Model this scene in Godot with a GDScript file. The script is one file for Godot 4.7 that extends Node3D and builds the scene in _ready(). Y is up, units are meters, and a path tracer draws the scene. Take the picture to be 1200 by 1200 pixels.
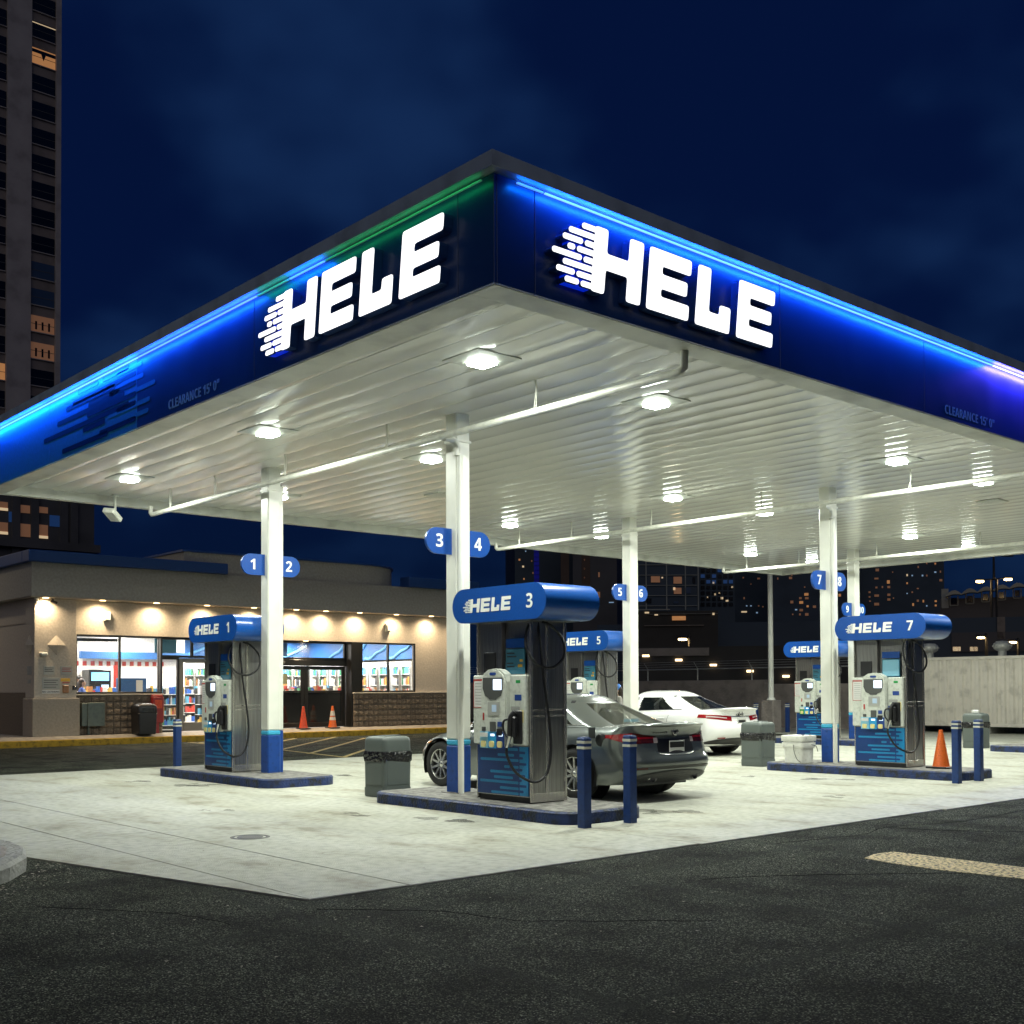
extends Node3D
# A filling station at night. World axes: x runs along the long side of the canopy, -z towards the shop, y up, metres.
# Helper P(u, v, h): u along the canopy, v towards the shop, h height; the camera stands at u = v = 0.

class MB:
	var v := PackedVector3Array()
	var n := PackedVector3Array()
	var t := PackedVector2Array()
	var c := PackedColorArray()
	var i := PackedInt32Array()
	var col := Color(1, 1, 1)
	var xf := Transform3D()
	func vert(p: Vector3, nn: Vector3, uv := Vector2.ZERO) -> int:
		v.append(xf * p); n.append((xf.basis * nn).normalized()); t.append(uv); c.append(col)
		return v.size() - 1
	func face(a: int, b: int, d: int):
		i.append(a); i.append(d); i.append(b)
	func tri(a: Vector3, b: Vector3, d: Vector3):
		var nn := (b - a).cross(d - a).normalized()
		face(vert(a, nn), vert(b, nn), vert(d, nn))
	func quad(a: Vector3, b: Vector3, d: Vector3, e: Vector3):
		var nn := (d - a).cross(e - b).normalized()
		var w := [vert(a, nn, Vector2(0, 1)), vert(b, nn, Vector2(1, 1)), vert(d, nn, Vector2(1, 0)), vert(e, nn, Vector2(0, 0))]
		face(w[0], w[1], w[2]); face(w[0], w[2], w[3])
	func box(ctr: Vector3, size: Vector3, bev := 0.0) -> MB:
		var h := size * 0.5
		if bev <= 0.0:
			var p := []
			for k in 8: p.append(ctr + Vector3(h.x if k & 1 else -h.x, h.y if k & 2 else -h.y, h.z if k & 4 else -h.z))
			for f in [[0, 4, 6, 2], [1, 3, 7, 5], [0, 1, 5, 4], [2, 6, 7, 3], [0, 2, 3, 1], [4, 5, 7, 6]]: quad(p[f[0]], p[f[1]], p[f[2]], p[f[3]])
			return self
		var b: float = min(bev, min(h.x, min(h.y, h.z)) * 0.95)
		var g := h - Vector3(b, b, b)
		var q := {}
		for k in 8:
			var s := Vector3(1 if k & 1 else -1, 1 if k & 2 else -1, 1 if k & 4 else -1)
			q[[k, 0]] = ctr + Vector3(s.x * h.x, s.y * g.y, s.z * g.z)
			q[[k, 1]] = ctr + Vector3(s.x * g.x, s.y * h.y, s.z * g.z)
			q[[k, 2]] = ctr + Vector3(s.x * g.x, s.y * g.y, s.z * h.z)
		var fs := [[0, 4, 6, 2, 0], [1, 3, 7, 5, 0], [0, 1, 5, 4, 1], [2, 6, 7, 3, 1], [0, 2, 3, 1, 2], [4, 5, 7, 6, 2]]
		for f in fs: quad(q[[f[0], f[4]]], q[[f[1], f[4]]], q[[f[2], f[4]]], q[[f[3], f[4]]])
		for ax in 3:
			var o1 := (ax + 1) % 3; var o2 := (ax + 2) % 3
			for k in 8:
				if k & (1 << ax): continue
				var m: int = k | (1 << ax)
				var out := Vector3.ZERO
				out[o1] = 1.0 if k & (1 << o1) else -1.0; out[o2] = 1.0 if k & (1 << o2) else -1.0
				oquad(q[[k, o1]], q[[m, o1]], q[[m, o2]], q[[k, o2]], out)
		for k in 8:
			otri(q[[k, 0]], q[[k, 1]], q[[k, 2]], q[[k, 0]] + q[[k, 1]] + q[[k, 2]] - ctr * 3.0)
		return self
	func oquad(a: Vector3, b: Vector3, d: Vector3, e: Vector3, out: Vector3):
		if (d - a).cross(e - b).dot(out) >= 0.0: quad(a, b, d, e)
		else: quad(a, e, d, b)
	func otri(a: Vector3, b: Vector3, d: Vector3, out: Vector3):
		if (b - a).cross(d - a).dot(out) >= 0.0: tri(a, b, d)
		else: tri(a, d, b)
	func span(a: Vector3, b: Vector3, bev := 0.0) -> MB:
		return box((a + b) * 0.5, (b - a).abs(), bev)
	func prism(poly: PackedVector2Array, z0: float, z1: float) -> MB:
		# polygon in the xy plane, drawn out from z0 to z1 (z1 > z0)
		var p := poly
		if Geometry2D.is_polygon_clockwise(p): p.reverse()
		var ix := Geometry2D.triangulate_polygon(p)
		for k in range(0, ix.size(), 3):
			var a := p[ix[k]]; var b := p[ix[k + 1]]; var d := p[ix[k + 2]]
			otri(Vector3(a.x, a.y, z1), Vector3(b.x, b.y, z1), Vector3(d.x, d.y, z1), Vector3(0, 0, 1))
			otri(Vector3(a.x, a.y, z0), Vector3(b.x, b.y, z0), Vector3(d.x, d.y, z0), Vector3(0, 0, -1))
		for k in p.size():
			var a := p[k]; var b := p[(k + 1) % p.size()]
			quad(Vector3(a.x, a.y, z0), Vector3(b.x, b.y, z0), Vector3(b.x, b.y, z1), Vector3(a.x, a.y, z1))
		return self
	func grid(rows: Array, closed_u := false, flip := false) -> MB:
		# rows of equal-length PackedVector3Array, smooth
		var m: int = rows.size(); var w: int = rows[0].size()
		var nn := []
		for r in m:
			var a := PackedVector3Array(); a.resize(w); nn.append(a)
		for r in m - 1:
			for k in (w if closed_u else w - 1):
				var k2 := (k + 1) % w
				var f: Vector3 = (rows[r + 1][k2] - rows[r][k]).cross(rows[r + 1][k] - rows[r][k2])
				if flip: f = -f
				nn[r][k] += f; nn[r][k2] += f; nn[r + 1][k] += f; nn[r + 1][k2] += f
		var base := v.size()
		for r in m:
			for k in w: vert(rows[r][k], nn[r][k] if nn[r][k].length() > 1e-12 else Vector3.UP, Vector2(float(k) / (w - 1), float(r) / max(1, m - 1)))
		for r in m - 1:
			for k in (w if closed_u else w - 1):
				var k2 := (k + 1) % w
				var a := base + r * w + k; var b := base + r * w + k2; var d := base + (r + 1) * w + k2; var e := base + (r + 1) * w + k
				if flip: face(a, e, d); face(a, d, b)
				else: face(a, b, d); face(a, d, e)
		return self
	func quad_xy(a: Vector3, b: Vector3) -> MB:
		# an upright pane between two corners at one depth
		quad(Vector3(a.x, a.y, a.z), Vector3(b.x, a.y, a.z), Vector3(b.x, b.y, a.z), Vector3(a.x, b.y, a.z))
		return self
	func ring(p: Vector3, ax: Vector3, r: float, k: int, ref := Vector3.ZERO) -> PackedVector3Array:
		var a := ax.normalized()
		var u := (ref if ref != Vector3.ZERO else (Vector3.UP if abs(a.y) < 0.9 else Vector3.RIGHT))
		u = (u - a * u.dot(a)).normalized()
		var w := a.cross(u)
		var o := PackedVector3Array()
		for j in k:
			var th := TAU * j / k
			o.append(p + (u * cos(th) + w * sin(th)) * r)
		return o
	func disc(p: Vector3, ax: Vector3, r: float, k := 16) -> MB:
		var o := ring(p, ax, r, k)
		for j in k: otri(p, o[j], o[(j + 1) % k], ax)
		return self
	func cyl(a: Vector3, b: Vector3, r0: float, r1 := -1.0, k := 16, caps := true) -> MB:
		if r1 < 0: r1 = r0
		var ax := b - a
		grid([ring(a, ax, r0, k), ring(b, ax, r1, k)], true)
		if caps:
			if r0 > 0.0: disc(a, -ax, r0, k)
			if r1 > 0.0: disc(b, ax, r1, k)
		return self
	func tube(pts: Array, r: float, k := 8, caps := true) -> MB:
		var rows := []
		var ref := Vector3.ZERO
		for j in pts.size():
			var d: Vector3 = (pts[min(j + 1, pts.size() - 1)] - pts[max(j - 1, 0)]).normalized()
			if ref == Vector3.ZERO: ref = Vector3.UP if abs(d.y) < 0.9 else Vector3.RIGHT
			ref = (ref - d * ref.dot(d)).normalized()
			rows.append(ring(pts[j], d, r, k, ref))
		grid(rows, true)
		if caps:
			disc(pts[0], pts[0] - pts[1], r, k); disc(pts[-1], pts[-1] - pts[-2], r, k)
		return self
	func lathe(prof: Array, k := 20) -> MB:
		# profile of Vector2(radius, y), bottom to top, about the y axis
		var rows := []
		for q in prof:
			var o := PackedVector3Array()
			for j in k:
				var th := TAU * j / k
				o.append(Vector3(cos(th) * q.x, q.y, -sin(th) * q.x))
			rows.append(o)
		return grid(rows, true)
	func prism_at(poly: PackedVector2Array, z0: float, z1: float) -> MB:
		return prism(poly, z0, z1)
	func lathe_at(p: Vector3, ax: Vector3, prof: Array, k := 20) -> MB:
		# a lathed profile whose axis points along ax from p
		var y := ax.normalized()
		var x := y.cross(Vector3.UP if abs(y.y) < 0.9 else Vector3.RIGHT).normalized()
		var keep := xf
		xf = xf * Transform3D(Basis(x, y, x.cross(y)), p)
		lathe(prof, k)
		xf = keep
		return self
	func mesh() -> ArrayMesh:
		var a := []
		a.resize(Mesh.ARRAY_MAX)
		a[Mesh.ARRAY_VERTEX] = v; a[Mesh.ARRAY_NORMAL] = n; a[Mesh.ARRAY_TEX_UV] = t; a[Mesh.ARRAY_COLOR] = c; a[Mesh.ARRAY_INDEX] = i
		var m := ArrayMesh.new()
		m.add_surface_from_arrays(Mesh.PRIMITIVE_TRIANGLES, a)
		return m

var M := {}          # materials by name
var used := {}       # names in use
var rng := RandomNumberGenerator.new()

func P(u: float, v: float, h: float) -> Vector3:
	return Vector3(u, h, -v)

func numbered(called: String) -> String:
	used[called] = used.get(called, -1) + 1
	return called if used[called] == 0 else "%s_%03d" % [called, used[called]]

func tag(o: Node, label: String, category := "", group := "", kind := ""):
	if label: o.set_meta("label", label)
	if category: o.set_meta("category", category)
	if group: o.set_meta("group", group)
	if kind: o.set_meta("kind", kind)

func thing(called: String, label: String, category: String, at := Vector3.ZERO, turn := 0.0, group := "") -> Node3D:
	var o := Node3D.new()
	o.name = numbered(called)
	add_child(o)
	o.position = at
	o.rotation.y = turn
	tag(o, label, category, group)
	return o

func part(called: String, mb, m: Material, parent: Node, label := "") -> MeshInstance3D:
	var o := MeshInstance3D.new()
	o.name = called
	o.mesh = mb.mesh() if mb is MB else mb
	o.material_override = m
	parent.add_child(o, true)
	if label: o.set_meta("label", label)
	return o

func solo(called: String, mb, m: Material, label: String, category: String, at := Vector3.ZERO, group := "") -> MeshInstance3D:
	var o := part(numbered(called), mb, m, self)
	o.position = at
	tag(o, label, category, group)
	return o

func structure(called: String, mb, m: Material) -> MeshInstance3D:
	var o := part(numbered(called), mb, m, self)
	o.set_meta("kind", "structure")
	return o

func copy(o: Node3D, label: String, at: Vector3, group := "") -> Node3D:
	var c: Node3D = o.duplicate()
	c.name = numbered(o.name)
	add_child(c)
	c.position = at
	c.set_meta("label", label)
	if group: c.set_meta("group", group)
	return c

func lin(r: float, g: float, b: float) -> Color:
	return Color(r, g, b).linear_to_srgb()

func noise_tex(freq: float, stops: Array, size := 512, kind := FastNoiseLite.TYPE_SIMPLEX_SMOOTH, octaves := 4, sd := 1) -> NoiseTexture2D:
	var f := FastNoiseLite.new()
	f.noise_type = kind
	f.frequency = freq
	f.fractal_octaves = octaves
	f.seed = sd
	if kind == FastNoiseLite.TYPE_CELLULAR:
		f.cellular_return_type = FastNoiseLite.RETURN_CELL_VALUE
		f.fractal_type = FastNoiseLite.FRACTAL_NONE
	var t := NoiseTexture2D.new()
	t.width = size; t.height = size
	t.seamless = true
	t.noise = f
	var g := Gradient.new()
	g.offsets = PackedFloat32Array(); g.colors = PackedColorArray()
	for s in stops: g.add_point(s[0], s[1] if s[1] is Color else Color(s[1], s[1], s[1]))
	while g.get_point_count() > stops.size(): g.remove_point(0)
	t.color_ramp = g
	return t

func normal_tex(freq: float, strength: float, size := 512, octaves := 4, sd := 3, kind := FastNoiseLite.TYPE_SIMPLEX_SMOOTH) -> NoiseTexture2D:
	var f := FastNoiseLite.new()
	f.noise_type = kind
	f.frequency = freq
	f.fractal_octaves = octaves
	f.seed = sd
	var t := NoiseTexture2D.new()
	t.width = size; t.height = size
	t.seamless = true
	t.noise = f
	t.as_normal_map = true
	t.bump_strength = strength
	return t

func mat(called: String, c: Color, rough := 0.6, metal := 0.0, tex: Texture2D = null, scale := 1.0, nrm: Texture2D = null, nscale := 1.0) -> StandardMaterial3D:
	var m := StandardMaterial3D.new()
	m.resource_name = called
	m.albedo_color = c
	m.roughness = rough
	m.metallic = metal
	if tex: m.albedo_texture = tex
	if nrm:
		m.normal_enabled = true
		m.normal_texture = nrm
		m.normal_scale = nscale
	if tex or nrm:
		m.uv1_triplanar = true
		m.uv1_world_triplanar = true
		m.uv1_scale = Vector3(scale, scale, scale)
	M[called] = m
	return m

func glow(called: String, c: Color, e: float) -> StandardMaterial3D:
	var m := mat(called, c, 0.5)
	m.emission_enabled = true
	m.emission = c
	m.emission_energy_multiplier = e
	return m

func area_light(called: String, at: Vector3, toward: Vector3, size: Vector2, c: Color, e: float, up := Vector3.UP) -> AreaLight3D:
	var l := AreaLight3D.new()
	l.name = numbered(called)
	add_child(l)
	l.position = at
	if abs(toward.normalized().dot(up)) > 0.98: up = Vector3.RIGHT
	l.basis = Basis.looking_at(toward, up)
	l.area_size = size
	l.light_color = c
	l.light_energy = e
	l.shadow_enabled = true
	l.area_range = 60.0
	return l

func rrect(w: float, h: float, r: float, k := 4, cx := 0.0, cy := 0.0) -> PackedVector2Array:
	var o := PackedVector2Array()
	for q in 4:
		var sx := 1.0 if q == 0 or q == 3 else -1.0
		var sy := 1.0 if q < 2 else -1.0
		for j in k + 1:
			var th := PI * 0.5 * (q + float(j) / k)
			o.append(Vector2(cx + sx * (w * 0.5 - r) + cos(th) * r, cy + sy * (h * 0.5 - r) + sin(th) * r))
	return o

const FACE_LEFT := Basis(Vector3(0, 0, 1), Vector3(0, 1, 0), Vector3(-1, 0, 0))   # a sheet drawn in xy, facing +z, turned to face -x (towards smaller u)

func text_mesh(s: String, height: float, depth := 0.004, font := "Droid Sans", weight := 700) -> TextMesh:
	var f := SystemFont.new()
	f.font_names = PackedStringArray([font])
	f.font_weight = weight
	var t := TextMesh.new()
	t.font = f
	t.text = s
	t.font_size = 64
	t.pixel_size = height / 46.0
	t.depth = depth
	t.curve_step = 2.0
	return t

func label_text(called: String, s: String, height: float, m: Material, parent: Node, at: Vector3, b := Basis(), depth := 0.004) -> MeshInstance3D:
	var o := MeshInstance3D.new()
	o.name = called
	o.mesh = text_mesh(s, height, depth)
	o.material_override = m
	parent.add_child(o, true)
	o.transform = Transform3D(b, at)
	return o

func curve(pts: Array, per := 6) -> Array:
	# Catmull-Rom through the points
	var o := []
	for k in pts.size() - 1:
		var a: Vector3 = pts[max(k - 1, 0)]; var b: Vector3 = pts[k]; var d: Vector3 = pts[k + 1]; var e: Vector3 = pts[min(k + 2, pts.size() - 1)]
		for j in per: o.append(b.cubic_interpolate(d, a, e, float(j) / per))
	o.append(pts[-1])
	return o

# ------------------------------------------------------------------ layout (metres)
const CU := [9.566, 18.189, 26.812]      # the three rows of islands and columns
const CV := [11.87, 16.75]               # the two columns of each row
const C_U0 := 6.407                      # canopy
const C_U1 := 29.97
const C_V0 := 7.44
const C_V1 := 21.185
const H_LIP := 4.958                     # underside of the fascia
const H_CEIL := 5.124
const H_FASC := 5.905                    # top of the fascia
const WALK := 0.24                       # the shop's pavement

func _ready():
	rng.seed = 11
	setup_view()
	make_materials()
	ground()
	canopy()
	canopy_lights()
	canopy_signs()
	columns()
	islands()
	pumps()
	forecourt_things()
	shop()
	shop_inside()
	cars()
	boundary()
	skyline()
	people()

func setup_view():
	var cam := Camera3D.new()
	cam.name = "camera"
	add_child(cam)
	# lens with a vertical shift: measured from the photograph's vanishing points (focal length 1355 px of 1200, principal point 178 px below the middle)
	var right := Vector3(0.748782, -0.004385, 0.662802)
	var up := Vector3(-0.011058, 0.999756, 0.019107)
	var back := Vector3(-0.662725, -0.021636, 0.748551)
	cam.transform = Transform3D(Basis(right, up, back).orthonormalized(), Vector3(0, 1.5, 0))
	cam.projection = Camera3D.PROJECTION_FRUSTUM
	cam.near = 0.1
	cam.far = 900.0
	cam.size = 2.0 * 0.1 * 600.0 / 1355.3
	cam.frustum_offset = Vector2(0, 0.1 * 177.7 / 1355.3)
	cam.current = true

	var we := WorldEnvironment.new()
	we.name = "world_environment"
	var e := Environment.new()
	e.background_mode = Environment.BG_SKY
	e.tonemap_mode = Environment.TONE_MAPPER_LINEAR
	e.tonemap_exposure = 1.0
	e.sdfgi_enabled = true
	e.ssao_enabled = true
	e.ssil_enabled = true
	# night sky: deep blue with faint cloud everywhere
	var w := 1024; var h := 512
	var f := FastNoiseLite.new()
	f.seed = 5; f.frequency = 1.1; f.fractal_octaves = 5
	var im := Image.create(w, h, false, Image.FORMAT_RGBF)
	for y in h:
		var el := (0.5 - (y + 0.5) / h) * PI
		for x in w:
			var az := (x + 0.5) / w * TAU
			var d := Vector3(cos(el) * cos(az), sin(el), cos(el) * sin(az))
			var q := Vector3(d.x, 0, d.z) / (absf(d.y) + 0.25)
			var k: float = smoothstep(-0.25, 0.55, f.get_noise_3d(q.x * 1.2, q.z * 1.2, 0.0) + 0.35 * f.get_noise_3d(q.x * 4.0, q.z * 4.0, 7.0))
			var base := Color(0.0012, 0.0062, 0.037)
			var cloud := Color(0.0060, 0.022, 0.080)
			var c := base.lerp(cloud, k)
			var low: float = clampf(1.0 - d.y / 0.35, 0.0, 1.0)
			c = c.lerp(Color(0.0022, 0.0078, 0.020), low * low * 0.85)
			im.set_pixel(x, y, c)
	var pan := PanoramaSkyMaterial.new()
	pan.panorama = ImageTexture.create_from_image(im)
	var sky := Sky.new()
	sky.sky_material = pan
	e.sky = sky
	e.background_energy_multiplier = 1.0
	we.environment = e
	add_child(we)

	# the last of the dusk, very faint and very soft
	var sun := DirectionalLight3D.new()
	sun.name = "moonlight"
	add_child(sun)
	sun.rotation_degrees = Vector3(-36, -42, 0)
	sun.light_energy = 0.10
	sun.light_angular_distance = 60.0
	sun.light_color = Color(1.0, 0.97, 0.92)
	sun.shadow_enabled = true

func make_materials():
	var grime := noise_tex(0.012, [[0.0, 0.80], [0.45, 0.95], [1.0, 1.0]], 512, FastNoiseLite.TYPE_SIMPLEX_SMOOTH, 5, 2)
	var fine := noise_tex(0.08, [[0.0, 0.88], [1.0, 1.0]], 512, FastNoiseLite.TYPE_SIMPLEX_SMOOTH, 3, 4)
	var bumps := normal_tex(0.06, 6.0, 512, 4, 8)
	var soft := normal_tex(0.006, 3.0, 512, 2, 9)
	# ground
	var stones := noise_tex(0.17, [[0.0, Color(0.05, 0.055, 0.05)], [0.35, Color(0.17, 0.18, 0.165)], [0.7, Color(0.35, 0.365, 0.335)], [0.90, Color(0.56, 0.57, 0.52)], [1.0, Color(0.92, 0.91, 0.84)]], 2048, FastNoiseLite.TYPE_CELLULAR, 1, 6)
	var asphalt := mat("asphalt", Color(0.80, 0.82, 0.78), 0.85, 0.0, stones, 0.38, normal_tex(0.22, 9.0, 1024, 2, 12), 0.8)
	asphalt.metallic_specular = 0.2
	asphalt.detail_enabled = true
	asphalt.detail_blend_mode = BaseMaterial3D.BLEND_MODE_MUL
	asphalt.detail_albedo = noise_tex(0.007, [[0.0, 0.50], [0.35, 0.80], [0.55, 0.95], [1.0, 1.0]], 1024, FastNoiseLite.TYPE_SIMPLEX_SMOOTH, 7, 21)
	asphalt.detail_uv_layer = BaseMaterial3D.DETAIL_UV_2
	asphalt.uv2_triplanar = true
	asphalt.uv2_world_triplanar = true
	asphalt.uv2_scale = Vector3(0.13, 0.13, 0.13)
	var conc_t := noise_tex(0.02, [[0.0, Color(0.62, 0.62, 0.58)], [0.38, Color(0.71, 0.71, 0.67)], [0.7, Color(0.75, 0.75, 0.71)], [1.0, Color(0.78, 0.78, 0.74)]], 1024, FastNoiseLite.TYPE_SIMPLEX_SMOOTH, 7, 31)
	var concrete := mat("concrete", Color(0.95, 0.955, 0.945), 0.7, 0.0, conc_t, 0.35, normal_tex(0.2, 3.0, 1024, 3, 14), 0.5)
	concrete.detail_enabled = true
	concrete.detail_blend_mode = BaseMaterial3D.BLEND_MODE_MUL
	concrete.detail_albedo = noise_tex(0.006, [[0.0, Color(0.70, 0.68, 0.62)], [0.22, Color(0.90, 0.89, 0.86)], [0.42, Color(0.97, 0.97, 0.95)], [1.0, Color(1, 1, 1)]], 1024, FastNoiseLite.TYPE_SIMPLEX_SMOOTH, 7, 37)
	concrete.detail_uv_layer = BaseMaterial3D.DETAIL_UV_2
	concrete.uv2_triplanar = true
	concrete.uv2_world_triplanar = true
	concrete.uv2_scale = Vector3(0.17, 0.17, 0.09)
	mat("tar", lin(0.010, 0.010, 0.010), 1.0).metallic_specular = 0.1
	var oil := mat("oil", Color(0.22, 0.21, 0.18, 0.17), 0.55)
	oil.transparency = BaseMaterial3D.TRANSPARENCY_ALPHA
	mat("sidewalk", lin(0.34, 0.31, 0.27), 0.85, 0.0, grime, 0.4, bumps, 0.4)
	mat("island_top", lin(0.30, 0.29, 0.26), 0.8, 0.0, noise_tex(0.02, [[0.0, 0.45], [0.5, 0.8], [1.0, 1.0]], 512, FastNoiseLite.TYPE_SIMPLEX_SMOOTH, 6, 41), 0.6, bumps, 0.5)
	var worn_blue := noise_tex(0.015, [[0.0, Color(0.10, 0.10, 0.10)], [0.28, Color(0.11, 0.14, 0.20)], [0.42, Color(0.09, 0.17, 0.34)], [1.0, Color(0.08, 0.20, 0.43)]], 512, FastNoiseLite.TYPE_SIMPLEX_SMOOTH, 6, 43)
	mat("kerb_blue", Color(1, 1, 1), 0.5, 0.0, worn_blue, 0.7, bumps, 0.6)
	mat("kerb_yellow", Color(1, 1, 1), 0.8, 0.0, noise_tex(0.02, [[0.0, Color(0.36, 0.31, 0.14)], [0.4, Color(0.62, 0.50, 0.13)], [1.0, Color(0.72, 0.58, 0.16)]], 512, FastNoiseLite.TYPE_SIMPLEX_SMOOTH, 6, 45), 0.5, bumps, 0.4)
	mat("kerb_concrete", lin(0.36, 0.36, 0.33), 0.85, 0.0, grime, 0.5, bumps, 0.6)
	mat("line_yellow", Color(1, 1, 1), 0.8, 0.0, noise_tex(0.03, [[0.0, Color(0.28, 0.27, 0.22)], [0.35, Color(0.55, 0.48, 0.28)], [1.0, Color(0.82, 0.74, 0.46)]], 512, FastNoiseLite.TYPE_SIMPLEX_SMOOTH, 5, 47), 0.7)
	mat("line_white", Color(1, 1, 1), 0.75, 0.0, noise_tex(0.035, [[0.0, Color(0.22, 0.22, 0.20)], [0.37, Color(0.32, 0.30, 0.25)], [0.42, Color(0.86, 0.77, 0.55)], [1.0, Color(0.95, 0.87, 0.66)]], 1024, FastNoiseLite.TYPE_SIMPLEX_SMOOTH, 6, 49), 0.6, bumps, 0.8)
	mat("iron", lin(0.10, 0.10, 0.095), 0.6, 0.4, fine, 3.0, bumps, 0.5)
	# canopy
	var ceil := mat("ceiling_white", lin(0.76, 0.76, 0.70), 0.17, 0.0, noise_tex(0.004, [[0.0, 0.93], [1.0, 1.0]], 256, FastNoiseLite.TYPE_SIMPLEX_SMOOTH, 4, 51), 0.15, soft, 0.35)
	ceil.metallic_specular = 0.6
	mat("frame_white", lin(0.66, 0.67, 0.60), 0.45, 0.0, grime, 0.2)
	mat("column_white", lin(0.78, 0.79, 0.71), 0.35, 0.0, noise_tex(0.01, [[0.0, 0.90], [1.0, 1.0]], 256, FastNoiseLite.TYPE_SIMPLEX_SMOOTH, 4, 53), 0.5)
	mat("band_blue", lin(0.006, 0.055, 0.27), 0.4, 0.0, noise_tex(0.02, [[0.0, 0.78], [0.4, 0.97], [1.0, 1.0]], 512, FastNoiseLite.TYPE_SIMPLEX_SMOOTH, 5, 55), 0.8)
	mat("band_cyan", lin(0.05, 0.42, 0.66), 0.4, 0.0, fine, 1.0)
	mat("fascia_blue", lin(0.010, 0.050, 0.21), 0.30, 0.0, noise_tex(0.004, [[0.0, 0.9], [1.0, 1.0]], 256, FastNoiseLite.TYPE_SIMPLEX_SMOOTH, 4, 57), 0.3, soft, 0.25)
	mat("fascia_navy", lin(0.004, 0.016, 0.10), 0.30, 0.0, fine, 0.3)
	mat("fascia_sky", lin(0.03, 0.28, 0.62), 0.30, 0.0, fine, 0.3)
	mat("cornice_metal", lin(0.45, 0.52, 0.56), 0.45, 0.2, grime, 0.3)
	mat("lettering_pale", lin(0.20, 0.42, 0.60), 0.5)
	glow("lamp_lens", Color(0.95, 1.0, 0.94), 40.0)
	glow("letter_white", Color(1, 1, 1), 1.5)
	glow("letter_blue_backing", Color(0.0, 0.16, 0.85), 0.6)
	mat("letter_return", lin(0.015, 0.06, 0.24), 0.4, 0.0, fine, 2.0)
	mat("lamp_housing", lin(0.62, 0.64, 0.58), 0.35, 0.1, fine, 2.0)
	mat("conduit_white", lin(0.70, 0.71, 0.62), 0.4, 0.0, grime, 0.8)
	# pumps
	var brush := noise_tex(0.004, [[0.0, 0.84], [1.0, 1.0]], 512, FastNoiseLite.TYPE_SIMPLEX_SMOOTH, 6, 61)
	var steel := mat("stainless", lin(0.70, 0.68, 0.62), 0.26, 0.85, brush, 1.0)
	steel.uv1_scale = Vector3(14.0, 0.7, 14.0)
	var dsteel := mat("stainless_dark", lin(0.46, 0.45, 0.42), 0.30, 0.9, brush, 1.0)
	dsteel.uv1_scale = Vector3(14.0, 0.7, 14.0)
	mat("pump_grey", lin(0.60, 0.63, 0.56), 0.5, 0.0, noise_tex(0.02, [[0.0, 0.82], [0.5, 0.97], [1.0, 1.0]], 512, FastNoiseLite.TYPE_SIMPLEX_SMOOTH, 5, 63), 1.2)
	mat("pump_grey_dark", lin(0.08, 0.085, 0.08), 0.5, 0.0, fine, 2.0)
	mat("pump_blue", lin(0.005, 0.075, 0.36), 0.35, 0.0, fine, 0.8)
	mat("pump_cap_blue", lin(0.006, 0.09, 0.40), 0.28, 0.0, fine, 0.8)
	mat("pump_graphic", lin(0.004, 0.05, 0.22), 0.35, 0.0, fine, 1.0)
	mat("pump_graphic_light", lin(0.012, 0.27, 0.58), 0.35, 0.0, fine, 1.0)
	mat("grade_light", lin(0.25, 0.55, 0.72), 0.4)
	mat("grade_mid", lin(0.02, 0.30, 0.62), 0.4)
	mat("grade_dark", lin(0.006, 0.055, 0.27), 0.4)
	mat("grade_green", lin(0.02, 0.30, 0.07), 0.4)
	mat("button_cream", lin(0.72, 0.62, 0.26), 0.4)
	mat("paper", lin(0.72, 0.72, 0.69), 0.6, 0.0, fine, 4.0)
	mat("paper_grey", lin(0.40, 0.41, 0.38), 0.6, 0.0, fine, 4.0)
	mat("ink_red", lin(0.40, 0.04, 0.03), 0.5)
	mat("ink_blue", lin(0.01, 0.05, 0.25), 0.5)
	mat("ink_dark", lin(0.02, 0.02, 0.025), 0.5)
	mat("ink_yellow", lin(0.70, 0.40, 0.04), 0.5)
	mat("poster_cyan", lin(0.05, 0.22, 0.33), 0.4, 0.0, fine, 2.0)
	glow("screen_white", Color(0.86, 0.92, 1.0), 1.1)
	glow("screen_blue", Color(0.45, 0.72, 1.0), 0.8)
	glow("screen_dim", Color(0.60, 0.68, 0.75), 0.35)
	mat("rubber", lin(0.012, 0.012, 0.013), 0.45, 0.0, fine, 3.0)
	mat("black_plastic", lin(0.016, 0.016, 0.018), 0.4, 0.0, fine, 3.0)
	mat("chrome", lin(0.6, 0.6, 0.58), 0.18, 1.0)
	mat("sign_white", lin(0.85, 0.86, 0.80), 0.4)
	# forecourt
	mat("bollard_blue", lin(0.008, 0.044, 0.19), 0.45, 0.0, noise_tex(0.02, [[0.0, 0.55], [0.25, 0.9], [1.0, 1.0]], 512, FastNoiseLite.TYPE_SIMPLEX_SMOOTH, 5, 71), 1.3)
	mat("reflective_tape", lin(0.62, 0.62, 0.52), 0.35)
	mat("bin_grey", lin(0.105, 0.125, 0.115), 0.5, 0.0, fine, 2.0, bumps, 0.2)
	mat("bin_bag", lin(0.008, 0.008, 0.009), 0.22, 0.0, null, 1.0, normal_tex(0.03, 10.0, 256, 3, 73), 1.0)
	mat("cone_orange", lin(0.78, 0.14, 0.012), 0.5, 0.0, noise_tex(0.03, [[0.0, 0.45], [0.35, 0.9], [1.0, 1.0]], 512, FastNoiseLite.TYPE_SIMPLEX_SMOOTH, 5, 75), 2.0)
	mat("cone_red", lin(0.72, 0.075, 0.02), 0.5, 0.0, grime, 2.0)
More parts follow.
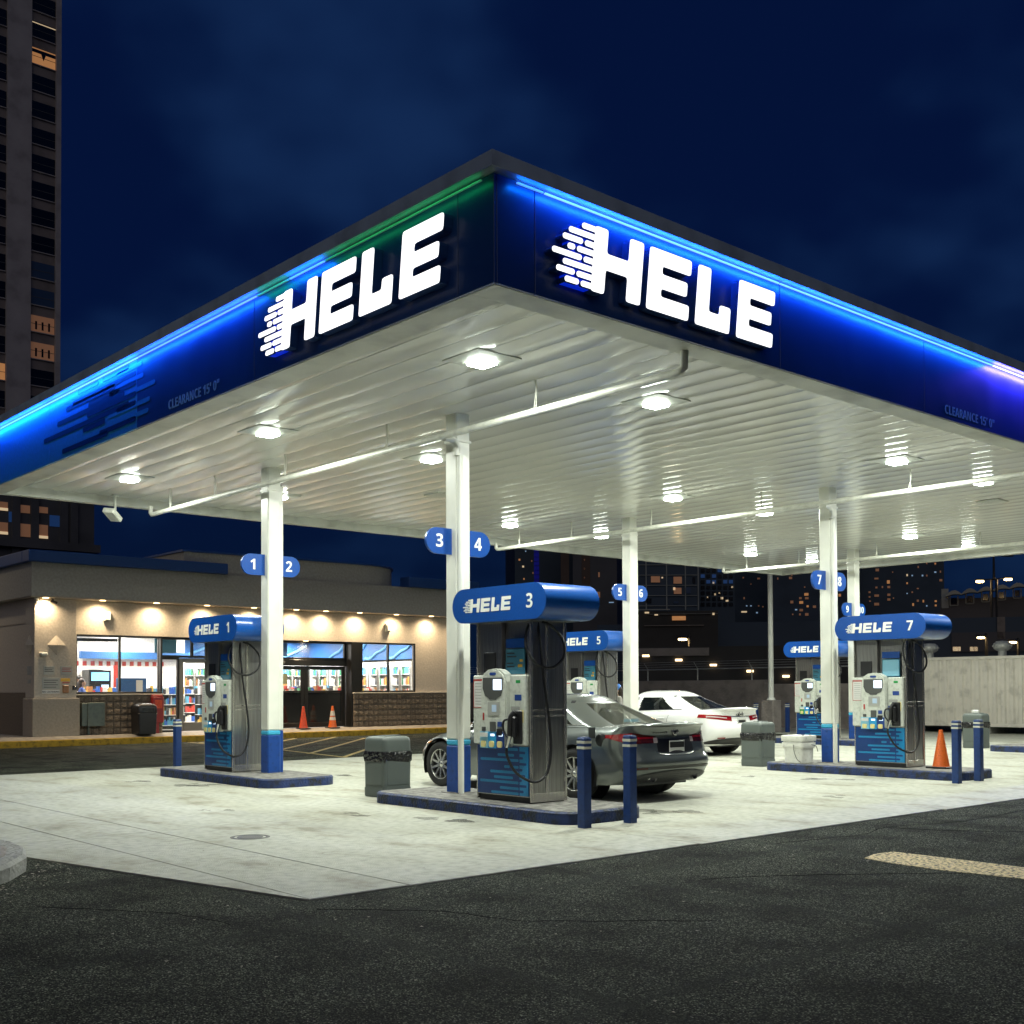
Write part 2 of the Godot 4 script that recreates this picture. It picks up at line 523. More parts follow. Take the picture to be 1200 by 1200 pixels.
	mat("cone_collar", lin(0.7, 0.68, 0.62), 0.4, 0.0, grime, 2.0)
	mat("bucket_white", lin(0.74, 0.74, 0.68), 0.45, 0.0, noise_tex(0.03, [[0.0, 0.6], [0.22, 0.95], [1.0, 1.0]], 512, FastNoiseLite.TYPE_SIMPLEX_SMOOTH, 5, 77), 0.7)
	# shop
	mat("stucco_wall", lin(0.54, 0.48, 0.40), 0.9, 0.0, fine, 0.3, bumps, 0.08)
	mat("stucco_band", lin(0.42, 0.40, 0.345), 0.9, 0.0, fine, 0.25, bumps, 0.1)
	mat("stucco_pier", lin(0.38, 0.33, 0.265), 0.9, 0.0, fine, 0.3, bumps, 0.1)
	mat("parapet_blue", lin(0.014, 0.070, 0.26), 0.5, 0.0, fine, 0.5)
	mat("split_block", lin(0.30, 0.24, 0.18), 0.95, 0.0, noise_tex(0.05, [[0.0, 0.6], [1.0, 1.0]], 512, FastNoiseLite.TYPE_SIMPLEX_SMOOTH, 5, 81), 0.8, normal_tex(0.05, 16.0, 512, 5, 82), 1.0)
	mat("split_block_dark", lin(0.24, 0.195, 0.15), 0.95, 0.0, M.split_block.albedo_texture, 0.8, M.split_block.normal_texture, 1.0)
	mat("mortar", lin(0.17, 0.15, 0.125), 0.95, 0.0, fine, 2.0)
	mat("frame_black", lin(0.018, 0.017, 0.016), 0.35, 0.3, fine, 1.0)
	mat("frame_alu", lin(0.20, 0.19, 0.17), 0.4, 0.6, fine, 1.0)
	var glass := mat("glass", Color(0.9, 0.95, 0.95, 0.04), 0.02)
	glass.transparency = BaseMaterial3D.TRANSPARENCY_ALPHA
	mat("panel_black", lin(0.012, 0.013, 0.014), 0.12, 0.0)
	glow("downlight_glow", Color(1.0, 0.86, 0.62), 8.0)
	glow("room_light", Color(1.0, 0.98, 0.94), 6.0)
	mat("room_white", lin(0.74, 0.74, 0.72), 0.7, 0.0, fine, 0.3)
	mat("room_floor", lin(0.35, 0.33, 0.30), 0.35, 0.0, grime, 0.4)
	mat("room_blue", lin(0.02, 0.12, 0.36), 0.5, 0.0, fine, 0.3)
	mat("room_sky", lin(0.10, 0.30, 0.55), 0.5)
	mat("room_red", lin(0.36, 0.03, 0.02), 0.5)
	mat("shelf_dark", lin(0.05, 0.05, 0.05), 0.5)
	mat("shelf_white", lin(0.6, 0.6, 0.58), 0.5)
	mat("wood", lin(0.38, 0.17, 0.06), 0.4, 0.0, noise_tex(0.006, [[0.0, 0.7], [1.0, 1.0]], 256, FastNoiseLite.TYPE_SIMPLEX_SMOOTH, 5, 85), 2.0)
	var goods := mat("goods", Color(1, 1, 1), 0.45)
	goods.vertex_color_use_as_albedo = true
	mat("box_green", lin(0.12, 0.15, 0.13), 0.5, 0.2, grime, 1.0)
	mat("box_red", lin(0.34, 0.02, 0.02), 0.45, 0.0, fine, 1.0)
	# cars
	var grey := mat("car_grey", lin(0.12, 0.135, 0.13), 0.28, 0.6, noise_tex(0.2, [[0.0, 0.9], [1.0, 1.0]], 512, FastNoiseLite.TYPE_SIMPLEX_SMOOTH, 2, 91), 4.0)
	grey.clearcoat_enabled = true; grey.clearcoat = 1.0; grey.clearcoat_roughness = 0.03
	var white := mat("car_white", lin(0.78, 0.78, 0.76), 0.4, 0.0, noise_tex(0.2, [[0.0, 0.97], [1.0, 1.0]], 256, FastNoiseLite.TYPE_SIMPLEX_SMOOTH, 2, 92), 4.0)
	white.clearcoat_enabled = true; white.clearcoat = 1.0; white.clearcoat_roughness = 0.03
	var cg := mat("car_glass", Color(0.10, 0.12, 0.11, 0.42), 0.02)
	cg.transparency = BaseMaterial3D.TRANSPARENCY_ALPHA
	mat("car_trim", lin(0.012, 0.012, 0.013), 0.35, 0.0, fine, 3.0)
	mat("car_lower", lin(0.045, 0.046, 0.045), 0.45, 0.2, fine, 3.0)
	mat("tyre", lin(0.014, 0.014, 0.014), 0.8, 0.0, fine, 4.0, bumps, 0.4)
	mat("rim_silver", lin(0.55, 0.55, 0.52), 0.25, 0.9)
	mat("rim_dark", lin(0.02, 0.02, 0.02), 0.3, 0.5)
	var tl := mat("tail_red", lin(0.24, 0.006, 0.008), 0.08, 0.0)
	tl.clearcoat_enabled = true; tl.clearcoat = 1.0; tl.clearcoat_roughness = 0.02
	mat("tail_smoke", lin(0.05, 0.006, 0.006), 0.08)
	mat("tail_clear", lin(0.55, 0.45, 0.44), 0.08, 0.2)
	mat("head_clear", lin(0.45, 0.46, 0.45), 0.06, 0.4)
	mat("amber", lin(0.55, 0.20, 0.04), 0.15)
	mat("seat_cloth", lin(0.03, 0.03, 0.032), 0.9, 0.0, fine, 4.0)
	mat("plate_white", lin(0.55, 0.55, 0.52), 0.4)
	# surroundings
	mat("container_paint", lin(0.70, 0.66, 0.57), 0.55, 0.0, noise_tex(0.01, [[0.0, 0.78], [0.4, 0.96], [1.0, 1.0]], 512, FastNoiseLite.TYPE_SIMPLEX_SMOOTH, 5, 95), 0.3)
	mat("galvanised", lin(0.45, 0.46, 0.43), 0.4, 0.35, grime, 1.5)
	mat("wall_concrete", lin(0.26, 0.23, 0.205), 0.9, 0.0, grime, 0.25, bumps, 0.3)
	mat("wall_dark", lin(0.045, 0.044, 0.042), 0.9, 0.0, grime, 0.1)
	mat("tower_wall", lin(0.42, 0.38, 0.38), 0.9, 0.0, grime, 0.05)
	mat("tower_spandrel", lin(0.24, 0.20, 0.19), 0.9, 0.0, grime, 0.05)
	mat("tower_glass", lin(0.004, 0.005, 0.008), 0.15)
	mat("tower_blind", lin(0.02, 0.05, 0.12), 0.5)
	mat("night_wall", lin(0.10, 0.10, 0.11), 0.9, 0.0, grime, 0.03)
	mat("night_wall_brown", lin(0.11, 0.075, 0.06), 0.9, 0.0, grime, 0.03)
	mat("night_slate", lin(0.06, 0.085, 0.12), 0.85, 0.0, grime, 0.03)
	mat("pale_render", lin(0.34, 0.36, 0.34), 0.9, 0.0, grime, 0.05)
	glow("window_warm", Color(1.0, 0.70, 0.44), 0.26)
	glow("window_pale", Color(1.0, 0.88, 0.70), 0.5)
	glow("window_cool", Color(0.70, 0.85, 1.0), 0.30)
	glow("window_dim", Color(0.95, 0.68, 0.50), 0.06)
	glow("window_blue_dim", Color(0.25, 0.45, 0.75), 0.07)
	glow("window_blue_strip", Color(0.02, 0.05, 0.60), 0.16)
	glow("street_lamp_glow", Color(1.0, 0.86, 0.62), 9.0)
	glow("wall_light_glow", Color(1.0, 0.86, 0.66), 4.0)
	mat("pole_dark", lin(0.05, 0.05, 0.048), 0.5, 0.5, fine, 1.0)
	mat("foliage", lin(0.03, 0.05, 0.02), 0.8)
	mat("leaf_litter", lin(0.40, 0.36, 0.28), 0.8)

func sheet(poly: PackedVector2Array, h: float, th := 0.004) -> MB:
	# polygon in (u, v), a thin slab whose top is at height h
	var b := MB.new()
	b.xf = Transform3D(Basis(Vector3(1, 0, 0), Vector3(0, 0, -1), Vector3(0, 1, 0)), Vector3(0, h, 0))
	b.prism(poly, -th, 0.0)
	return b

func slab(poly: PackedVector2Array, h: float, th: float, bev: float) -> MB:
	# like sheet() with a chamfered top edge
	var b := MB.new()
	b.xf = Transform3D(Basis(Vector3(1, 0, 0), Vector3(0, 0, -1), Vector3(0, 1, 0)), Vector3(0, h, 0))
	b.prism(poly, -th, -bev)
	var p := poly.duplicate()
	if Geometry2D.is_polygon_clockwise(p): p.reverse()
	var ins: Array = Geometry2D.offset_polygon(p, -bev, Geometry2D.JOIN_MITER)
	if ins.size() == 1 and ins[0].size() == p.size():
		var q: PackedVector2Array = ins[0]
		if Geometry2D.is_polygon_clockwise(q): q.reverse()
		# align the two rings
		var best := 0; var bd := 1e9
		for k in q.size():
			if q[k].distance_to(p[0]) < bd: bd = q[k].distance_to(p[0]); best = k
		for k in p.size():
			var k2 := (k + 1) % p.size()
			var a := p[k]; var c := p[k2]; var d := q[(best + k2) % q.size()]; var e := q[(best + k) % q.size()]
			b.quad(Vector3(a.x, a.y, -bev), Vector3(c.x, c.y, -bev), Vector3(d.x, d.y, 0), Vector3(e.x, e.y, 0))
		var ix := Geometry2D.triangulate_polygon(q)
		for k in range(0, ix.size(), 3):
			b.otri(Vector3(q[ix[k]].x, q[ix[k]].y, 0), Vector3(q[ix[k + 1]].x, q[ix[k + 1]].y, 0), Vector3(q[ix[k + 2]].x, q[ix[k + 2]].y, 0), Vector3(0, 0, 1))
	else:
		b.prism(p, -bev, 0.0)
	return b

func V2(a: Array) -> PackedVector2Array:
	var o := PackedVector2Array()
	for k in range(0, a.size(), 2): o.append(Vector2(a[k], a[k + 1]))
	return o

func ground():
	structure("ground", sheet(V2([-150, -120, 420, -120, 420, 420, -150, 420]), -0.014, 0.05), M.asphalt)
	# concrete apron in slabs, saw-cut joints between them
	var apron := Node3D.new()
	apron.name = "concrete_apron"
	add_child(apron)
	apron.set_meta("kind", "structure")
	var us := [4.42, 5.31, 8.78, 13.4, 17.4, 22.0, 26.1, 31.5, 37.0]
	var vs := [7.2, 11.75, 16.4, 21.5]
	var gap := 0.005
	for a in us.size() - 1:
		for b in vs.size() - 1:
			var u0: float = us[a] + gap; var u1: float = us[a + 1] - gap; var v0: float = vs[b] + gap; var v1: float = vs[b + 1] - gap
			if b == 0: v0 = 7.2 - 0.0095 * (us[a] - 4.42)
			part("slab", slab(V2([u0, v0, u1, v0, u1, v1, u0, v1]), 0.0, 0.2, 0.006), M.concrete, apron)
	var edge := func(v: float) -> float: return 4.42 - (v - 7.22) * 0.2146
	for b in vs.size() - 1:
		var v0: float = vs[b] + gap; var v1: float = vs[b + 1] - gap
		part("slab", slab(V2([minf(edge.call(v0), 4.41), v0, 4.42 - gap, v0, 4.42 - gap, v1, edge.call(v1), v1]), 0.0, 0.2, 0.006), M.concrete, apron)
		if b > 0: part("slab", slab(V2([-6.0, v0, edge.call(v0) - 0.01, v0, edge.call(v1) - 0.01, v1, -6.0, v1]), 0.0, 0.2, 0.006), M.concrete, apron)
	part("slab", slab(V2([-6.0, 10.95, edge.call(10.95) - 0.01, 10.95, edge.call(11.745) - 0.01, 11.745, -6.0, 11.745]), 0.0, 0.2, 0.006), M.concrete, apron)
	part("slab", slab(V2([31.52, 21.52, 37.0, 21.52, 37.0, 27.0, 31.52, 27.0]), 0.0, 0.2, 0.006), M.concrete, apron)
	# rounded end of a kerbed island at the drive
	var kp := PackedVector2Array()
	for k in 28:
		var th := TAU * k / 28
		kp.append(Vector2(1.36 + 2.26 * cos(th) - (1.6 if cos(th) < 0 else 0.0), 10.98 + 2.26 * sin(th)))
	var ki := thing("kerb_island", "rounded pale concrete kerb island at the edge of the drive", "kerb", Vector3.ZERO)
	part("kerb", slab(kp, 0.125, 0.17, 0.03), M.kerb_concrete, ki)
	var inner: Array = Geometry2D.offset_polygon(kp, -0.16)
	part("infill", sheet(inner[0], 0.129, 0.01), M.sidewalk, ki)
	# painted marks
	structure("white_road_mark", sheet(V2([9.13, 5.62, 9.42, 5.70, 9.67, 5.655, 9.66, 5.1, 9.62, 4.43, 9.56, 2.4, 9.02, 2.4, 9.05, 4.17, 8.99, 4.86, 9.04, 5.3]), -0.0098, 0.004), M.line_white)
	var hatch := [[14.31, 21.75, 14.9, 25.4], [14.9, 25.4, 15.2, 31.3]]
	for k in 6: hatch.append([14.35 + 0.16 * k * 1.0, 21.9 + k * 1.75, 14.35 + 0.16 * k + 5.9, 21.9 + k * 1.75 + 6.3])
	for s in hatch:
		var a := Vector2(s[0], s[1]); var b := Vector2(s[2], s[3])
		if b.y > 31.4: b = a + (b - a) * ((31.4 - a.y) / (b.y - a.y))
		var d := (b - a).normalized().orthogonal() * 0.055
		structure("parking_line", sheet(PackedVector2Array([a - d, b - d, b + d, a + d]), -0.0098, 0.004), M.line_yellow)
	# cracks in the drive, filled with dark tar
	for q in [[[9.4, 6.75], [10.6, 6.55], [11.3, 6.7], [12.6, 6.4], [14.2, 6.5]], [[11.3, 6.7], [11.6, 6.0], [12.3, 5.2]], [[4.3, 6.9], [4.9, 6.2], [5.1, 5.6], [6.0, 4.8]], [[7.2, 5.9], [7.9, 5.5], [9.0, 4.6], [9.3, 3.9]], [[2.9, 8.3], [3.5, 7.4], [3.6, 6.8]]]:
		var line := []
		for p in q: line.append(P(p[0], p[1], 0))
		line = curve(line, 10)
		var left := PackedVector2Array(); var right := PackedVector2Array()
		for k in line.size():
			var d: Vector3 = (line[mini(k + 1, line.size() - 1)] - line[maxi(k - 1, 0)]).normalized()
			var nrm := Vector2(d.z, d.x) * rng.randf_range(0.003, 0.011)
			var c := Vector2(line[k].x, -line[k].z) + Vector2(rng.randf_range(-0.02, 0.02), rng.randf_range(-0.02, 0.02))
			left.append(c + nrm); right.append(c - nrm)
		right.reverse()
		left.append_array(right)
		structure("road_crack", sheet(left, -0.0125, 0.002), M.tar)
	# oil drips and tyre-worn spots beside the pumps
	for q in [[10.7, 9.3, 0.22], [10.95, 11.4, 0.16], [8.2, 10.4, 0.20], [7.9, 11.6, 0.12], [8.4, 17.2, 0.22], [8.0, 18.3, 0.14], [11.1, 16.9, 0.2], [16.3, 10.8, 0.2], [16.0, 11.9, 0.14], [19.6, 10.2, 0.22], [13.9, 9.0, 0.12], [6.7, 13.4, 0.1], [14.6, 12.3, 0.16]]:
		for j in 4:
			var blob := PackedVector2Array()
			var r: float = q[2] * rng.randf_range(0.15, 0.8)
			var off := Vector2(rng.randfn(0, q[2] * 0.9), rng.randfn(0, q[2] * 1.3))
			var ph := rng.randf() * TAU
			for k in 18:
				var th := TAU * k / 18
				blob.append(Vector2(q[0], q[1]) + off + Vector2(cos(th), sin(th) * 1.3) * r * (1.0 + 0.22 * sin(th * 3.0 + ph) + 0.12 * sin(th * 7.0 + ph * 2.0)))
			structure("oil_drip", sheet(blob, 0.0016 + 0.0004 * j, 0.001), M.oil)
	# drain cover on the apron
	var mh := thing("manhole_cover", "round cast iron cover set into the concrete apron", "manhole cover", P(5.83, 10.62, 0.0))
	part("cover", MB.new().lathe([Vector2(0.0, 0.004), Vector2(0.13, 0.004), Vector2(0.135, 0.0), Vector2(0.14, -0.01)].map(func(q): return Vector2(q.x, q.y)), 28), M.iron, mh)
	var rim := MB.new().lathe([Vector2(0.20, -0.01), Vector2(0.20, 0.003), Vector2(0.165, 0.005), Vector2(0.15, -0.008)], 28)
	part("rim", rim, M.iron, mh)
	# shop pavement with yellow kerb
	var pave := Node3D.new()
	pave.name = "pavement"
	add_child(pave)
	pave.set_meta("kind", "structure")
	part("walk", sheet(V2([-20.0, 32.2, 40.0, 32.2, 40.0, 33.4, 11.25, 33.4, 11.25, 60.0, -20.0, 60.0]), WALK, 0.3), M.sidewalk, pave)
	var ramp := MB.new()
	ramp.quad(P(-20, 31.85, WALK - 0.075), P(40, 31.85, WALK - 0.075), P(40, 32.2, WALK), P(-20, 32.2, WALK))
	part("walk_edge", ramp, M.sidewalk, pave)
	for k in 20:
		var u0 := -20.0 + k * 3.0
		part("kerb_stone", slab(V2([u0 + 0.004, 31.68, u0 + 2.996, 31.68, u0 + 2.996, 31.85, u0 + 0.004, 31.85]), WALK - 0.075, 0.3, 0.02), M.kerb_yellow, pave)
	# fallen leaves and chips blown along the drive
	var bit := MB.new()
	bit.quad(Vector3(-0.012, 0.002, 0.008), Vector3(0.012, 0.004, 0.009), Vector3(0.014, 0.001, -0.008), Vector3(-0.010, 0.006, -0.009))
	bit.quad(Vector3(-0.010, 0.006, -0.009), Vector3(0.014, 0.001, -0.008), Vector3(0.012, 0.004, 0.009), Vector3(-0.012, 0.002, 0.008))
	var mm := MultiMesh.new()
	mm.transform_format = MultiMesh.TRANSFORM_3D
	mm.mesh = bit.mesh()
	var places := []
	for k in 150:
		var th := rng.randf_range(-1.2, 0.1)
		var r := 2.1 + absf(rng.randfn(0, 0.18))
		places.append([1.36 + (r + 0.2) * cos(th), 10.98 + (r + 0.2) * sin(th), -0.012])
	for k in 170: places.append([rng.randf_range(1.5, 10.0), rng.randf_range(3.5, 8.0), -0.012])
	for k in 150: places.append([rng.randf_range(5.0, 12.0), rng.randf_range(7.6, 12.0), 0.003])
	for k in 60: places.append([rng.randfn(9.1, 0.5), rng.randfn(8.55, 0.2), 0.003])
	mm.instance_count = places.size()
	for k in places.size():
		var q: Array = places[k]
		mm.set_instance_transform(k, Transform3D(Basis(Vector3.UP, rng.randf() * TAU).scaled(Vector3.ONE * rng.randf_range(0.25, 1.0)), P(q[0], q[1], q[2])))
	var lit := MultiMeshInstance3D.new()
	lit.name = "leaf_litter"
	lit.multimesh = mm
	lit.material_override = M.leaf_litter
	add_child(lit)
	tag(lit, "pale dry leaf bits and chips scattered over the drive", "litter", "", "stuff")

func canopy():
	var t := thing("canopy_roof", "long flat canopy roof with deep blue fascia and white panelled underside over the pumps", "canopy", Vector3.ZERO)
	# underside: pan panels running towards the shop
	var pitch := 0.406
	var u := C_U0 + 0.33
	var pan := MB.new()
	var v0 := C_V0 + 0.30; var v1 := C_V1 - 0.16
	var rows := []
	for k in 9:
		var s := float(k) / 8.0
		var row := PackedVector3Array()
		for j in 13:
			var q := float(j) / 12.0
			row.append(Vector3(0.004 + s * (pitch - 0.008), -0.011 * (1.0 - pow(2.0 * s - 1.0, 2.0)) + 0.0025 * sin(q * 23.0 + s * 4.0), -(q * (v1 - v0))))
		rows.append(row)
	pan.grid(rows, false, false)
	pan.box(Vector3(0.004, 0.018, -(v1 - v0) * 0.5), Vector3(0.002, 0.036, v1 - v0))
	pan.box(Vector3(pitch - 0.004, 0.018, -(v1 - v0) * 0.5), Vector3(0.002, 0.036, v1 - v0))
	var pm := pan.mesh()
	while u < C_U1 - 0.3:
		var o := part("ceiling_panel", pm, M.ceiling_white, t)
		o.position = P(u, v0, H_CEIL)
		u += pitch
	# roof deck above the panels
	part("roof_deck", MB.new().span(P(C_U0 + 0.05, C_V0 + 0.05, H_CEIL + 0.06), P(C_U1 - 0.05, C_V1 - 0.05, H_CEIL + 0.22)), M.cornice_metal, t)
	# bottom frame: flat flange and inner upstand
	var wn := 0.32; var wf := 0.15; var th := H_CEIL + 0.03 - H_LIP
	part("bottom_frame", MB.new().span(P(C_U0 + 0.004, C_V0 + 0.004, H_LIP), P(C_U1, C_V0 + wn, H_LIP + th), 0.004), M.frame_white, t)
	part("bottom_frame", MB.new().span(P(C_U0 + 0.004, C_V1 - wf, H_LIP), P(C_U1, C_V1, H_LIP + th), 0.004), M.frame_white, t)
	part("bottom_frame", MB.new().span(P(C_U0 + 0.004, C_V0 + wn, H_LIP), P(C_U0 + 0.34, C_V1 - wf, H_LIP + th), 0.004), M.frame_white, t)
	part("bottom_frame", MB.new().span(P(C_U1 - 0.25, C_V0 + wn, H_LIP), P(C_U1, C_V1 - wf, H_LIP + th), 0.004), M.frame_white, t)
	# fascia panels
	var cut_v := [C_V0, 7.9, 11.53, 14.655, 17.85, C_V1]
	for k in cut_v.size() - 1:
		var a: float = cut_v[k] + 0.004; var b: float = cut_v[k + 1] - 0.004
		if k == 0: a = C_V0 - 0.03
		part("fascia_panel", MB.new().span(P(C_U0 - 0.03, a, H_LIP + 0.004), P(C_U0, b, H_FASC), 0.003), M.fascia_sky if k >= 3 else M.fascia_blue, t)
		part("fascia_panel", MB.new().span(P(C_U1, a, H_LIP + 0.004), P(C_U1 + 0.03, b, H_FASC), 0.003), M.fascia_blue, t)
	var cut_u := [C_U0, 6.85, 10.47, 13.53, 16.6, 19.7, 22.75, 25.8, 28.9, C_U1]
	for k in cut_u.size() - 1:
		var a: float = cut_u[k] + 0.004; var b: float = cut_u[k + 1] - 0.004
		part("fascia_panel", MB.new().span(P(a, C_V0 - 0.03, H_LIP + 0.004), P(b, C_V0, H_FASC), 0.003), M.fascia_blue, t)
		part("fascia_panel", MB.new().span(P(a, C_V1, H_LIP + 0.004), P(b, C_V1 + 0.03, H_FASC), 0.003), M.fascia_blue, t)
	# cornice: a box ledge that overhangs the fascia and hides the light strip
	var ov := 0.17
	var prof := V2([0.02, 5.905, -0.10, 5.925, -ov, 5.885, -ov, 6.015, -ov + 0.02, 6.03, 0.25, 6.03, 0.25, 5.905])
	for side in 4:
		var b := MB.new()
		var a0: Vector3; var a1: Vector3; var out: Vector3
		if side == 0: a0 = P(C_U0, C_V1, 0); a1 = P(C_U0, C_V0, 0); out = Vector3(-1, 0, 0)
		elif side == 1: a0 = P(C_U0, C_V0, 0); a1 = P(C_U1, C_V0, 0); out = Vector3(0, 0, 1)
		elif side == 2: a0 = P(C_U1, C_V0, 0); a1 = P(C_U1, C_V1, 0); out = Vector3(1, 0, 0)
		else: a0 = P(C_U1, C_V1, 0); a1 = P(C_U0, C_V1, 0); out = Vector3(0, 0, -1)
		var d := (a1 - a0).normalized()
		for k in prof.size():
			var p := prof[k]; var q := prof[(k + 1) % prof.size()]
			# mitred ends: a point pushed out by w slides along the edge by w
			var pa := a0 - out * p.x + d * p.x + Vector3(0, p.y, 0); var pb := a1 - out * p.x - d * p.x + Vector3(0, p.y, 0)
			var qa := a0 - out * q.x + d * q.x + Vector3(0, q.y, 0); var qb := a1 - out * q.x - d * q.x + Vector3(0, q.y, 0)
			b.quad(pa, qa, qb, pb)
		part("cornice", b, M.cornice_metal, t)
	# printed bars on the shop end of the left fascia (a flat print in the panel's film)
	var bars := MB.new()
	var lights := MB.new()
	var x0 := C_U0 - 0.0335
	var put := func(mb: MB, va: float, vb: float, h: float, hh: float):
		mb.xf = Transform3D(FACE_LEFT, Vector3(x0, h, -(va + vb) * 0.5))
		mb.prism(rrect(abs(vb - va), hh, hh * 0.42, 3), -0.001, 0.0015)
	for q in [[16.9, 14.68, 5.70], [15.55, 14.68, 5.575], [16.35, 14.68, 5.43], [15.3, 14.68, 5.31], [15.9, 14.68, 5.10], [16.7, 15.95, 5.83], [15.8, 14.9, 5.83]]: put.call(bars, q[0], q[1], q[2], 0.07)
	for q in [[17.15, 15.35, 5.66], [17.5, 15.05, 5.50], [16.3, 15.2, 5.57], [18.06, 14.9, 5.335], [16.5, 15.7, 5.245], [17.3, 15.6, 5.06]]: put.call(bars, q[0], q[1], q[2], 0.075)
	part("printed_bars", bars, M.fascia_navy, t, "rounded dark bars printed on the pale blue end of the fascia")
	for q in [[15.2, 14.45, 5.63], [15.0, 14.1, 5.47], [15.6, 14.25, 5.28], [14.9, 14.3, 5.14], [15.3, 14.5, 5.79]]: put.call(lights, q[0], q[1], q[2], 0.06)
	part("printed_bars", lights, M.fascia_sky, t, "pale blue bars printed on the dark fascia")
	# clearance notices
	label_text("clearance_text", "CLEARANCE 15' 0\"", 0.115, M.lettering_pale, t, P(C_U0 - 0.032, 13.03, 5.085), FACE_LEFT, 0.003)
	label_text("clearance_text", "CLEARANCE 15' 0\"", 0.115, M.lettering_pale, t, P(14.72, C_V0 - 0.032, 5.085), Basis(), 0.003)
	# conduits under the ceiling, one along each row, hung on wires
	for k in 3:
		var cu: float = [9.16, 17.6, 26.05][k]
		var pts := [P(cu, 20.42, 4.83), P(cu, 20.40, 4.76), P(cu, 20.30, 4.75)]
		pts = [P(cu, 20.42, 4.90), P(cu, 20.42, 4.79), P(cu, 20.38, 4.755), P(cu, 20.28, 4.75), P(cu, 14.0, 4.75), P(cu, 7.86, 4.75), P(cu, 7.72, 4.755), P(cu, 7.66, 4.79), P(cu, 7.65, 4.96)]
		part("conduit", MB.new().tube(pts, 0.042, 10), M.conduit_white, t)
		for q in [9.9, 12.9, 15.6, 17.9, 19.6]:
			part("hanger_wire", MB.new().tube(curve([P(cu, q, 5.13), P(cu + 0.03, q + 0.02, 5.0), P(cu, q, 4.78)], 4), 0.008, 5), M.conduit_white, t)
			part("hanger_wire", MB.new().tube(curve([P(cu, q + 0.02, 5.13), P(cu - 0.02, q - 0.02, 4.98), P(cu + 0.01, q + 0.05, 4.78)], 4), 0.006, 5), M.conduit_white, t)
	# smoke-grey vent plates here and there on the underside
	for q in [[13.2, 16.9], [21.9, 10.6]]:
		part("access_plate", MB.new().span(P(q[0] - 0.22, q[1] - 0.22, H_CEIL - 0.03), P(q[0] + 0.22, q[1] + 0.22, H_CEIL - 0.012), 0.006), M.lamp_housing, t)

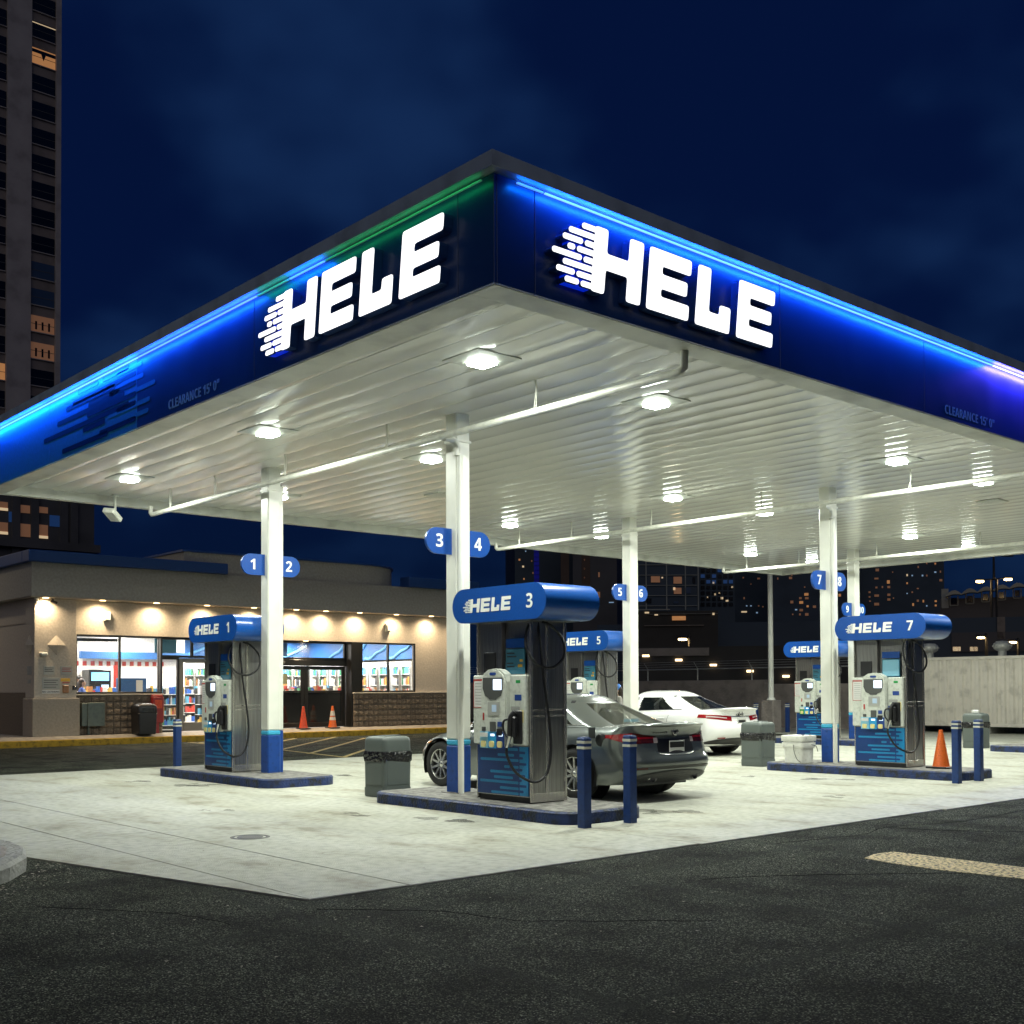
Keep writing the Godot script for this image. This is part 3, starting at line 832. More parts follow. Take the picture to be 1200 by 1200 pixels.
func canopy_lights():
	# eighteen square lamps set into the canopy's underside
	var root: Node3D
	var k := 0
	var us := [8.13, 11.0, 16.755, 19.62, 25.38, 28.25]
	var vs := [9.66, 14.31, 18.97]
	for a in 6:
		for b in 3:
			var at := P(us[a], vs[b], H_CEIL - 0.005)
			var over: String = ["drive side of pump one column", "car side of pump one column", "sedan side of pump five column", "container side of pump five column", "sedan side of pump nine column", "container side of pump nine column"][a]
			var lab := "square canopy lamp %s, %s" % [["farthest from the shop", "in the middle row", "nearest the shop"][b], over]
			if root == null:
				root = thing("canopy_lamp", lab, "lamp", at, 0.0, "square lamps in the canopy underside")
				var fr := MB.new()
				for s in 4:
					fr.xf = Transform3D(Basis(Vector3.UP, s * PI / 2.0), Vector3.ZERO)
					fr.quad(Vector3(-0.31, -0.012, 0.31), Vector3(-0.13, -0.036, 0.13), Vector3(0.13, -0.036, 0.13), Vector3(0.31, -0.012, 0.31))
					fr.quad(Vector3(-0.31, 0.012, 0.31), Vector3(-0.31, -0.012, 0.31), Vector3(0.31, -0.012, 0.31), Vector3(0.31, 0.012, 0.31))
				part("frame", fr, M.lamp_housing, root)
				var lens := MB.new().box(Vector3(0, -0.052, 0), Vector3(0.25, 0.036, 0.25), 0.012)
				part("lens", lens, M.lamp_lens, root)
			else:
				copy(root, lab, at)
			area_light("canopy_light", at + Vector3(0, -0.074, 0), Vector3.DOWN, Vector2(0.24, 0.24), Color(0.98, 1.0, 0.955), 17.5)
			k += 1
	# colour-changing light strip under the cornice: segments with their own colours
	var seg := [
		["left", 7.55, 10.05, Color(0.03, 0.75, 0.42), 0.14], ["left", 10.05, 10.75, Color(0.05, 0.45, 1.0), 1.1], ["left", 10.75, 11.45, Color(0.03, 0.70, 0.60), 0.30],
		["left", 11.45, 14.6, Color(0.07, 0.36, 1.0), 1.5], ["left", 14.6, 17.85, Color(0.05, 0.38, 1.0), 2.4], ["left", 17.85, 21.1, Color(0.04, 0.40, 1.0), 2.4],
		["right", 6.62, 6.95, Color(0.03, 0.45, 1.0), 0.9], ["right", 6.95, 10.45, Color(0.10, 0.42, 1.0), 1.9], ["right", 10.45, 15.35, Color(0.09, 0.40, 1.0), 1.9], ["right", 15.35, 20.0, Color(0.32, 0.28, 1.0), 6.0], ["right", 20.0, 29.9, Color(0.32, 0.28, 1.0), 6.0]]
	var st := thing("light_strip", "thin colour-changing light strip tucked under the canopy cornice, green and blue", "light strip", Vector3.ZERO)
	var n := 0
	for s in seg:
		var a: float = s[1]; var b: float = s[2]
		var m := glow("strip_light_%d" % n, (s[3] as Color).lerp(Color.WHITE, 0.35), 1.0 * s[4])
		var len := b - a - 0.02
		if s[0] == "left":
			part("strip_segment", MB.new().span(P(C_U0 - 0.052, a + 0.01, 5.878), P(C_U0 - 0.031, b - 0.01, 5.892), 0.002), m, st)
			area_light("strip_glow", P(C_U0 - 0.148, (a + b) * 0.5, 5.893), Vector3(1.0, -0.75, 0), Vector2(len, 0.02), s[3], s[4] * len * 0.38, Vector3(1, 0, 0))
			area_light("strip_glow", P(C_U0 - 0.052, (a + b) * 0.5, 5.893), Vector3(-1, 0.35, 0), Vector2(len, 0.012), s[3], s[4] * len * 0.06, Vector3(0, 1, 0))
		else:
			part("strip_segment", MB.new().span(P(a + 0.01, C_V0 - 0.052, 5.878), P(b - 0.01, C_V0 - 0.031, 5.892), 0.002), m, st)
			area_light("strip_glow", P((a + b) * 0.5, C_V0 - 0.148, 5.893), Vector3(0, -0.75, -1.0), Vector2(len, 0.02), s[3], s[4] * len * 0.38, Vector3(0, 0, -1))
			area_light("strip_glow", P((a + b) * 0.5, C_V0 - 0.052, 5.893), Vector3(0, 0.35, 1), Vector2(len, 0.012), s[3], s[4] * len * 0.06, Vector3(0, 1, 0))
		n += 1
	# small floodlight hanging at the shop end
	var fl := thing("floodlight", "small white adjustable floodlight hanging from the shop end of the canopy", "floodlight", P(8.62, 20.75, H_LIP + 0.02))
	part("stem", MB.new().cyl(Vector3(0, 0.12, 0), Vector3(0, -0.16, 0), 0.022), M.conduit_white, fl)
	part("plate", MB.new().cyl(Vector3(0, 0.13, 0), Vector3(0, 0.10, 0), 0.07), M.conduit_white, fl)
	var hd := MB.new()
	hd.xf = Transform3D(Basis(Vector3(0, 0, 1), 0.0) * Basis.from_euler(Vector3(0.1, 0.6, -0.45)), Vector3(-0.06, -0.25, 0.02))
	hd.box(Vector3.ZERO, Vector3(0.34, 0.10, 0.24), 0.02)
	part("head", hd, M.conduit_white, fl)

# the lettering: polygons of unit height, slanted, 5.34 wide
func hele() -> Dictionary:
	var out := {"H": [], "E1": [], "L": [], "E2": [], "back": []}
	var sh := func(p: PackedVector2Array) -> PackedVector2Array:
		var o := PackedVector2Array()
		for q in p: o.append(Vector2(q.x + 0.115 * (q.y - 0.5), q.y))
		return o
	var soften := func(p: PackedVector2Array, r: float) -> PackedVector2Array:
		var o := PackedVector2Array()
		var n := p.size()
		for k in n:
			var a := p[(k + n - 1) % n]; var b := p[k]; var c := p[(k + 1) % n]
			var r1: float = min(r, a.distance_to(b) * 0.45); var r2: float = min(r, c.distance_to(b) * 0.45)
			var s := b + (a - b).normalized() * r1; var e := b + (c - b).normalized() * r2
			o.append(s)
			o.append(s.lerp(b, 0.55).lerp(b.lerp(e, 0.45), 0.5))
			o.append(e)
		return o
	# H
	out.H.append(sh.call(soften.call(V2([0.84, 0, 1.11, 0, 1.11, 0.38, 1.60, 0.38, 1.60, 0, 1.91, 0, 1.91, 1.0, 1.60, 1.0, 1.60, 0.63, 1.11, 0.63, 1.11, 1.0, 0.84, 1.0]), 0.05)))
	var starts := [0.56, 0.30, 0.19, 0.30, 0.0, 0.23, 0.11, 0.20]
	var gaps := [[], [], [0.62], [0.47], [0.62], [], [0.50], [0.27, 0.60]]
	for k in 8:
		var y := 1.0 - (k + 0.5) / 8.0
		var from: float = starts[k]
		var ends: Array = gaps[k].duplicate()
		ends.append(0.88)
		for j in ends.size():
			var to: float = ends[j] - (0.025 if j < ends.size() - 1 else 0.0)
			if to - from > 0.05:
				var hh := 0.082
				out.H.append(sh.call(rrect(to - from, hh, min(hh, to - from) * 0.45, 3, (from + to) * 0.5, y)))
			from = ends[j] + 0.025
	var ee := func(x: float, w: float) -> PackedVector2Array:
		return sh.call(soften.call(V2([x, 0, x + w, 0, x + w, 0.25, x + 0.31, 0.25, x + 0.31, 0.385, x + w * 0.93, 0.385, x + w * 0.93, 0.615, x + 0.31, 0.615, x + 0.31, 0.75, x + w, 0.75, x + w, 1.0, x, 1.0]), 0.05))
	out.E1.append(ee.call(2.06, 1.0))
	out.L.append(sh.call(soften.call(V2([3.24, 0, 4.12, 0, 4.12, 0.44, 3.84, 0.44, 3.84, 0.27, 3.56, 0.27, 3.56, 1.0, 3.24, 1.0]), 0.05)))
	out.E2.append(ee.call(4.32, 1.0))
	out.back.append(sh.call(V2([0.34, 0.02, 0.9, 0.02, 0.9, 0.98, 0.60, 0.98, 0.34, 0.75])))
	return out

func canopy_signs():
	var g := hele()
	for side in 2:
		var lab: String = ["lit white HELE letters with speed streaks on the canopy fascia on the shop drive side", "lit white HELE letters with speed streaks on the long road-side canopy fascia"][side]
		var root := thing("lettering_sign", lab, "sign", Vector3.ZERO, 0.0, "lit letter signs on the canopy")
		var sc := 0.609
		var xf: Transform3D
		if side == 0: xf = Transform3D(FACE_LEFT.scaled_local(Vector3(sc, sc, 1)), P(C_U0 - 0.03, 11.24, 5.103))
		else: xf = Transform3D(Basis().scaled_local(Vector3(sc, sc, 1)), P(6.967, C_V0 - 0.03, 5.106))
		for l in ["H", "E1", "L", "E2"]:
			var ret := MB.new(); ret.xf = xf
			var fa := MB.new(); fa.xf = xf
			for p in g[l]:
				ret.prism(p, 0.002, 0.10)
				fa.prism(p, 0.1005, 0.108)
			var o := part("letter", ret, M.letter_return, root)
			part("lit_face", fa, M.letter_white, o)
		var bk := MB.new(); bk.xf = xf
		for p in g.back: bk.prism(p, 0.001, 0.07)
		part("streak_backing", bk, M.letter_blue_backing, root)

func columns():
	# square posts: white, with a blue foot and a light blue line above it
	for a in 3:
		for b in 2:
			var nums: Array = [["3", "4", "1", "2"], ["7", "8", "5", "6"], ["11", "12", "9", "10"]][a].slice(b * 2, b * 2 + 2)
			var w := 0.235
			var at := P(CU[a], CV[b], 0.14)
			var t := thing("canopy_column", "white square canopy column with blue foot carrying plates %s and %s" % [word(nums[0]), word(nums[1])], "column", at, 0.0, "canopy columns")
			part("shaft", MB.new().span(Vector3(-w / 2, 0.70, -w / 2), Vector3(w / 2, H_CEIL - 0.14 + 0.02, w / 2), 0.018), M.column_white, t)
			part("blue_foot", MB.new().span(Vector3(-w / 2 - 0.0015, 0, -w / 2 - 0.0015), Vector3(w / 2 + 0.0015, 0.625, w / 2 + 0.0015), 0.018), M.band_blue, t)
			part("light_blue_line", MB.new().span(Vector3(-w / 2 - 0.0015, 0.625, -w / 2 - 0.0015), Vector3(w / 2 + 0.0015, 0.70, w / 2 + 0.0015), 0.018), M.band_cyan, t)
			part("base_plate", MB.new().span(Vector3(-w / 2 - 0.05, 0, -w / 2 - 0.05), Vector3(w / 2 + 0.05, 0.012, w / 2 + 0.05), 0.004), M.island_top, t)
			part("capital_plate", MB.new().span(Vector3(-w / 2 - 0.012, 4.60, -w / 2 - 0.012), Vector3(w / 2 + 0.012, 4.63, w / 2 + 0.012), 0.004), M.column_white, t)
			# rainwater pipe
			var dp := MB.new()
			if b == 0:
				dp.tube(curve([Vector3(-w / 2 - 0.23, 4.60, w / 2 + 0.04), Vector3(-w / 2 - 0.10, 4.60, w / 2 + 0.045), Vector3(-w / 2 - 0.035, 4.53, w / 2 + 0.045), Vector3(-w / 2 - 0.03, 4.4, w / 2 + 0.045)], 4), 0.042, 12)
				dp.cyl(Vector3(-w / 2 - 0.03 + 0.055, 4.42, w / 2 + 0.045), Vector3(-w / 2 + 0.025, 0.005, w / 2 + 0.045), 0.040, 0.040, 12)
			else:
				dp.span(Vector3(w / 2 + 0.003, 0.70, -0.06), Vector3(w / 2 + 0.085, 4.7, 0.06), 0.012)
			part("rain_pipe", dp, M.column_white, t)
			if b == 1: part("rain_pipe", MB.new().span(Vector3(w / 2 + 0.003, 0.0, -0.06), Vector3(w / 2 + 0.085, 0.695, 0.06), 0.012), M.band_blue, t, "blue painted foot of the rain pipe")
			# the two number plates, D-shaped, one on each side
			for s in 2:
				var sg := thing("pump_number_sign", "blue rounded plate with white numeral %s on %s" % [word(nums[s]), ["the pump three column", "the pump one column", "the pump seven column", "the pump five column", "the far pump eleven column", "the far pump nine column"][a * 2 + b]], "sign", P(CU[a], CV[b], 3.43 if b == 0 else 3.53), 0.0, "pump number signs on the columns")
				var sx := -1.0 if s == 0 else 1.0
				var po := PackedVector2Array()
				po.append(Vector2(sx * w / 2 + sx * 0.002, -0.17)); po.append(Vector2(sx * w / 2 + sx * 0.002, 0.17))
				for k in 13:
					var th := PI / 2 - PI * k / 12.0
					po.append(Vector2(sx * (0.37 + 0.17 * cos(th)), 0.17 * sin(th)))
				part("plate", MB.new().prism(po, -0.02, 0.02), M.pump_blue, sg)
				label_text("numeral", nums[s], 0.17, M.sign_white, sg, Vector3(sx * 0.325, 0.0, 0.0225), Basis(), 0.004)

func island_shape(v0: float, v1: float, hw0: float, hw1: float, r: float) -> PackedVector2Array:
	var o := PackedVector2Array()
	for k in 4:
		var cx := -hw0 + r if k == 0 or k == 3 else hw1 - r
		var cy := v0 + r if k < 2 else v1 - r
		for j in 7:
			var th := PI + PI / 2 * k + PI / 2 * j / 6.0
			o.append(Vector2(cx + cos(th) * r, cy + sin(th) * r))
	return o

func islands():
	for a in 3:
		for b in 2:
			var nums: Array = [["three beside the dark grey sedan", "one nearest the shop door"], ["seven with the white tub and cone", "five between the two sedans"], ["eleven nearest the container", "nine behind the white tub"]][a]
			var t := thing("pump_island", "raised concrete island with worn blue kerb under pump %s" % nums[b], "island", Vector3(CU[a], 0, 0), 0.0, "pump islands")
			var v0: float = 9.03 if b == 0 else 15.55
			var v1: float = 12.85 if b == 0 else 19.45
			var sh := island_shape(v0, v1, 0.765, 0.56, 0.30)
			part("kerb", slab(sh, 0.14, 0.14, 0.018), M.kerb_blue, t)
			var inner: Array = Geometry2D.offset_polygon(sh, -0.05)
			part("top", sheet(inner[0], 0.1435, 0.01), M.island_top, t)

func word(n: String) -> String:
	return ["zero", "one", "two", "three", "four", "five", "six", "seven", "eight", "nine", "ten", "eleven", "twelve"][int(n)]

func flat(mb: MB, x: float, z: float, y: float, w: float, h: float, th := 0.004, r := 0.006):
	# a thin rounded plate standing on a face that looks towards -x; z is its middle, y its middle
	mb.xf = Transform3D(FACE_LEFT, Vector3(x, y, z))
	mb.prism(rrect(w, h, min(r, min(w, h) * 0.45), 2), 0.0, th)
	mb.xf = Transform3D()

func plate_part(called: String, m: Material, parent: Node, x: float, z: float, y: float, w: float, h: float, th := 0.004, r := 0.006) -> MeshInstance3D:
	var b := MB.new()
	flat(b, x, z, y, w, h, th, r)
	return part(called, b, m, parent)

func build_pump() -> Node3D:
	var t := thing("fuel_pump", "", "fuel pump", Vector3.ZERO, 0.0, "fuel pumps on the islands")
	# cabinet
	part("plinth", MB.new().span(Vector3(-0.27, 0, -0.47), Vector3(0.27, 0.075, 0.47), 0.004), M.black_plastic, t)
	var cab := MB.new()
	cab.span(Vector3(-0.285, 0.07, -0.475), Vector3(0.285, 1.50, 0.475))
	cab.span(Vector3(-0.20, 1.5005, -0.475), Vector3(0.20, 2.165, 0.475))
	part("cabinet", cab, M.stainless_dark, t)
	for s in [-1.0, 1.0]:
		var sd := MB.new()
		sd.span(Vector3(-0.30, 0.01, s * 0.476), Vector3(-0.255, 2.17, s * 0.497), 0.006)
		sd.span(Vector3(0.255, 0.01, s * 0.476), Vector3(0.30, 2.17, s * 0.497), 0.006)
		sd.span(Vector3(-0.045, 0.01, s * 0.476), Vector3(0.0, 2.17, s * 0.494), 0.004)
		sd.span(Vector3(-0.254, 0.01, s * 0.476), Vector3(0.254, 0.12, s * 0.490), 0.003)
		part("side_frame", sd, M.stainless, t)
		var sp := MB.new()
		sp.span(Vector3(-0.252, 0.125, s * 0.476), Vector3(-0.05, 2.16, s * 0.484))
		sp.span(Vector3(0.005, 0.125, s * 0.476), Vector3(0.252, 2.16, s * 0.484))
		part("side_panel", sp, M.stainless_dark, t)
		var rb := MB.new()
		for q in [1.02, 1.09]: rb.span(Vector3(-0.25, q, s * 0.485), Vector3(0.25, q + 0.018, s * 0.489), 0.002)
		part("side_rib", rb, M.stainless, t)
	# upper front: stainless post panel, opening with display above the head
	part("upper_panel", MB.new().span(Vector3(-0.262, 1.50, -0.475), Vector3(-0.205, 2.165, -0.06), 0.004), M.stainless_dark, t)
	part("upper_panel", MB.new().span(Vector3(-0.262, 1.50, 0.40), Vector3(-0.205, 2.165, 0.475), 0.004), M.stainless, t)
	part("speaker_box", MB.new().span(Vector3(-0.275, 1.55, -0.38), Vector3(-0.263, 1.80, -0.16), 0.004), M.black_plastic, t)
	plate_part("poster_board", M.poster_cyan, t, -0.262, 0.20, 1.68, 0.33, 0.30, 0.012)
	plate_part("poster_header", M.pump_blue, t, -0.262, 0.20, 1.90, 0.33, 0.11, 0.012)
	var lines := MB.new()
	for q in [[0.12, 1.78, 0.14], [0.14, 1.74, 0.17], [0.11, 1.66, 0.12], [0.12, 1.62, 0.14]]: flat(lines, -0.2745, q[0], q[1], q[2], 0.016, 0.001, 0.003)
	part("poster_print", lines, M.ink_dark, t)
	var warm := MB.new()
	flat(warm, -0.2745, 0.29, 1.63, 0.08, 0.035, 0.001); flat(warm, -0.2745, 0.31, 1.69, 0.06, 0.03, 0.001)
	part("poster_print", warm, M.ink_yellow, t)
	# lower door with its printed bars
	var door := plate_part("lower_door", M.pump_graphic, t, -0.2855, -0.01, 0.375, 0.93, 0.585, 0.012)
	plate_part("pale_strip", M.pump_graphic_light, door, -0.2978, 0.375, 0.375, 0.155, 0.58, 0.0015)
	var lb := MB.new()
	for q in [[0.06, 0.27, 0.630], [-0.10, 0.20, 0.630 - 0.07], [-0.42, 0.28, 0.630 - 0.13], [0.02, 0.12, 0.42], [0.18, 0.28, 0.42], [-0.24, 0.28, 0.355], [-0.17, 0.18, 0.29], [-0.43, 0.28, 0.235], [-0.06, 0.28, 0.165], [-0.22, 0.28, 0.105]]:
		flat(lb, -0.2978, (q[0] + q[1]) * 0.5, q[2], q[1] - q[0], 0.032, 0.0015, 0.015)
	part("printed_bars", lb, M.pump_graphic_light, door)
	var db := MB.new()
	for q in [[0.29, 0.40, 0.595], [0.29, 0.36, 0.53], [0.29, 0.42, 0.46], [0.29, 0.35, 0.39], [0.29, 0.40, 0.32], [0.29, 0.34, 0.265], [0.29, 0.42, 0.20], [0.29, 0.37, 0.135]]:
		flat(db, -0.2996, (q[0] + q[1]) * 0.5, q[2], q[1] - q[0], 0.030, 0.0012, 0.014)
	part("printed_bars", db, M.pump_graphic, door)
	# grey head panel
	var head := MB.new()
	head.span(Vector3(-0.345, 0.685, -0.505), Vector3(-0.2865, 1.52, -0.295), 0.012)
	part("head_panel", head, M.pump_grey, t)
	part("head_panel", MB.new().span(Vector3(-0.345, 0.685, 0.175), Vector3(-0.2865, 1.52, 0.46), 0.012), M.pump_grey, t)
	var bulge := MB.new()
	var prof := V2([-0.29, 0.66, 0.17, 0.66, 0.185, 0.72, 0.17, 1.44, 0.135, 1.535, 0.05, 1.585, -0.06, 1.60, -0.17, 1.585, -0.255, 1.535, -0.29, 1.44, -0.305, 0.72])
	bulge.xf = Transform3D(FACE_LEFT, Vector3(-0.2865, 0, 0))
	bulge.prism(prof, 0.0, 0.10)
	var prof2 := V2([-0.275, 0.675, 0.155, 0.675, 0.168, 0.73, 0.155, 1.43, 0.12, 1.515, 0.04, 1.565, -0.06, 1.58, -0.16, 1.565, -0.24, 1.515, -0.275, 1.43, -0.288, 0.73])
	bulge.prism(prof2, 0.10, 0.118)
	var md := part("console", bulge, M.pump_grey, t)
	var xs := -0.4050
	var bez := MB.new()
	bez.xf = Transform3D(FACE_LEFT, Vector3(xs, 0, 0))
	bez.prism(V2([-0.24, 1.49, 0.12, 1.49, 0.125, 1.36, 0.09, 1.27, 0.02, 1.245, 0.0, 1.225, -0.12, 1.225, -0.14, 1.245, -0.20, 1.27, -0.245, 1.36]), 0.0, 0.005)
	part("screen_bezel", bez, M.pump_grey_dark, md)
	plate_part("screen", M.screen_white, md, xs - 0.0052, 0.03, 1.405, 0.155, 0.13, 0.003)
	plate_part("badge", M.ink_blue, md, xs, -0.06, 1.535, 0.12, 0.035, 0.003, 0.016)
	plate_part("keypad_plate", M.paper_grey, md, xs, -0.045, 1.115, 0.21, 0.16, 0.006)
	plate_part("small_display", M.screen_dim, md, xs - 0.0062, -0.03, 1.12, 0.085, 0.085, 0.002)
	plate_part("card_slot", M.pump_grey_dark, md, xs, -0.055, 0.90, 0.10, 0.12, 0.012)
	plate_part("reader", M.ink_blue, md, xs, 0.07, 0.93, 0.07, 0.06, 0.012)
	plate_part("reader", M.black_plastic, md, xs, 0.07, 0.835, 0.085, 0.08, 0.02)
	plate_part("receipt_slot", M.pump_grey_dark, md, xs, -0.225, 0.87, 0.06, 0.05, 0.012)
	plate_part("receipt_lip", M.paper, md, xs, -0.215, 0.80, 0.13, 0.05, 0.02)
	plate_part("help_label", M.ink_red, md, xs, -0.235, 1.02, 0.028, 0.09, 0.003)
	for k in 3:
		var z: float = [-0.225, -0.075, 0.075][k]
		var gl := plate_part("grade_panel", [M.grade_light, M.grade_mid, M.grade_dark][k], md, xs, z, 0.735 + 0.0, 0.147, 0.20, 0.004)
		gl.position.y = 0.005
		plate_part("price_window", M.screen_white, gl, xs - 0.0042, z + 0.01, 0.795, 0.075, 0.03, 0.002)
		plate_part("grade_button", M.button_cream, gl, xs - 0.0042, z, 0.685, 0.085, 0.075, 0.014, 0.02)
	# notices and stickers
	plate_part("notice", M.paper, t, -0.345, -0.40, 1.30, 0.185, 0.36, 0.003)
	var rd := MB.new()
	flat(rd, -0.3482, -0.40, 1.463, 0.185, 0.022, 0.001); flat(rd, -0.3482, -0.488, 1.30, 0.008, 0.35, 0.001); flat(rd, -0.3482, -0.312, 1.30, 0.008, 0.35, 0.001); flat(rd, -0.3482, -0.40, 1.127, 0.185, 0.008, 0.001)
	part("notice_border", rd, M.ink_red, t)
	var il := MB.new()
	for k in 8: flat(il, -0.3482, -0.40, 1.42 - k * 0.036, 0.12, 0.008, 0.001, 0.001)
	part("notice_print", il, M.paper_grey, t)
	for q in [["sticker", M.ink_blue, 0.33, 1.25, 0.12, 0.07], ["sticker", M.paper_grey, 0.28, 1.12, 0.16, 0.05], ["sticker", M.ink_blue, 0.24, 1.00, 0.11, 0.08], ["sticker", M.button_cream, 0.38, 1.03, 0.09, 0.15], ["sticker", M.grade_green, 0.33, 1.44, 0.08, 0.035]]:
		plate_part(q[0], q[1], t, -0.345, q[2], q[3], q[4], q[5], 0.002)
	# nozzle in its holster
	part("holster", MB.new().span(Vector3(-0.375, 0.70, 0.26), Vector3(-0.345, 1.10, 0.415), 0.012), M.black_plastic, t)
	plate_part("holster_label", M.ink_blue, t, -0.345, 0.225, 0.93, 0.06, 0.22, 0.003)
	var nz := MB.new()
	nz.tube(curve([Vector3(-0.40, 1.08, 0.33), Vector3(-0.43, 1.02, 0.30), Vector3(-0.43, 0.92, 0.285), Vector3(-0.425, 0.80, 0.27)], 5), 0.036, 10)
	nz.tube(curve([Vector3(-0.43, 1.0, 0.28), Vector3(-0.45, 0.97, 0.19), Vector3(-0.445, 0.86, 0.18), Vector3(-0.425, 0.76, 0.25)], 5), 0.014, 8)
	nz.box(Vector3(-0.415, 0.90, 0.345), Vector3(0.07, 0.26, 0.05), 0.02)
	var no := part("nozzle", nz, M.black_plastic, t)
	part("swivel", MB.new().cyl(Vector3(-0.425, 0.80, 0.27), Vector3(-0.435, 0.66, 0.225), 0.030, 0.024, 12), M.chrome, no)
	# hoses
	part("hose", MB.new().tube(curve([Vector3(-0.435, 0.66, 0.225), Vector3(-0.44, 0.55, 0.24), Vector3(-0.40, 0.36, 0.36), Vector3(-0.27, 0.26, 0.53), Vector3(-0.12, 0.36, 0.58), Vector3(-0.045, 0.62, 0.575), Vector3(-0.06, 1.0, 0.56), Vector3(-0.13, 1.5, 0.54), Vector3(-0.16, 1.9, 0.52), Vector3(-0.15, 2.14, 0.47)], 6), 0.0165, 8), M.rubber, t)
	part("hose", MB.new().tube(curve([Vector3(-0.22, 2.15, 0.43), Vector3(-0.32, 2.05, 0.46), Vector3(-0.37, 1.85, 0.50), Vector3(-0.28, 1.66, 0.56), Vector3(-0.08, 1.60, 0.62), Vector3(0.10, 1.72, 0.64), Vector3(0.14, 1.92, 0.60), Vector3(0.02, 2.09, 0.54), Vector3(-0.10, 2.15, 0.48)], 6), 0.0165, 8), M.rubber, t)
	# rear face, in the same order as the front
	part("rear_panel", MB.new().span(Vector3(0.2865, 0.685, -0.46), Vector3(0.345, 1.52, 0.46), 0.012), M.pump_grey, t)
	# the long rounded cap
	var cap := MB.new()
	var st := PackedVector2Array()
	for k in 2:
		for j in 17:
			var th := -PI / 2 + PI * k + PI * j / 16.0
			st.append(Vector2((0.645 if k == 0 else -0.645) + 0.21 * cos(th), 0.21 * sin(th)))
	var rows := []
	for x in [-0.46, 0.40]:
		var r := PackedVector3Array()
		for q in st: r.append(Vector3(x, 2.372 + q.y, 0.095 + q.x))
		rows.append(r)
	cap.grid(rows, true, true)
	var cm := part("cap_body", cap, M.pump_cap_blue, t)
	for s in 2:
		var fc := MB.new()
		fc.xf = Transform3D(FACE_LEFT if s == 0 else Basis(Vector3(0, 0, -1), Vector3(0, 1, 0), Vector3(1, 0, 0)), Vector3(-0.461 if s == 0 else 0.401, 2.372, 0.095 * 1.0))
		fc.prism(st, 0.0, 0.004)
		part("cap_face", fc, M.pump_blue, cm)
	var soff := MB.new().span(Vector3(-0.40, 2.157, -0.50), Vector3(0.36, 2.164, 0.66))
	part("cap_underside", soff, M.pump_grey_dark, cm)
	var g := hele()
	var lg := MB.new()
	lg.xf = Transform3D(FACE_LEFT.scaled_local(Vector3(0.166, 0.166, 1)), Vector3(-0.4652, 2.285, -0.545))
	for l in ["H", "E1", "L", "E2"]:
		for p in g[l]: lg.prism(p, 0.0, 0.003)
	part("lettering", lg, M.sign_white, cm, "white HELE lettering with speed streaks")
	return t

func pumps():
	var proto := build_pump()
	for q in [["3", 0, 10.53, "beside the dark grey sedan"], ["1", 0, 17.80, "nearest the shop door"], ["7", 1, 10.63, "beside the orange cone"], ["5", 1, 17.80, "behind the dark grey sedan"], ["9", 2, 17.80, "behind the white bucket"], ["11", 2, 10.53, "on the far island by the container"]]:
		var lab := "steel fuel pump with blue cap numbered %s, %s" % [word(q[0]), q[3]]
		var at := P(CU[q[1]] - 0.096, q[2], 0.1445)
		var t: Node3D
		if q[0] == "11":
			t = proto; t.position = at; t.set_meta("label", lab)
		else:
			t = copy(proto, lab, at)
		label_text("numeral", q[0], 0.165, M.sign_white, t, Vector3(-0.4655, 2.372, 0.665), FACE_LEFT, 0.003)
		if q[0] == "9": plate_part("diesel_panel", M.grade_green, t, -0.413, -0.225, 0.735, 0.14, 0.19, 0.003)
		if q[0] == "7": plate_part("poster_print", M.grade_light, t, -0.2765, 0.20, 1.68, 0.30, 0.27, 0.002)

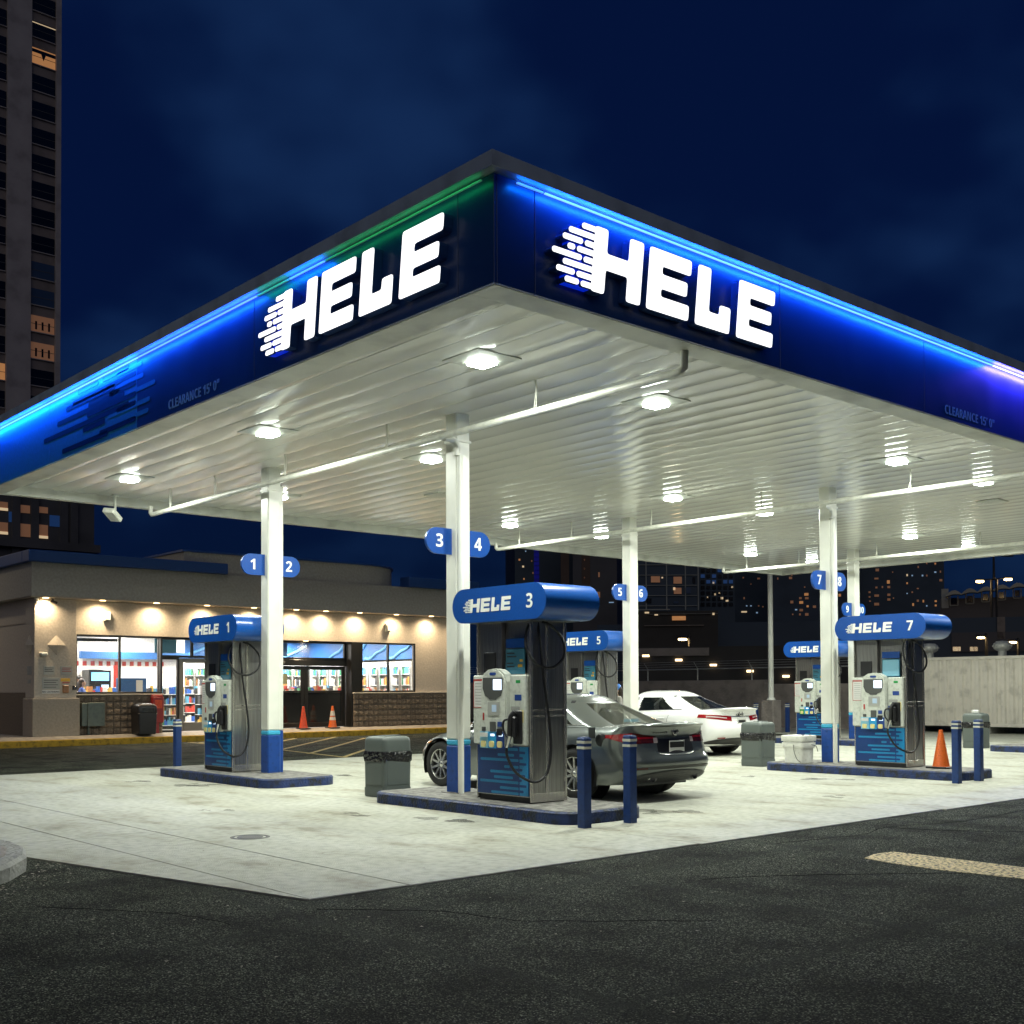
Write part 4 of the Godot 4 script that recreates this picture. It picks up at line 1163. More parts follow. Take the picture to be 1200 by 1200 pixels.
func forecourt_things():
	# bollards: square posts, blue, two pale reflective bands
	var bo: Node3D
	for q in [[8.86, 8.84, "with chipped foot at the pump three island end"], [9.56, 8.82, "before the grey sedan's tail at the pump three island"], [17.10, 8.90, "touching the pump seven island end"], [17.81, 8.90, "standing clear of the pump seven island corner"], [9.30, 19.60, "at the shop end of the pump one island"], [32.0, 23.75, "on the shop side of the pale pole's plinth"], [32.65, 22.95, "on the container side of the pale pole's plinth"]]:
		var lab := "blue square bollard %s" % q[2]
		if bo == null:
			bo = thing("bollard", lab, "bollard", P(q[0], q[1], 0), 0.0, "blue bollards around the islands")
			part("post", MB.new().span(Vector3(-0.057, -0.02, -0.057), Vector3(0.057, 0.965, 0.057), 0.008), M.bollard_blue, bo)
			for y in [0.905, 0.845]: part("reflective_band", MB.new().span(Vector3(-0.0585, y, -0.0585), Vector3(0.0585, y + 0.030, 0.0585), 0.002), M.reflective_tape, bo)
			part("cap", MB.new().span(Vector3(-0.05, 0.9655, -0.05), Vector3(0.05, 0.975, 0.05), 0.004), M.bollard_blue, bo)
		else:
			copy(bo, lab, P(q[0], q[1], 0))
	# grey hooded bins with a black bag showing
	var bi: Node3D
	for q in [[9.47, 13.34, "at the shop end of the pump three island", 0.03], [18.27, 13.52, "beside the white tub on the pump seven island", 0.0], [27.30, 13.70, "with a paper pack on its lid", 0.0]]:
		var lab := "grey plastic litter bin with black bag %s" % q[2]
		if bi == null:
			bi = thing("litter_bin", lab, "bin", P(q[0], q[1], 0), q[3], "grey forecourt litter bins")
			var rs := 0.82; var ys := 1.05
			var rows := []
			for k in [[0.0, 0.285], [0.02, 0.295], [0.12, 0.298], [0.125, 0.290], [0.56, 0.296], [0.60, 0.296]]: rows.append(ring_sq(k[1] * rs, 0.05, k[0] * ys))
			part("body", MB.new().grid(rows, true), M.bin_grey, bi)
			for s in 4:
				var pn := MB.new()
				pn.xf = Transform3D(Basis(Vector3.UP, s * PI / 2), Vector3.ZERO)
				pn.box(Vector3(0, 0.36, 0.292 * rs), Vector3(0.37, 0.38, 0.012), 0.005)
				part("panel", pn, M.bin_grey, bi)
			var bag := []
			for k in [[0.48, 0.300], [0.50, 0.312], [0.56, 0.318], [0.60, 0.312], [0.61, 0.302], [0.615, 0.27]]:
				var r := ring_sq(k[1] * rs, 0.06, k[0] * ys)
				for j in r.size():
					if k[0] < 0.60: r[j] += Vector3(0, 0.035 * sin(j * 1.9 + k[0] * 30.0) * (0.62 - k[0]) * 6.0, 0) + r[j].normalized() * 0.008 * sin(j * 3.7 + k[0] * 50.0)
				bag.append(r)
			part("bin_bag", MB.new().grid(bag, true), M.bin_bag, bi)
			var hood := []
			for k in [[0.600, 0.285], [0.605, 0.302], [0.74, 0.300], [0.78, 0.285], [0.80, 0.25], [0.806, 0.16], [0.808, 0.001]]: hood.append(ring_sq(k[1] * rs, min(0.07, k[1] * 0.5), k[0] * ys))
			part("hood", MB.new().grid(hood, true), M.bin_grey, bi)
			for s in 2: part("flap", MB.new().span(Vector3(-0.13, 0.846, -0.02 + s * 0.09), Vector3(0.13, 0.858, 0.05 + s * 0.09), 0.005), M.bin_grey, bi)
		else:
			copy(bi, lab, P(q[0], q[1], 0))
	var pb := MB.new()
	pb.xf = Transform3D(Basis(Vector3.UP, 0.4), Vector3.ZERO)
	pb.box(Vector3(0, 0.035, 0), Vector3(0.24, 0.07, 0.16), 0.008)
	solo("paper_pack", pb, M.paper, "small white paper pack lying on the far grey bin lid", "paper", P(27.28, 13.70, 0.858))
	# traffic cones
	cone("traffic_cone", "plain dirty orange traffic cone standing on the pump 7 island", P(18.15, 9.72, 0.1445), 0.64, M.cone_orange, false)
	cone("traffic_cone", "plain red traffic cone on the pavement before the black shop doors", P(19.6, 32.25, WALK), 0.72, M.cone_red, false)
	cone("traffic_cone", "orange and white collared traffic cone on the pavement before the black shop doors", P(20.7, 32.25, WALK), 0.72, M.cone_orange, true)
	# white windscreen-wash bucket
	var bk := thing("wash_bucket", "white plastic windscreen wash tub with wire handle on the pump 7 island", "bucket", P(17.72, 12.22, 0.1445), 0.0)
	var rows := []
	for k in [[0.0, 0.215], [0.01, 0.222], [0.26, 0.235], [0.262, 0.262], [0.35, 0.266], [0.352, 0.245], [0.37, 0.247], [0.372, 0.275], [0.46, 0.278], [0.47, 0.265], [0.475, 0.05], [0.476, 0.001]]: rows.append(ring_sq(k[1] * 0.86, 0.06, k[0] * 1.05))
	part("tub", MB.new().grid(rows, true), M.bucket_white, bk)
	part("handle", MB.new().tube(curve([Vector3(-0.235, 0.33, 0.05), Vector3(-0.27, 0.20, 0.09), Vector3(-0.25, 0.07, 0.14), Vector3(-0.22, 0.02, 0.20)], 6), 0.006, 6), M.iron, bk)
	part("handle", MB.new().tube(curve([Vector3(0.05, 0.33, 0.235), Vector3(0.14, 0.30, 0.27), Vector3(0.21, 0.20, 0.26)], 6), 0.006, 6), M.iron, bk)
	for q in [-0.12, 0.10]: part("lid_clip", MB.new().box(Vector3(q, 0.502, 0.17), Vector3(0.05, 0.014, 0.03), 0.004), M.black_plastic, bk)

func ring_sq(hw: float, r: float, y: float, k := 5) -> PackedVector3Array:
	var o := PackedVector3Array()
	var p := rrect(hw * 2, hw * 2, min(r, hw * 0.9), k)
	for q in p: o.append(Vector3(q.x, y, -q.y))
	return o

func cone(called: String, label: String, at: Vector3, h: float, m: Material, collars: bool):
	var t := thing(called, label, "traffic cone", at)
	part("base", MB.new().span(Vector3(-0.185, 0, -0.185), Vector3(0.185, 0.032, 0.185), 0.01), M.rubber, t)
	var r0 := 0.135; var r1 := 0.032
	part("body", MB.new().lathe([Vector2(r0 + 0.015, 0.03), Vector2(r0, 0.045), Vector2(r1, h - 0.01), Vector2(r1 - 0.006, h), Vector2(0.022, h - 0.002), Vector2(0.02, h - 0.03), Vector2(0.001, h - 0.03)], 28), m, t)
	if collars:
		for q in [[0.56, 0.78], [0.36, 0.50]]:
			var f := func(s: float) -> float: return lerpf(r0, r1, (s * h - 0.045) / (h - 0.055)) + 0.003
			part("collar", MB.new().lathe([Vector2(f.call(q[0]), q[0] * h), Vector2(f.call(q[1]), q[1] * h)], 28), M.cone_collar, t)

func downlight(t: Node3D, u: float, v: float, h: float):
	part("downlight", MB.new().cyl(P(u, v, h + 0.01), P(u, v, h - 0.012), 0.075, 0.085, 14), M.downlight_glow, t)
	var l := SpotLight3D.new()
	l.name = numbered("soffit_spot")
	add_child(l)
	l.position = P(u, v, h - 0.03)
	l.basis = Basis.looking_at(Vector3(0, -1, -0.12), Vector3.RIGHT)
	l.light_color = Color(1.0, 0.89, 0.72)
	l.light_energy = 5.5
	l.spot_angle = 78.0
	l.spot_angle_attenuation = 0.9
	l.light_size = 0.10
	l.spot_range = 40.0
	l.shadow_enabled = true

func window(t: Node3D, u0: float, u1: float, h0: float, h1: float, v: float, mull: Array, fw := 0.06):
	# aluminium frame with panes between the mullions
	var f := MB.new()
	f.span(P(u0, v - 0.05, h0), P(u1, v + 0.05, h0 + fw), 0.006)
	f.span(P(u0, v - 0.05, h1 - fw), P(u1, v + 0.05, h1), 0.006)
	var xs := [u0 + fw * 0.5]
	xs.append_array(mull)
	xs.append(u1 - fw * 0.5)
	for x in xs: f.span(P(x - fw * 0.5, v - 0.048, h0 + fw + 0.0005), P(x + fw * 0.5, v + 0.048, h1 - fw - 0.0005), 0.006)
	var o := part("window", f, M.frame_black, t)
	for k in xs.size() - 1:
		part("pane", MB.new().quad_xy(P(xs[k] + fw * 0.5, v, h0 + fw), P(xs[k + 1] - fw * 0.5, v, h1 - fw)), M.glass, o)

func block_wall(t: Node3D, u0: float, u1: float, v: float, h0: float, h1: float):
	# split-faced blocks, each with a score line down its middle and a rough face
	var back := part("mortar_bed", MB.new().span(P(u0, v + 0.055, h0), P(u1, v + 0.16, h1)), M.mortar, t)
	var bw := 0.40; var bh := (h1 - h0) / roundf((h1 - h0) / 0.195)
	var kinds := []
	for s in 4:
		var b := MB.new()
		for half in 2:
			var x0 := 0.006 + half * bw * 0.5; var x1 := bw * 0.5 - 0.006 + half * bw * 0.5
			var rows := []
			for j in 5:
				var row := PackedVector3Array()
				for i in 5:
					var edge: bool = i == 0 or i == 4 or j == 0 or j == 4
					var d := 0.0 if edge else rng.randf_range(0.012, 0.05)
					row.append(Vector3(lerpf(x0, x1, i / 4.0) + (0.0 if edge else rng.randf_range(-0.012, 0.012)), lerpf(0.006, bh - 0.006, j / 4.0) + (0.0 if edge else rng.randf_range(-0.01, 0.01)), d))
				rows.append(row)
			for j in 4:
				for i in 4: b.quad(rows[j][i], rows[j][i + 1], rows[j + 1][i + 1], rows[j + 1][i])
			b.quad(Vector3(x0, 0.006, -0.05), Vector3(x0, 0.006, 0), Vector3(x0, bh - 0.006, 0), Vector3(x0, bh - 0.006, -0.05))
			b.quad(Vector3(x1, 0.006, 0), Vector3(x1, 0.006, -0.05), Vector3(x1, bh - 0.006, -0.05), Vector3(x1, bh - 0.006, 0))
			b.quad(Vector3(x0, bh - 0.006, 0), Vector3(x1, bh - 0.006, 0), Vector3(x1, bh - 0.006, -0.05), Vector3(x0, bh - 0.006, -0.05))
			b.quad(Vector3(x0, 0.006, -0.05), Vector3(x1, 0.006, -0.05), Vector3(x1, 0.006, 0), Vector3(x0, 0.006, 0))
		kinds.append(b.mesh())
	var nu := int(round((u1 - u0) / bw)); var nh := int(round((h1 - h0) / bh))
	for i in nu:
		for j in nh:
			var o := part("block", kinds[rng.randi() % 4], M.split_block if rng.randf() < 0.65 else M.split_block_dark, t)
			o.position = P(u0 + i * (u1 - u0) / nu, v + 0.02, h0 + j * bh)
			o.scale = Vector3((u1 - u0) / nu / bw, 1, 1)

func shop():
	var t := thing("convenience_store", "low beige stucco shop with blue parapet, lit windows and split-block base", "building", Vector3.ZERO)
	var W := 32.5
	# corner pier with a wider foot
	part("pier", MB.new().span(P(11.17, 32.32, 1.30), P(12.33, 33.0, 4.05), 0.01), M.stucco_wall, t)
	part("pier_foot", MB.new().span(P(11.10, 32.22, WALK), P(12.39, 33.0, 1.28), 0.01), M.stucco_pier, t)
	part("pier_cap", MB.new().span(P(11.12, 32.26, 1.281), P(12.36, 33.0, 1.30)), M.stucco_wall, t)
	# wall above and between the openings
	part("wall", MB.new().span(P(12.33, W, 3.09), P(26.4, W + 0.2, 4.06)), M.stucco_wall, t)
	part("wall", MB.new().span(P(24.27, W, 1.40), P(26.4, W + 0.2, 3.0895)), M.stucco_wall, t)
	part("wall", MB.new().span(P(12.331, W + 0.11, WALK), P(14.94, W + 0.2, 1.40)), M.room_white, t)
	part("wall", MB.new().span(P(21.66, W + 0.11, WALK), P(26.4, W + 0.2, 1.3995)), M.room_white, t)
	block_wall(t, 12.39, 14.94, W - 0.06, WALK, 1.36)
	block_wall(t, 21.66, 26.36, W - 0.06, WALK, 1.36)
	part("sill", MB.new().span(P(12.34, W - 0.09, 1.361), P(14.96, W + 0.1, 1.40), 0.008), M.stucco_wall, t)
	part("sill", MB.new().span(P(21.64, W - 0.09, 1.361), P(26.4, W + 0.1, 1.3985), 0.008), M.stucco_wall, t)
	# side wall along the drive
	part("wall", MB.new().span(P(11.25, 33.01, 1.45), P(11.45, 46.0, 4.05)), M.stucco_wall, t)
	part("wall_foot", MB.new().span(P(11.20, 33.01, WALK), P(11.46, 46.0, 1.449)), M.split_block, t)
	part("wall", MB.new().span(P(26.2, 32.71, WALK), P(26.4, 46.0, 4.05)), M.stucco_wall, t)
	part("wall", MB.new().span(P(11.45, 45.8, WALK), P(26.2, 46.0, 4.05)), M.stucco_wall, t)
	part("reveal", MB.new().span(P(11.235, 33.02, 3.38), P(11.2495, 46.0, 3.41)), M.stucco_pier, t)
	# overhanging band, parapets, raised middle
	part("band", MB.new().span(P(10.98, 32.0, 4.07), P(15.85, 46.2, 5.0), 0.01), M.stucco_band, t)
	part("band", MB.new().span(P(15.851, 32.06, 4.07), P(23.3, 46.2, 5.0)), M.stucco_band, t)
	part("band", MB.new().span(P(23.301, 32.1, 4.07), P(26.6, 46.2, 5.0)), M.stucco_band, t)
	part("soffit", MB.new().span(P(11.0, 32.02, 4.052), P(26.58, 33.0, 4.069)), M.stucco_wall, t)
	part("parapet", MB.new().span(P(10.86, 31.86, 5.001), P(16.75, 32.4, 5.32), 0.02), M.parapet_blue, t)
	part("parapet", MB.new().span(P(10.86, 32.401, 5.001), P(11.4, 46.3, 5.318), 0.02), M.parapet_blue, t)
	part("parapet", MB.new().span(P(23.6, 31.95, 5.001), P(26.72, 32.5, 5.36), 0.02), M.parapet_blue, t)
	# raised middle block whose right end curves away
	var pl := PackedVector2Array([Vector2(15.6, 46.0), Vector2(15.6, 32.45), Vector2(21.6, 32.25)])
	for k in 13:
		var th := -PI / 2 + PI / 2 * k / 12.0
		pl.append(Vector2(21.9 + 2.3 * cos(th), 34.6 + 2.35 * sin(th)))
	pl.append(Vector2(24.2, 46.0))
	part("raised_block", sheet(pl, 5.66, 0.658), M.stucco_band, t)
	var pl2: Array = Geometry2D.offset_polygon(pl, 0.06)
	part("raised_parapet", sheet(pl2[0], 5.72, 0.058), M.parapet_blue, t)
	part("roof", MB.new().span(P(11.46, 33.02, 3.9), P(26.19, 45.79, 4.04)), M.room_white, t)
	# windows, doors
	window(t, 12.36, 14.95, 1.40, 3.09, W + 0.05, [13.66])
	part("blind", MB.new().span(P(12.44, W + 0.09, 2.90), P(13.62, W + 0.11, 2.99)), M.frame_black, t)
	window(t, 22.0, 24.27, 1.40, 3.09, W + 0.05, [23.12])
	# storefront with the doors, set back
	var D := W + 0.35
	part("jamb", MB.new().span(P(21.60, W - 0.01, WALK), P(22.0, W + 0.5, 3.088), 0.01), M.frame_black, t)
	part("entry_soffit", MB.new().span(P(14.96, W + 0.201, 3.091), P(21.59, W + 0.6, 3.12)), M.stucco_wall, t)
	window(t, 14.96, 18.35, 2.48, 3.09, D, [16.05], 0.07)
	window(t, 18.35, 21.59, 2.48, 3.09, D, [], 0.07)
	part("header", MB.new().span(P(18.4, D - 0.07, 2.28), P(21.59, D + 0.07, 2.479), 0.01), M.frame_black, t)
	window(t, 14.96, 15.62, WALK, 2.479, D, [], 0.06)
	# left door leaf, full glass
	var d1 := MB.new()
	for x in [15.63, 16.82]: d1.span(P(x, D - 0.03, WALK + 0.02), P(x + 0.14, D + 0.03, 2.47), 0.008)
	d1.span(P(15.771, D - 0.03, 2.34), P(16.819, D + 0.03, 2.47), 0.008); d1.span(P(15.771, D - 0.03, WALK + 0.02), P(16.819, D + 0.03, 0.52), 0.008)
	var o1 := part("door", d1, M.frame_alu, t)
	part("pane", MB.new().quad_xy(P(15.77, D, 0.52), P(16.82, D, 2.34)), M.glass, o1)
	part("handle", MB.new().cyl(P(16.78, D - 0.09, 0.9), P(16.78, D - 0.09, 1.7), 0.016), M.chrome, o1)
	window(t, 16.97, 18.39, WALK, 2.479, D, [], 0.06)
	# right pair of doors: glass above, black panel below
	for k in 2:
		var a: float = [18.42, 20.0][k]; var b: float = [19.99, 21.56][k]
		var d2 := MB.new()
		for x in [a, b - 0.13]: d2.span(P(x, D - 0.03, WALK + 0.02), P(x + 0.13, D + 0.03, 2.27), 0.008)
		d2.span(P(a + 0.131, D - 0.03, 2.15), P(b - 0.131, D + 0.03, 2.27), 0.008); d2.span(P(a + 0.131, D - 0.03, WALK + 0.02), P(b - 0.131, D + 0.03, 0.42), 0.008); d2.span(P(a + 0.131, D - 0.03, 1.40), P(b - 0.131, D + 0.03, 1.47), 0.008)
		var o2 := part("door", d2, M.frame_black, t)
		part("pane", MB.new().quad_xy(P(a + 0.13, D, 1.47), P(b - 0.13, D, 2.15)), M.glass, o2)
		part("kick_panel", MB.new().span(P(a + 0.131, D - 0.012, 0.421), P(b - 0.131, D + 0.012, 1.399)), M.panel_black, o2)
	label_text("house_number", "75", 0.24, M.button_cream, t, P(16.75, D - 0.075, 2.72), Basis(), 0.003)
	part("closer_box", MB.new().span(P(18.5, D - 0.16, 2.34), P(19.2, D - 0.071, 2.43), 0.008), M.frame_alu, t)
	# lights in the soffit
	for u in [11.42, 13.01, 14.61, 16.21, 17.79, 19.3, 20.4, 21.72, 23.22, 24.72, 26.3]: downlight(t, u, 32.17, 4.052)
	downlight(t, 19.95, D - 0.18, 3.091)
	# fittings on the wall, each a thing of its own
	var wl: Node3D
	for q in [[13.25, 3.62, "above the left window"], [23.05, 3.60, "above the right window"]]:
		var lab := "white box wall light mounted on the shop stucco %s" % q[1 + 1]
		if wl == null:
			wl = thing("wall_light", lab, "wall light", P(q[0], W, q[1]), 0.0, "wall lights on the shop front")
			part("housing", MB.new().span(Vector3(-0.10, -0.14, 0.0), Vector3(0.10, 0.14, 0.10), 0.02), M.pump_grey, wl)
			part("cover", MB.new().span(Vector3(-0.085, -0.12, 0.101), Vector3(0.085, 0.12, 0.15), 0.025), M.bucket_white, wl)
		else: copy(wl, lab, P(q[0], W, q[1]))
	var dm := thing("diamond_ornament", "raised square stucco ornament turned on its corner on the corner pier", "ornament", P(11.77, 32.32, 2.76))
	var db := MB.new()
	var c := Vector3(0, 0, 0.12)
	var cs := [Vector3(-0.25, 0, 0.02), Vector3(0, -0.27, 0.02), Vector3(0.25, 0, 0.02), Vector3(0, 0.27, 0.02)]
	for k in 4:
		db.otri(cs[k], cs[(k + 1) % 4], c, c + cs[k] + cs[(k + 1) % 4])
		db.oquad(cs[k], cs[(k + 1) % 4], cs[(k + 1) % 4] - Vector3(0, 0, 0.03), cs[k] - Vector3(0, 0, 0.03), cs[k] + cs[(k + 1) % 4])
	part("block", db, M.stucco_wall, dm)
	var dm2 := thing("diamond_ornament", "raised square stucco ornament on the drive side of the corner pier", "ornament", P(11.17, 32.66, 2.76), -PI / 2)
	part("block", db.mesh(), M.stucco_wall, dm2)
	# security cameras
	var cam := thing("security_camera", "small white security camera at the corner pier head", "camera", P(11.22, 32.28, 3.98))
	part("mount", MB.new().cyl(Vector3(0, 0.06, 0), Vector3(0, -0.02, 0), 0.05), M.bucket_white, cam)
	part("eye", MB.new().cyl(Vector3(0, -0.02, 0), Vector3(-0.03, -0.11, 0.05), 0.045, 0.03), M.bucket_white, cam)
	var cam2 := thing("security_camera", "black bullet security camera under the shop soffit", "camera", P(11.65, 32.26, 3.98))
	part("mount", MB.new().cyl(Vector3(0, 0.06, 0), Vector3(0, -0.01, 0), 0.025), M.black_plastic, cam2)
	part("barrel", MB.new().cyl(Vector3(-0.06, 0.0, 0), Vector3(0.10, -0.06, 0.05), 0.035), M.black_plastic, cam2)
	var em := thing("wall_light", "small white lamp with drooping hood low on the corner pier", "wall light", P(11.40, 32.32, 2.50))
	part("hood", MB.new().span(Vector3(-0.11, -0.03, 0.0), Vector3(0.09, 0.05, 0.16), 0.02), M.bucket_white, em)
	part("lens", MB.new().span(Vector3(-0.08, -0.05, 0.02), Vector3(0.06, -0.0305, 0.13), 0.005), M.pump_grey, em)
	# notices on the pier
	var nt := [[11.57, 2.06, 0.30, 0.24, M.paper_grey, "white notice with small print upper left on the corner pier", 3], [12.05, 2.06, 0.32, 0.24, M.paper_grey, "white notice with red heading on the corner pier", 3],
		[11.62, 1.70, 0.48, 0.32, M.paper_grey, "large pale notice above the loitering sign on the corner pier", 4], [11.62, 1.47, 0.48, 0.10, M.paper, "white strip sign with black capitals on the corner pier", 0],
		[12.02, 1.80, 0.26, 0.09, M.ink_yellow, "small yellow sign on the corner pier", 0], [12.04, 1.70, 0.26, 0.10, M.stucco_wall, "small buff sign with red print on the corner pier", 2]]
	var n := 0
	for q in nt:
		var s := thing("notice", q[5], "notice", P(q[0], 32.318, q[1]), 0.0)
		part("board", MB.new().span(Vector3(-q[2] / 2, -q[3] / 2, 0), Vector3(q[2] / 2, q[3] / 2, 0.008), 0.002), q[4], s)
		var pr := MB.new()
		for k in q[6]: pr.span(Vector3(-q[2] * 0.4, q[3] * (0.28 - 0.2 * k) - 0.008, 0.0082), Vector3(q[2] * (0.4 if k % 2 == 0 else 0.3), q[3] * (0.28 - 0.2 * k) + 0.008, 0.0092))
		if q[6] > 0: part("print", pr, M.ink_red if n in [1, 5] else M.ink_dark, s)
		if n == 3: label_text("print", "NO LOITERING", 0.048, M.ink_dark, s, Vector3(0, 0, 0.0092), Basis(), 0.001)
		n += 1
	for q in [[32.58, 2.06, 0.16, 0.24, "pale notice on the drive side of the corner pier"], [32.78, 2.06, 0.16, 0.24, "dull notice beside the pale one on the drive side of the pier"], [32.68, 1.76, 0.24, 0.10, "small white strip sign on the drive side of the corner pier"]]:
		var s := thing("notice", q[4], "notice", P(11.168, q[0], q[1]), -PI / 2)
		part("board", MB.new().span(Vector3(-q[2] / 2, -q[3] / 2, 0), Vector3(q[2] / 2, q[3] / 2, 0.008), 0.002), M.paper_grey, s)
	# electrical cabinet, bin, red news box before the wall
	var eb := thing("electrical_cabinet", "grey green metal electrical cabinet on the block wall under the window", "cabinet", P(12.78, 32.38, 0.83))
	part("door", MB.new().span(Vector3(-0.17, -0.34, 0.13), Vector3(0.32, 0.33, 0.17), 0.01), M.box_green, eb)
	part("case", MB.new().span(Vector3(-0.32, -0.33, -0.06), Vector3(0.31, 0.32, 0.129), 0.01), M.box_green, eb)
	part("pipe", MB.new().cyl(Vector3(-0.1, -0.33, 0.04), Vector3(-0.1, -0.585, 0.04), 0.03), M.box_green, eb)
	var sb := thing("litter_bin", "black domed litter bin standing against the shop block wall", "bin", P(14.18, 32.05, WALK), 0.0)
	var rows := []
	for k in [[0.0, 0.26], [0.02, 0.27], [0.60, 0.285], [0.61, 0.27]]: rows.append(ring_sq(k[1], 0.06, k[0]))
	part("body", MB.new().grid(rows, true), M.black_plastic, sb)
	var hood := []
	for k in [[0.60, 0.27], [0.61, 0.295], [0.78, 0.29], [0.84, 0.26], [0.88, 0.18], [0.89, 0.001]]: hood.append(ring_sq(k[1], min(0.08, k[1] * 0.6), k[0]))
	part("hood", MB.new().grid(hood, true), M.black_plastic, sb)
	part("opening", MB.new().span(Vector3(-0.17, 0.64, 0.285), Vector3(0.17, 0.76, 0.298), 0.005), M.panel_black, sb)
	part("bin_bag", MB.new().span(Vector3(-0.284, 0.575, -0.284), Vector3(0.284, 0.605, 0.284), 0.01), M.bin_bag, sb)
	var rd := thing("news_box", "red metal dispenser box on the wall beside the shop door", "dispenser", P(14.72, 32.40, 0.95))
	part("case", MB.new().span(Vector3(-0.17, -0.40, -0.04), Vector3(0.17, 0.36, 0.14), 0.015), M.box_red, rd)
	part("slope_top", MB.new().span(Vector3(-0.165, 0.361, -0.03), Vector3(0.165, 0.42, 0.08), 0.02), M.box_red, rd)
	part("window", MB.new().span(Vector3(-0.11, 0.02, 0.1405), Vector3(0.11, 0.26, 0.148), 0.004), M.cone_red, rd)
	part("leg", MB.new().span(Vector3(-0.05, -0.71, 0.0), Vector3(0.05, -0.401, 0.08), 0.006), M.box_red, rd)
	var kb := thing("key_box", "small black box beside the left shop window", "box", P(12.26, 32.318, 1.58))
	part("case", MB.new().span(Vector3(-0.05, -0.06, 0), Vector3(0.05, 0.06, 0.05), 0.01), M.black_plastic, kb)
	part("latch", MB.new().span(Vector3(-0.012, -0.02, 0.0501), Vector3(0.012, 0.02, 0.058), 0.002), M.chrome, kb)
	var fb := thing("leaflet_holder", "brown leaflet holder below the yellow sign on the pier", "holder", P(12.02, 32.318, 1.55))
	part("case", MB.new().span(Vector3(-0.08, -0.11, 0), Vector3(0.08, 0.10, 0.06), 0.01), M.wood, fb)
	part("leaflet", MB.new().span(Vector3(-0.06, -0.02, 0.02), Vector3(0.06, 0.13, 0.03), 0.002), M.paper_grey, fb)

func goods_row(t: Node3D, a: Vector3, b: Vector3, depth: float, hmin: float, hmax: float, n: int, bottle := false):
	# a shelf's packets or bottles, too many and too small to count
	var m := MB.new()
	var pal := [Color(0.45, 0.04, 0.03), Color(0.02, 0.10, 0.40), Color(0.55, 0.35, 0.05), Color(0.5, 0.5, 0.5), Color(0.03, 0.20, 0.08), Color(0.35, 0.15, 0.05), Color(0.05, 0.05, 0.06), Color(0.6, 0.58, 0.5), Color(0.08, 0.30, 0.45)]
	var run := 0
	for k in n:
		if run <= 0:
			m.col = pal[rng.randi() % pal.size()]; run = rng.randi_range(1, 2)
		run -= 1
		var p := a.lerp(b, (k + 0.5) / n)
		var w := a.distance_to(b) / n * 0.86
		var h := rng.randf_range(hmin, hmax)
		if bottle:
			m.cyl(p, p + Vector3(0, h * 0.7, 0), w * 0.48, w * 0.46, 7, false)
			m.cyl(p + Vector3(0, h * 0.7, 0), p + Vector3(0, h, 0), w * 0.46, w * 0.16, 7, true)
		else:
			m.box(p + Vector3(0, h * 0.5, 0), Vector3(w, h, depth))
	var o := part("goods", m, M.goods, t)
	o.set_meta("kind", "stuff")

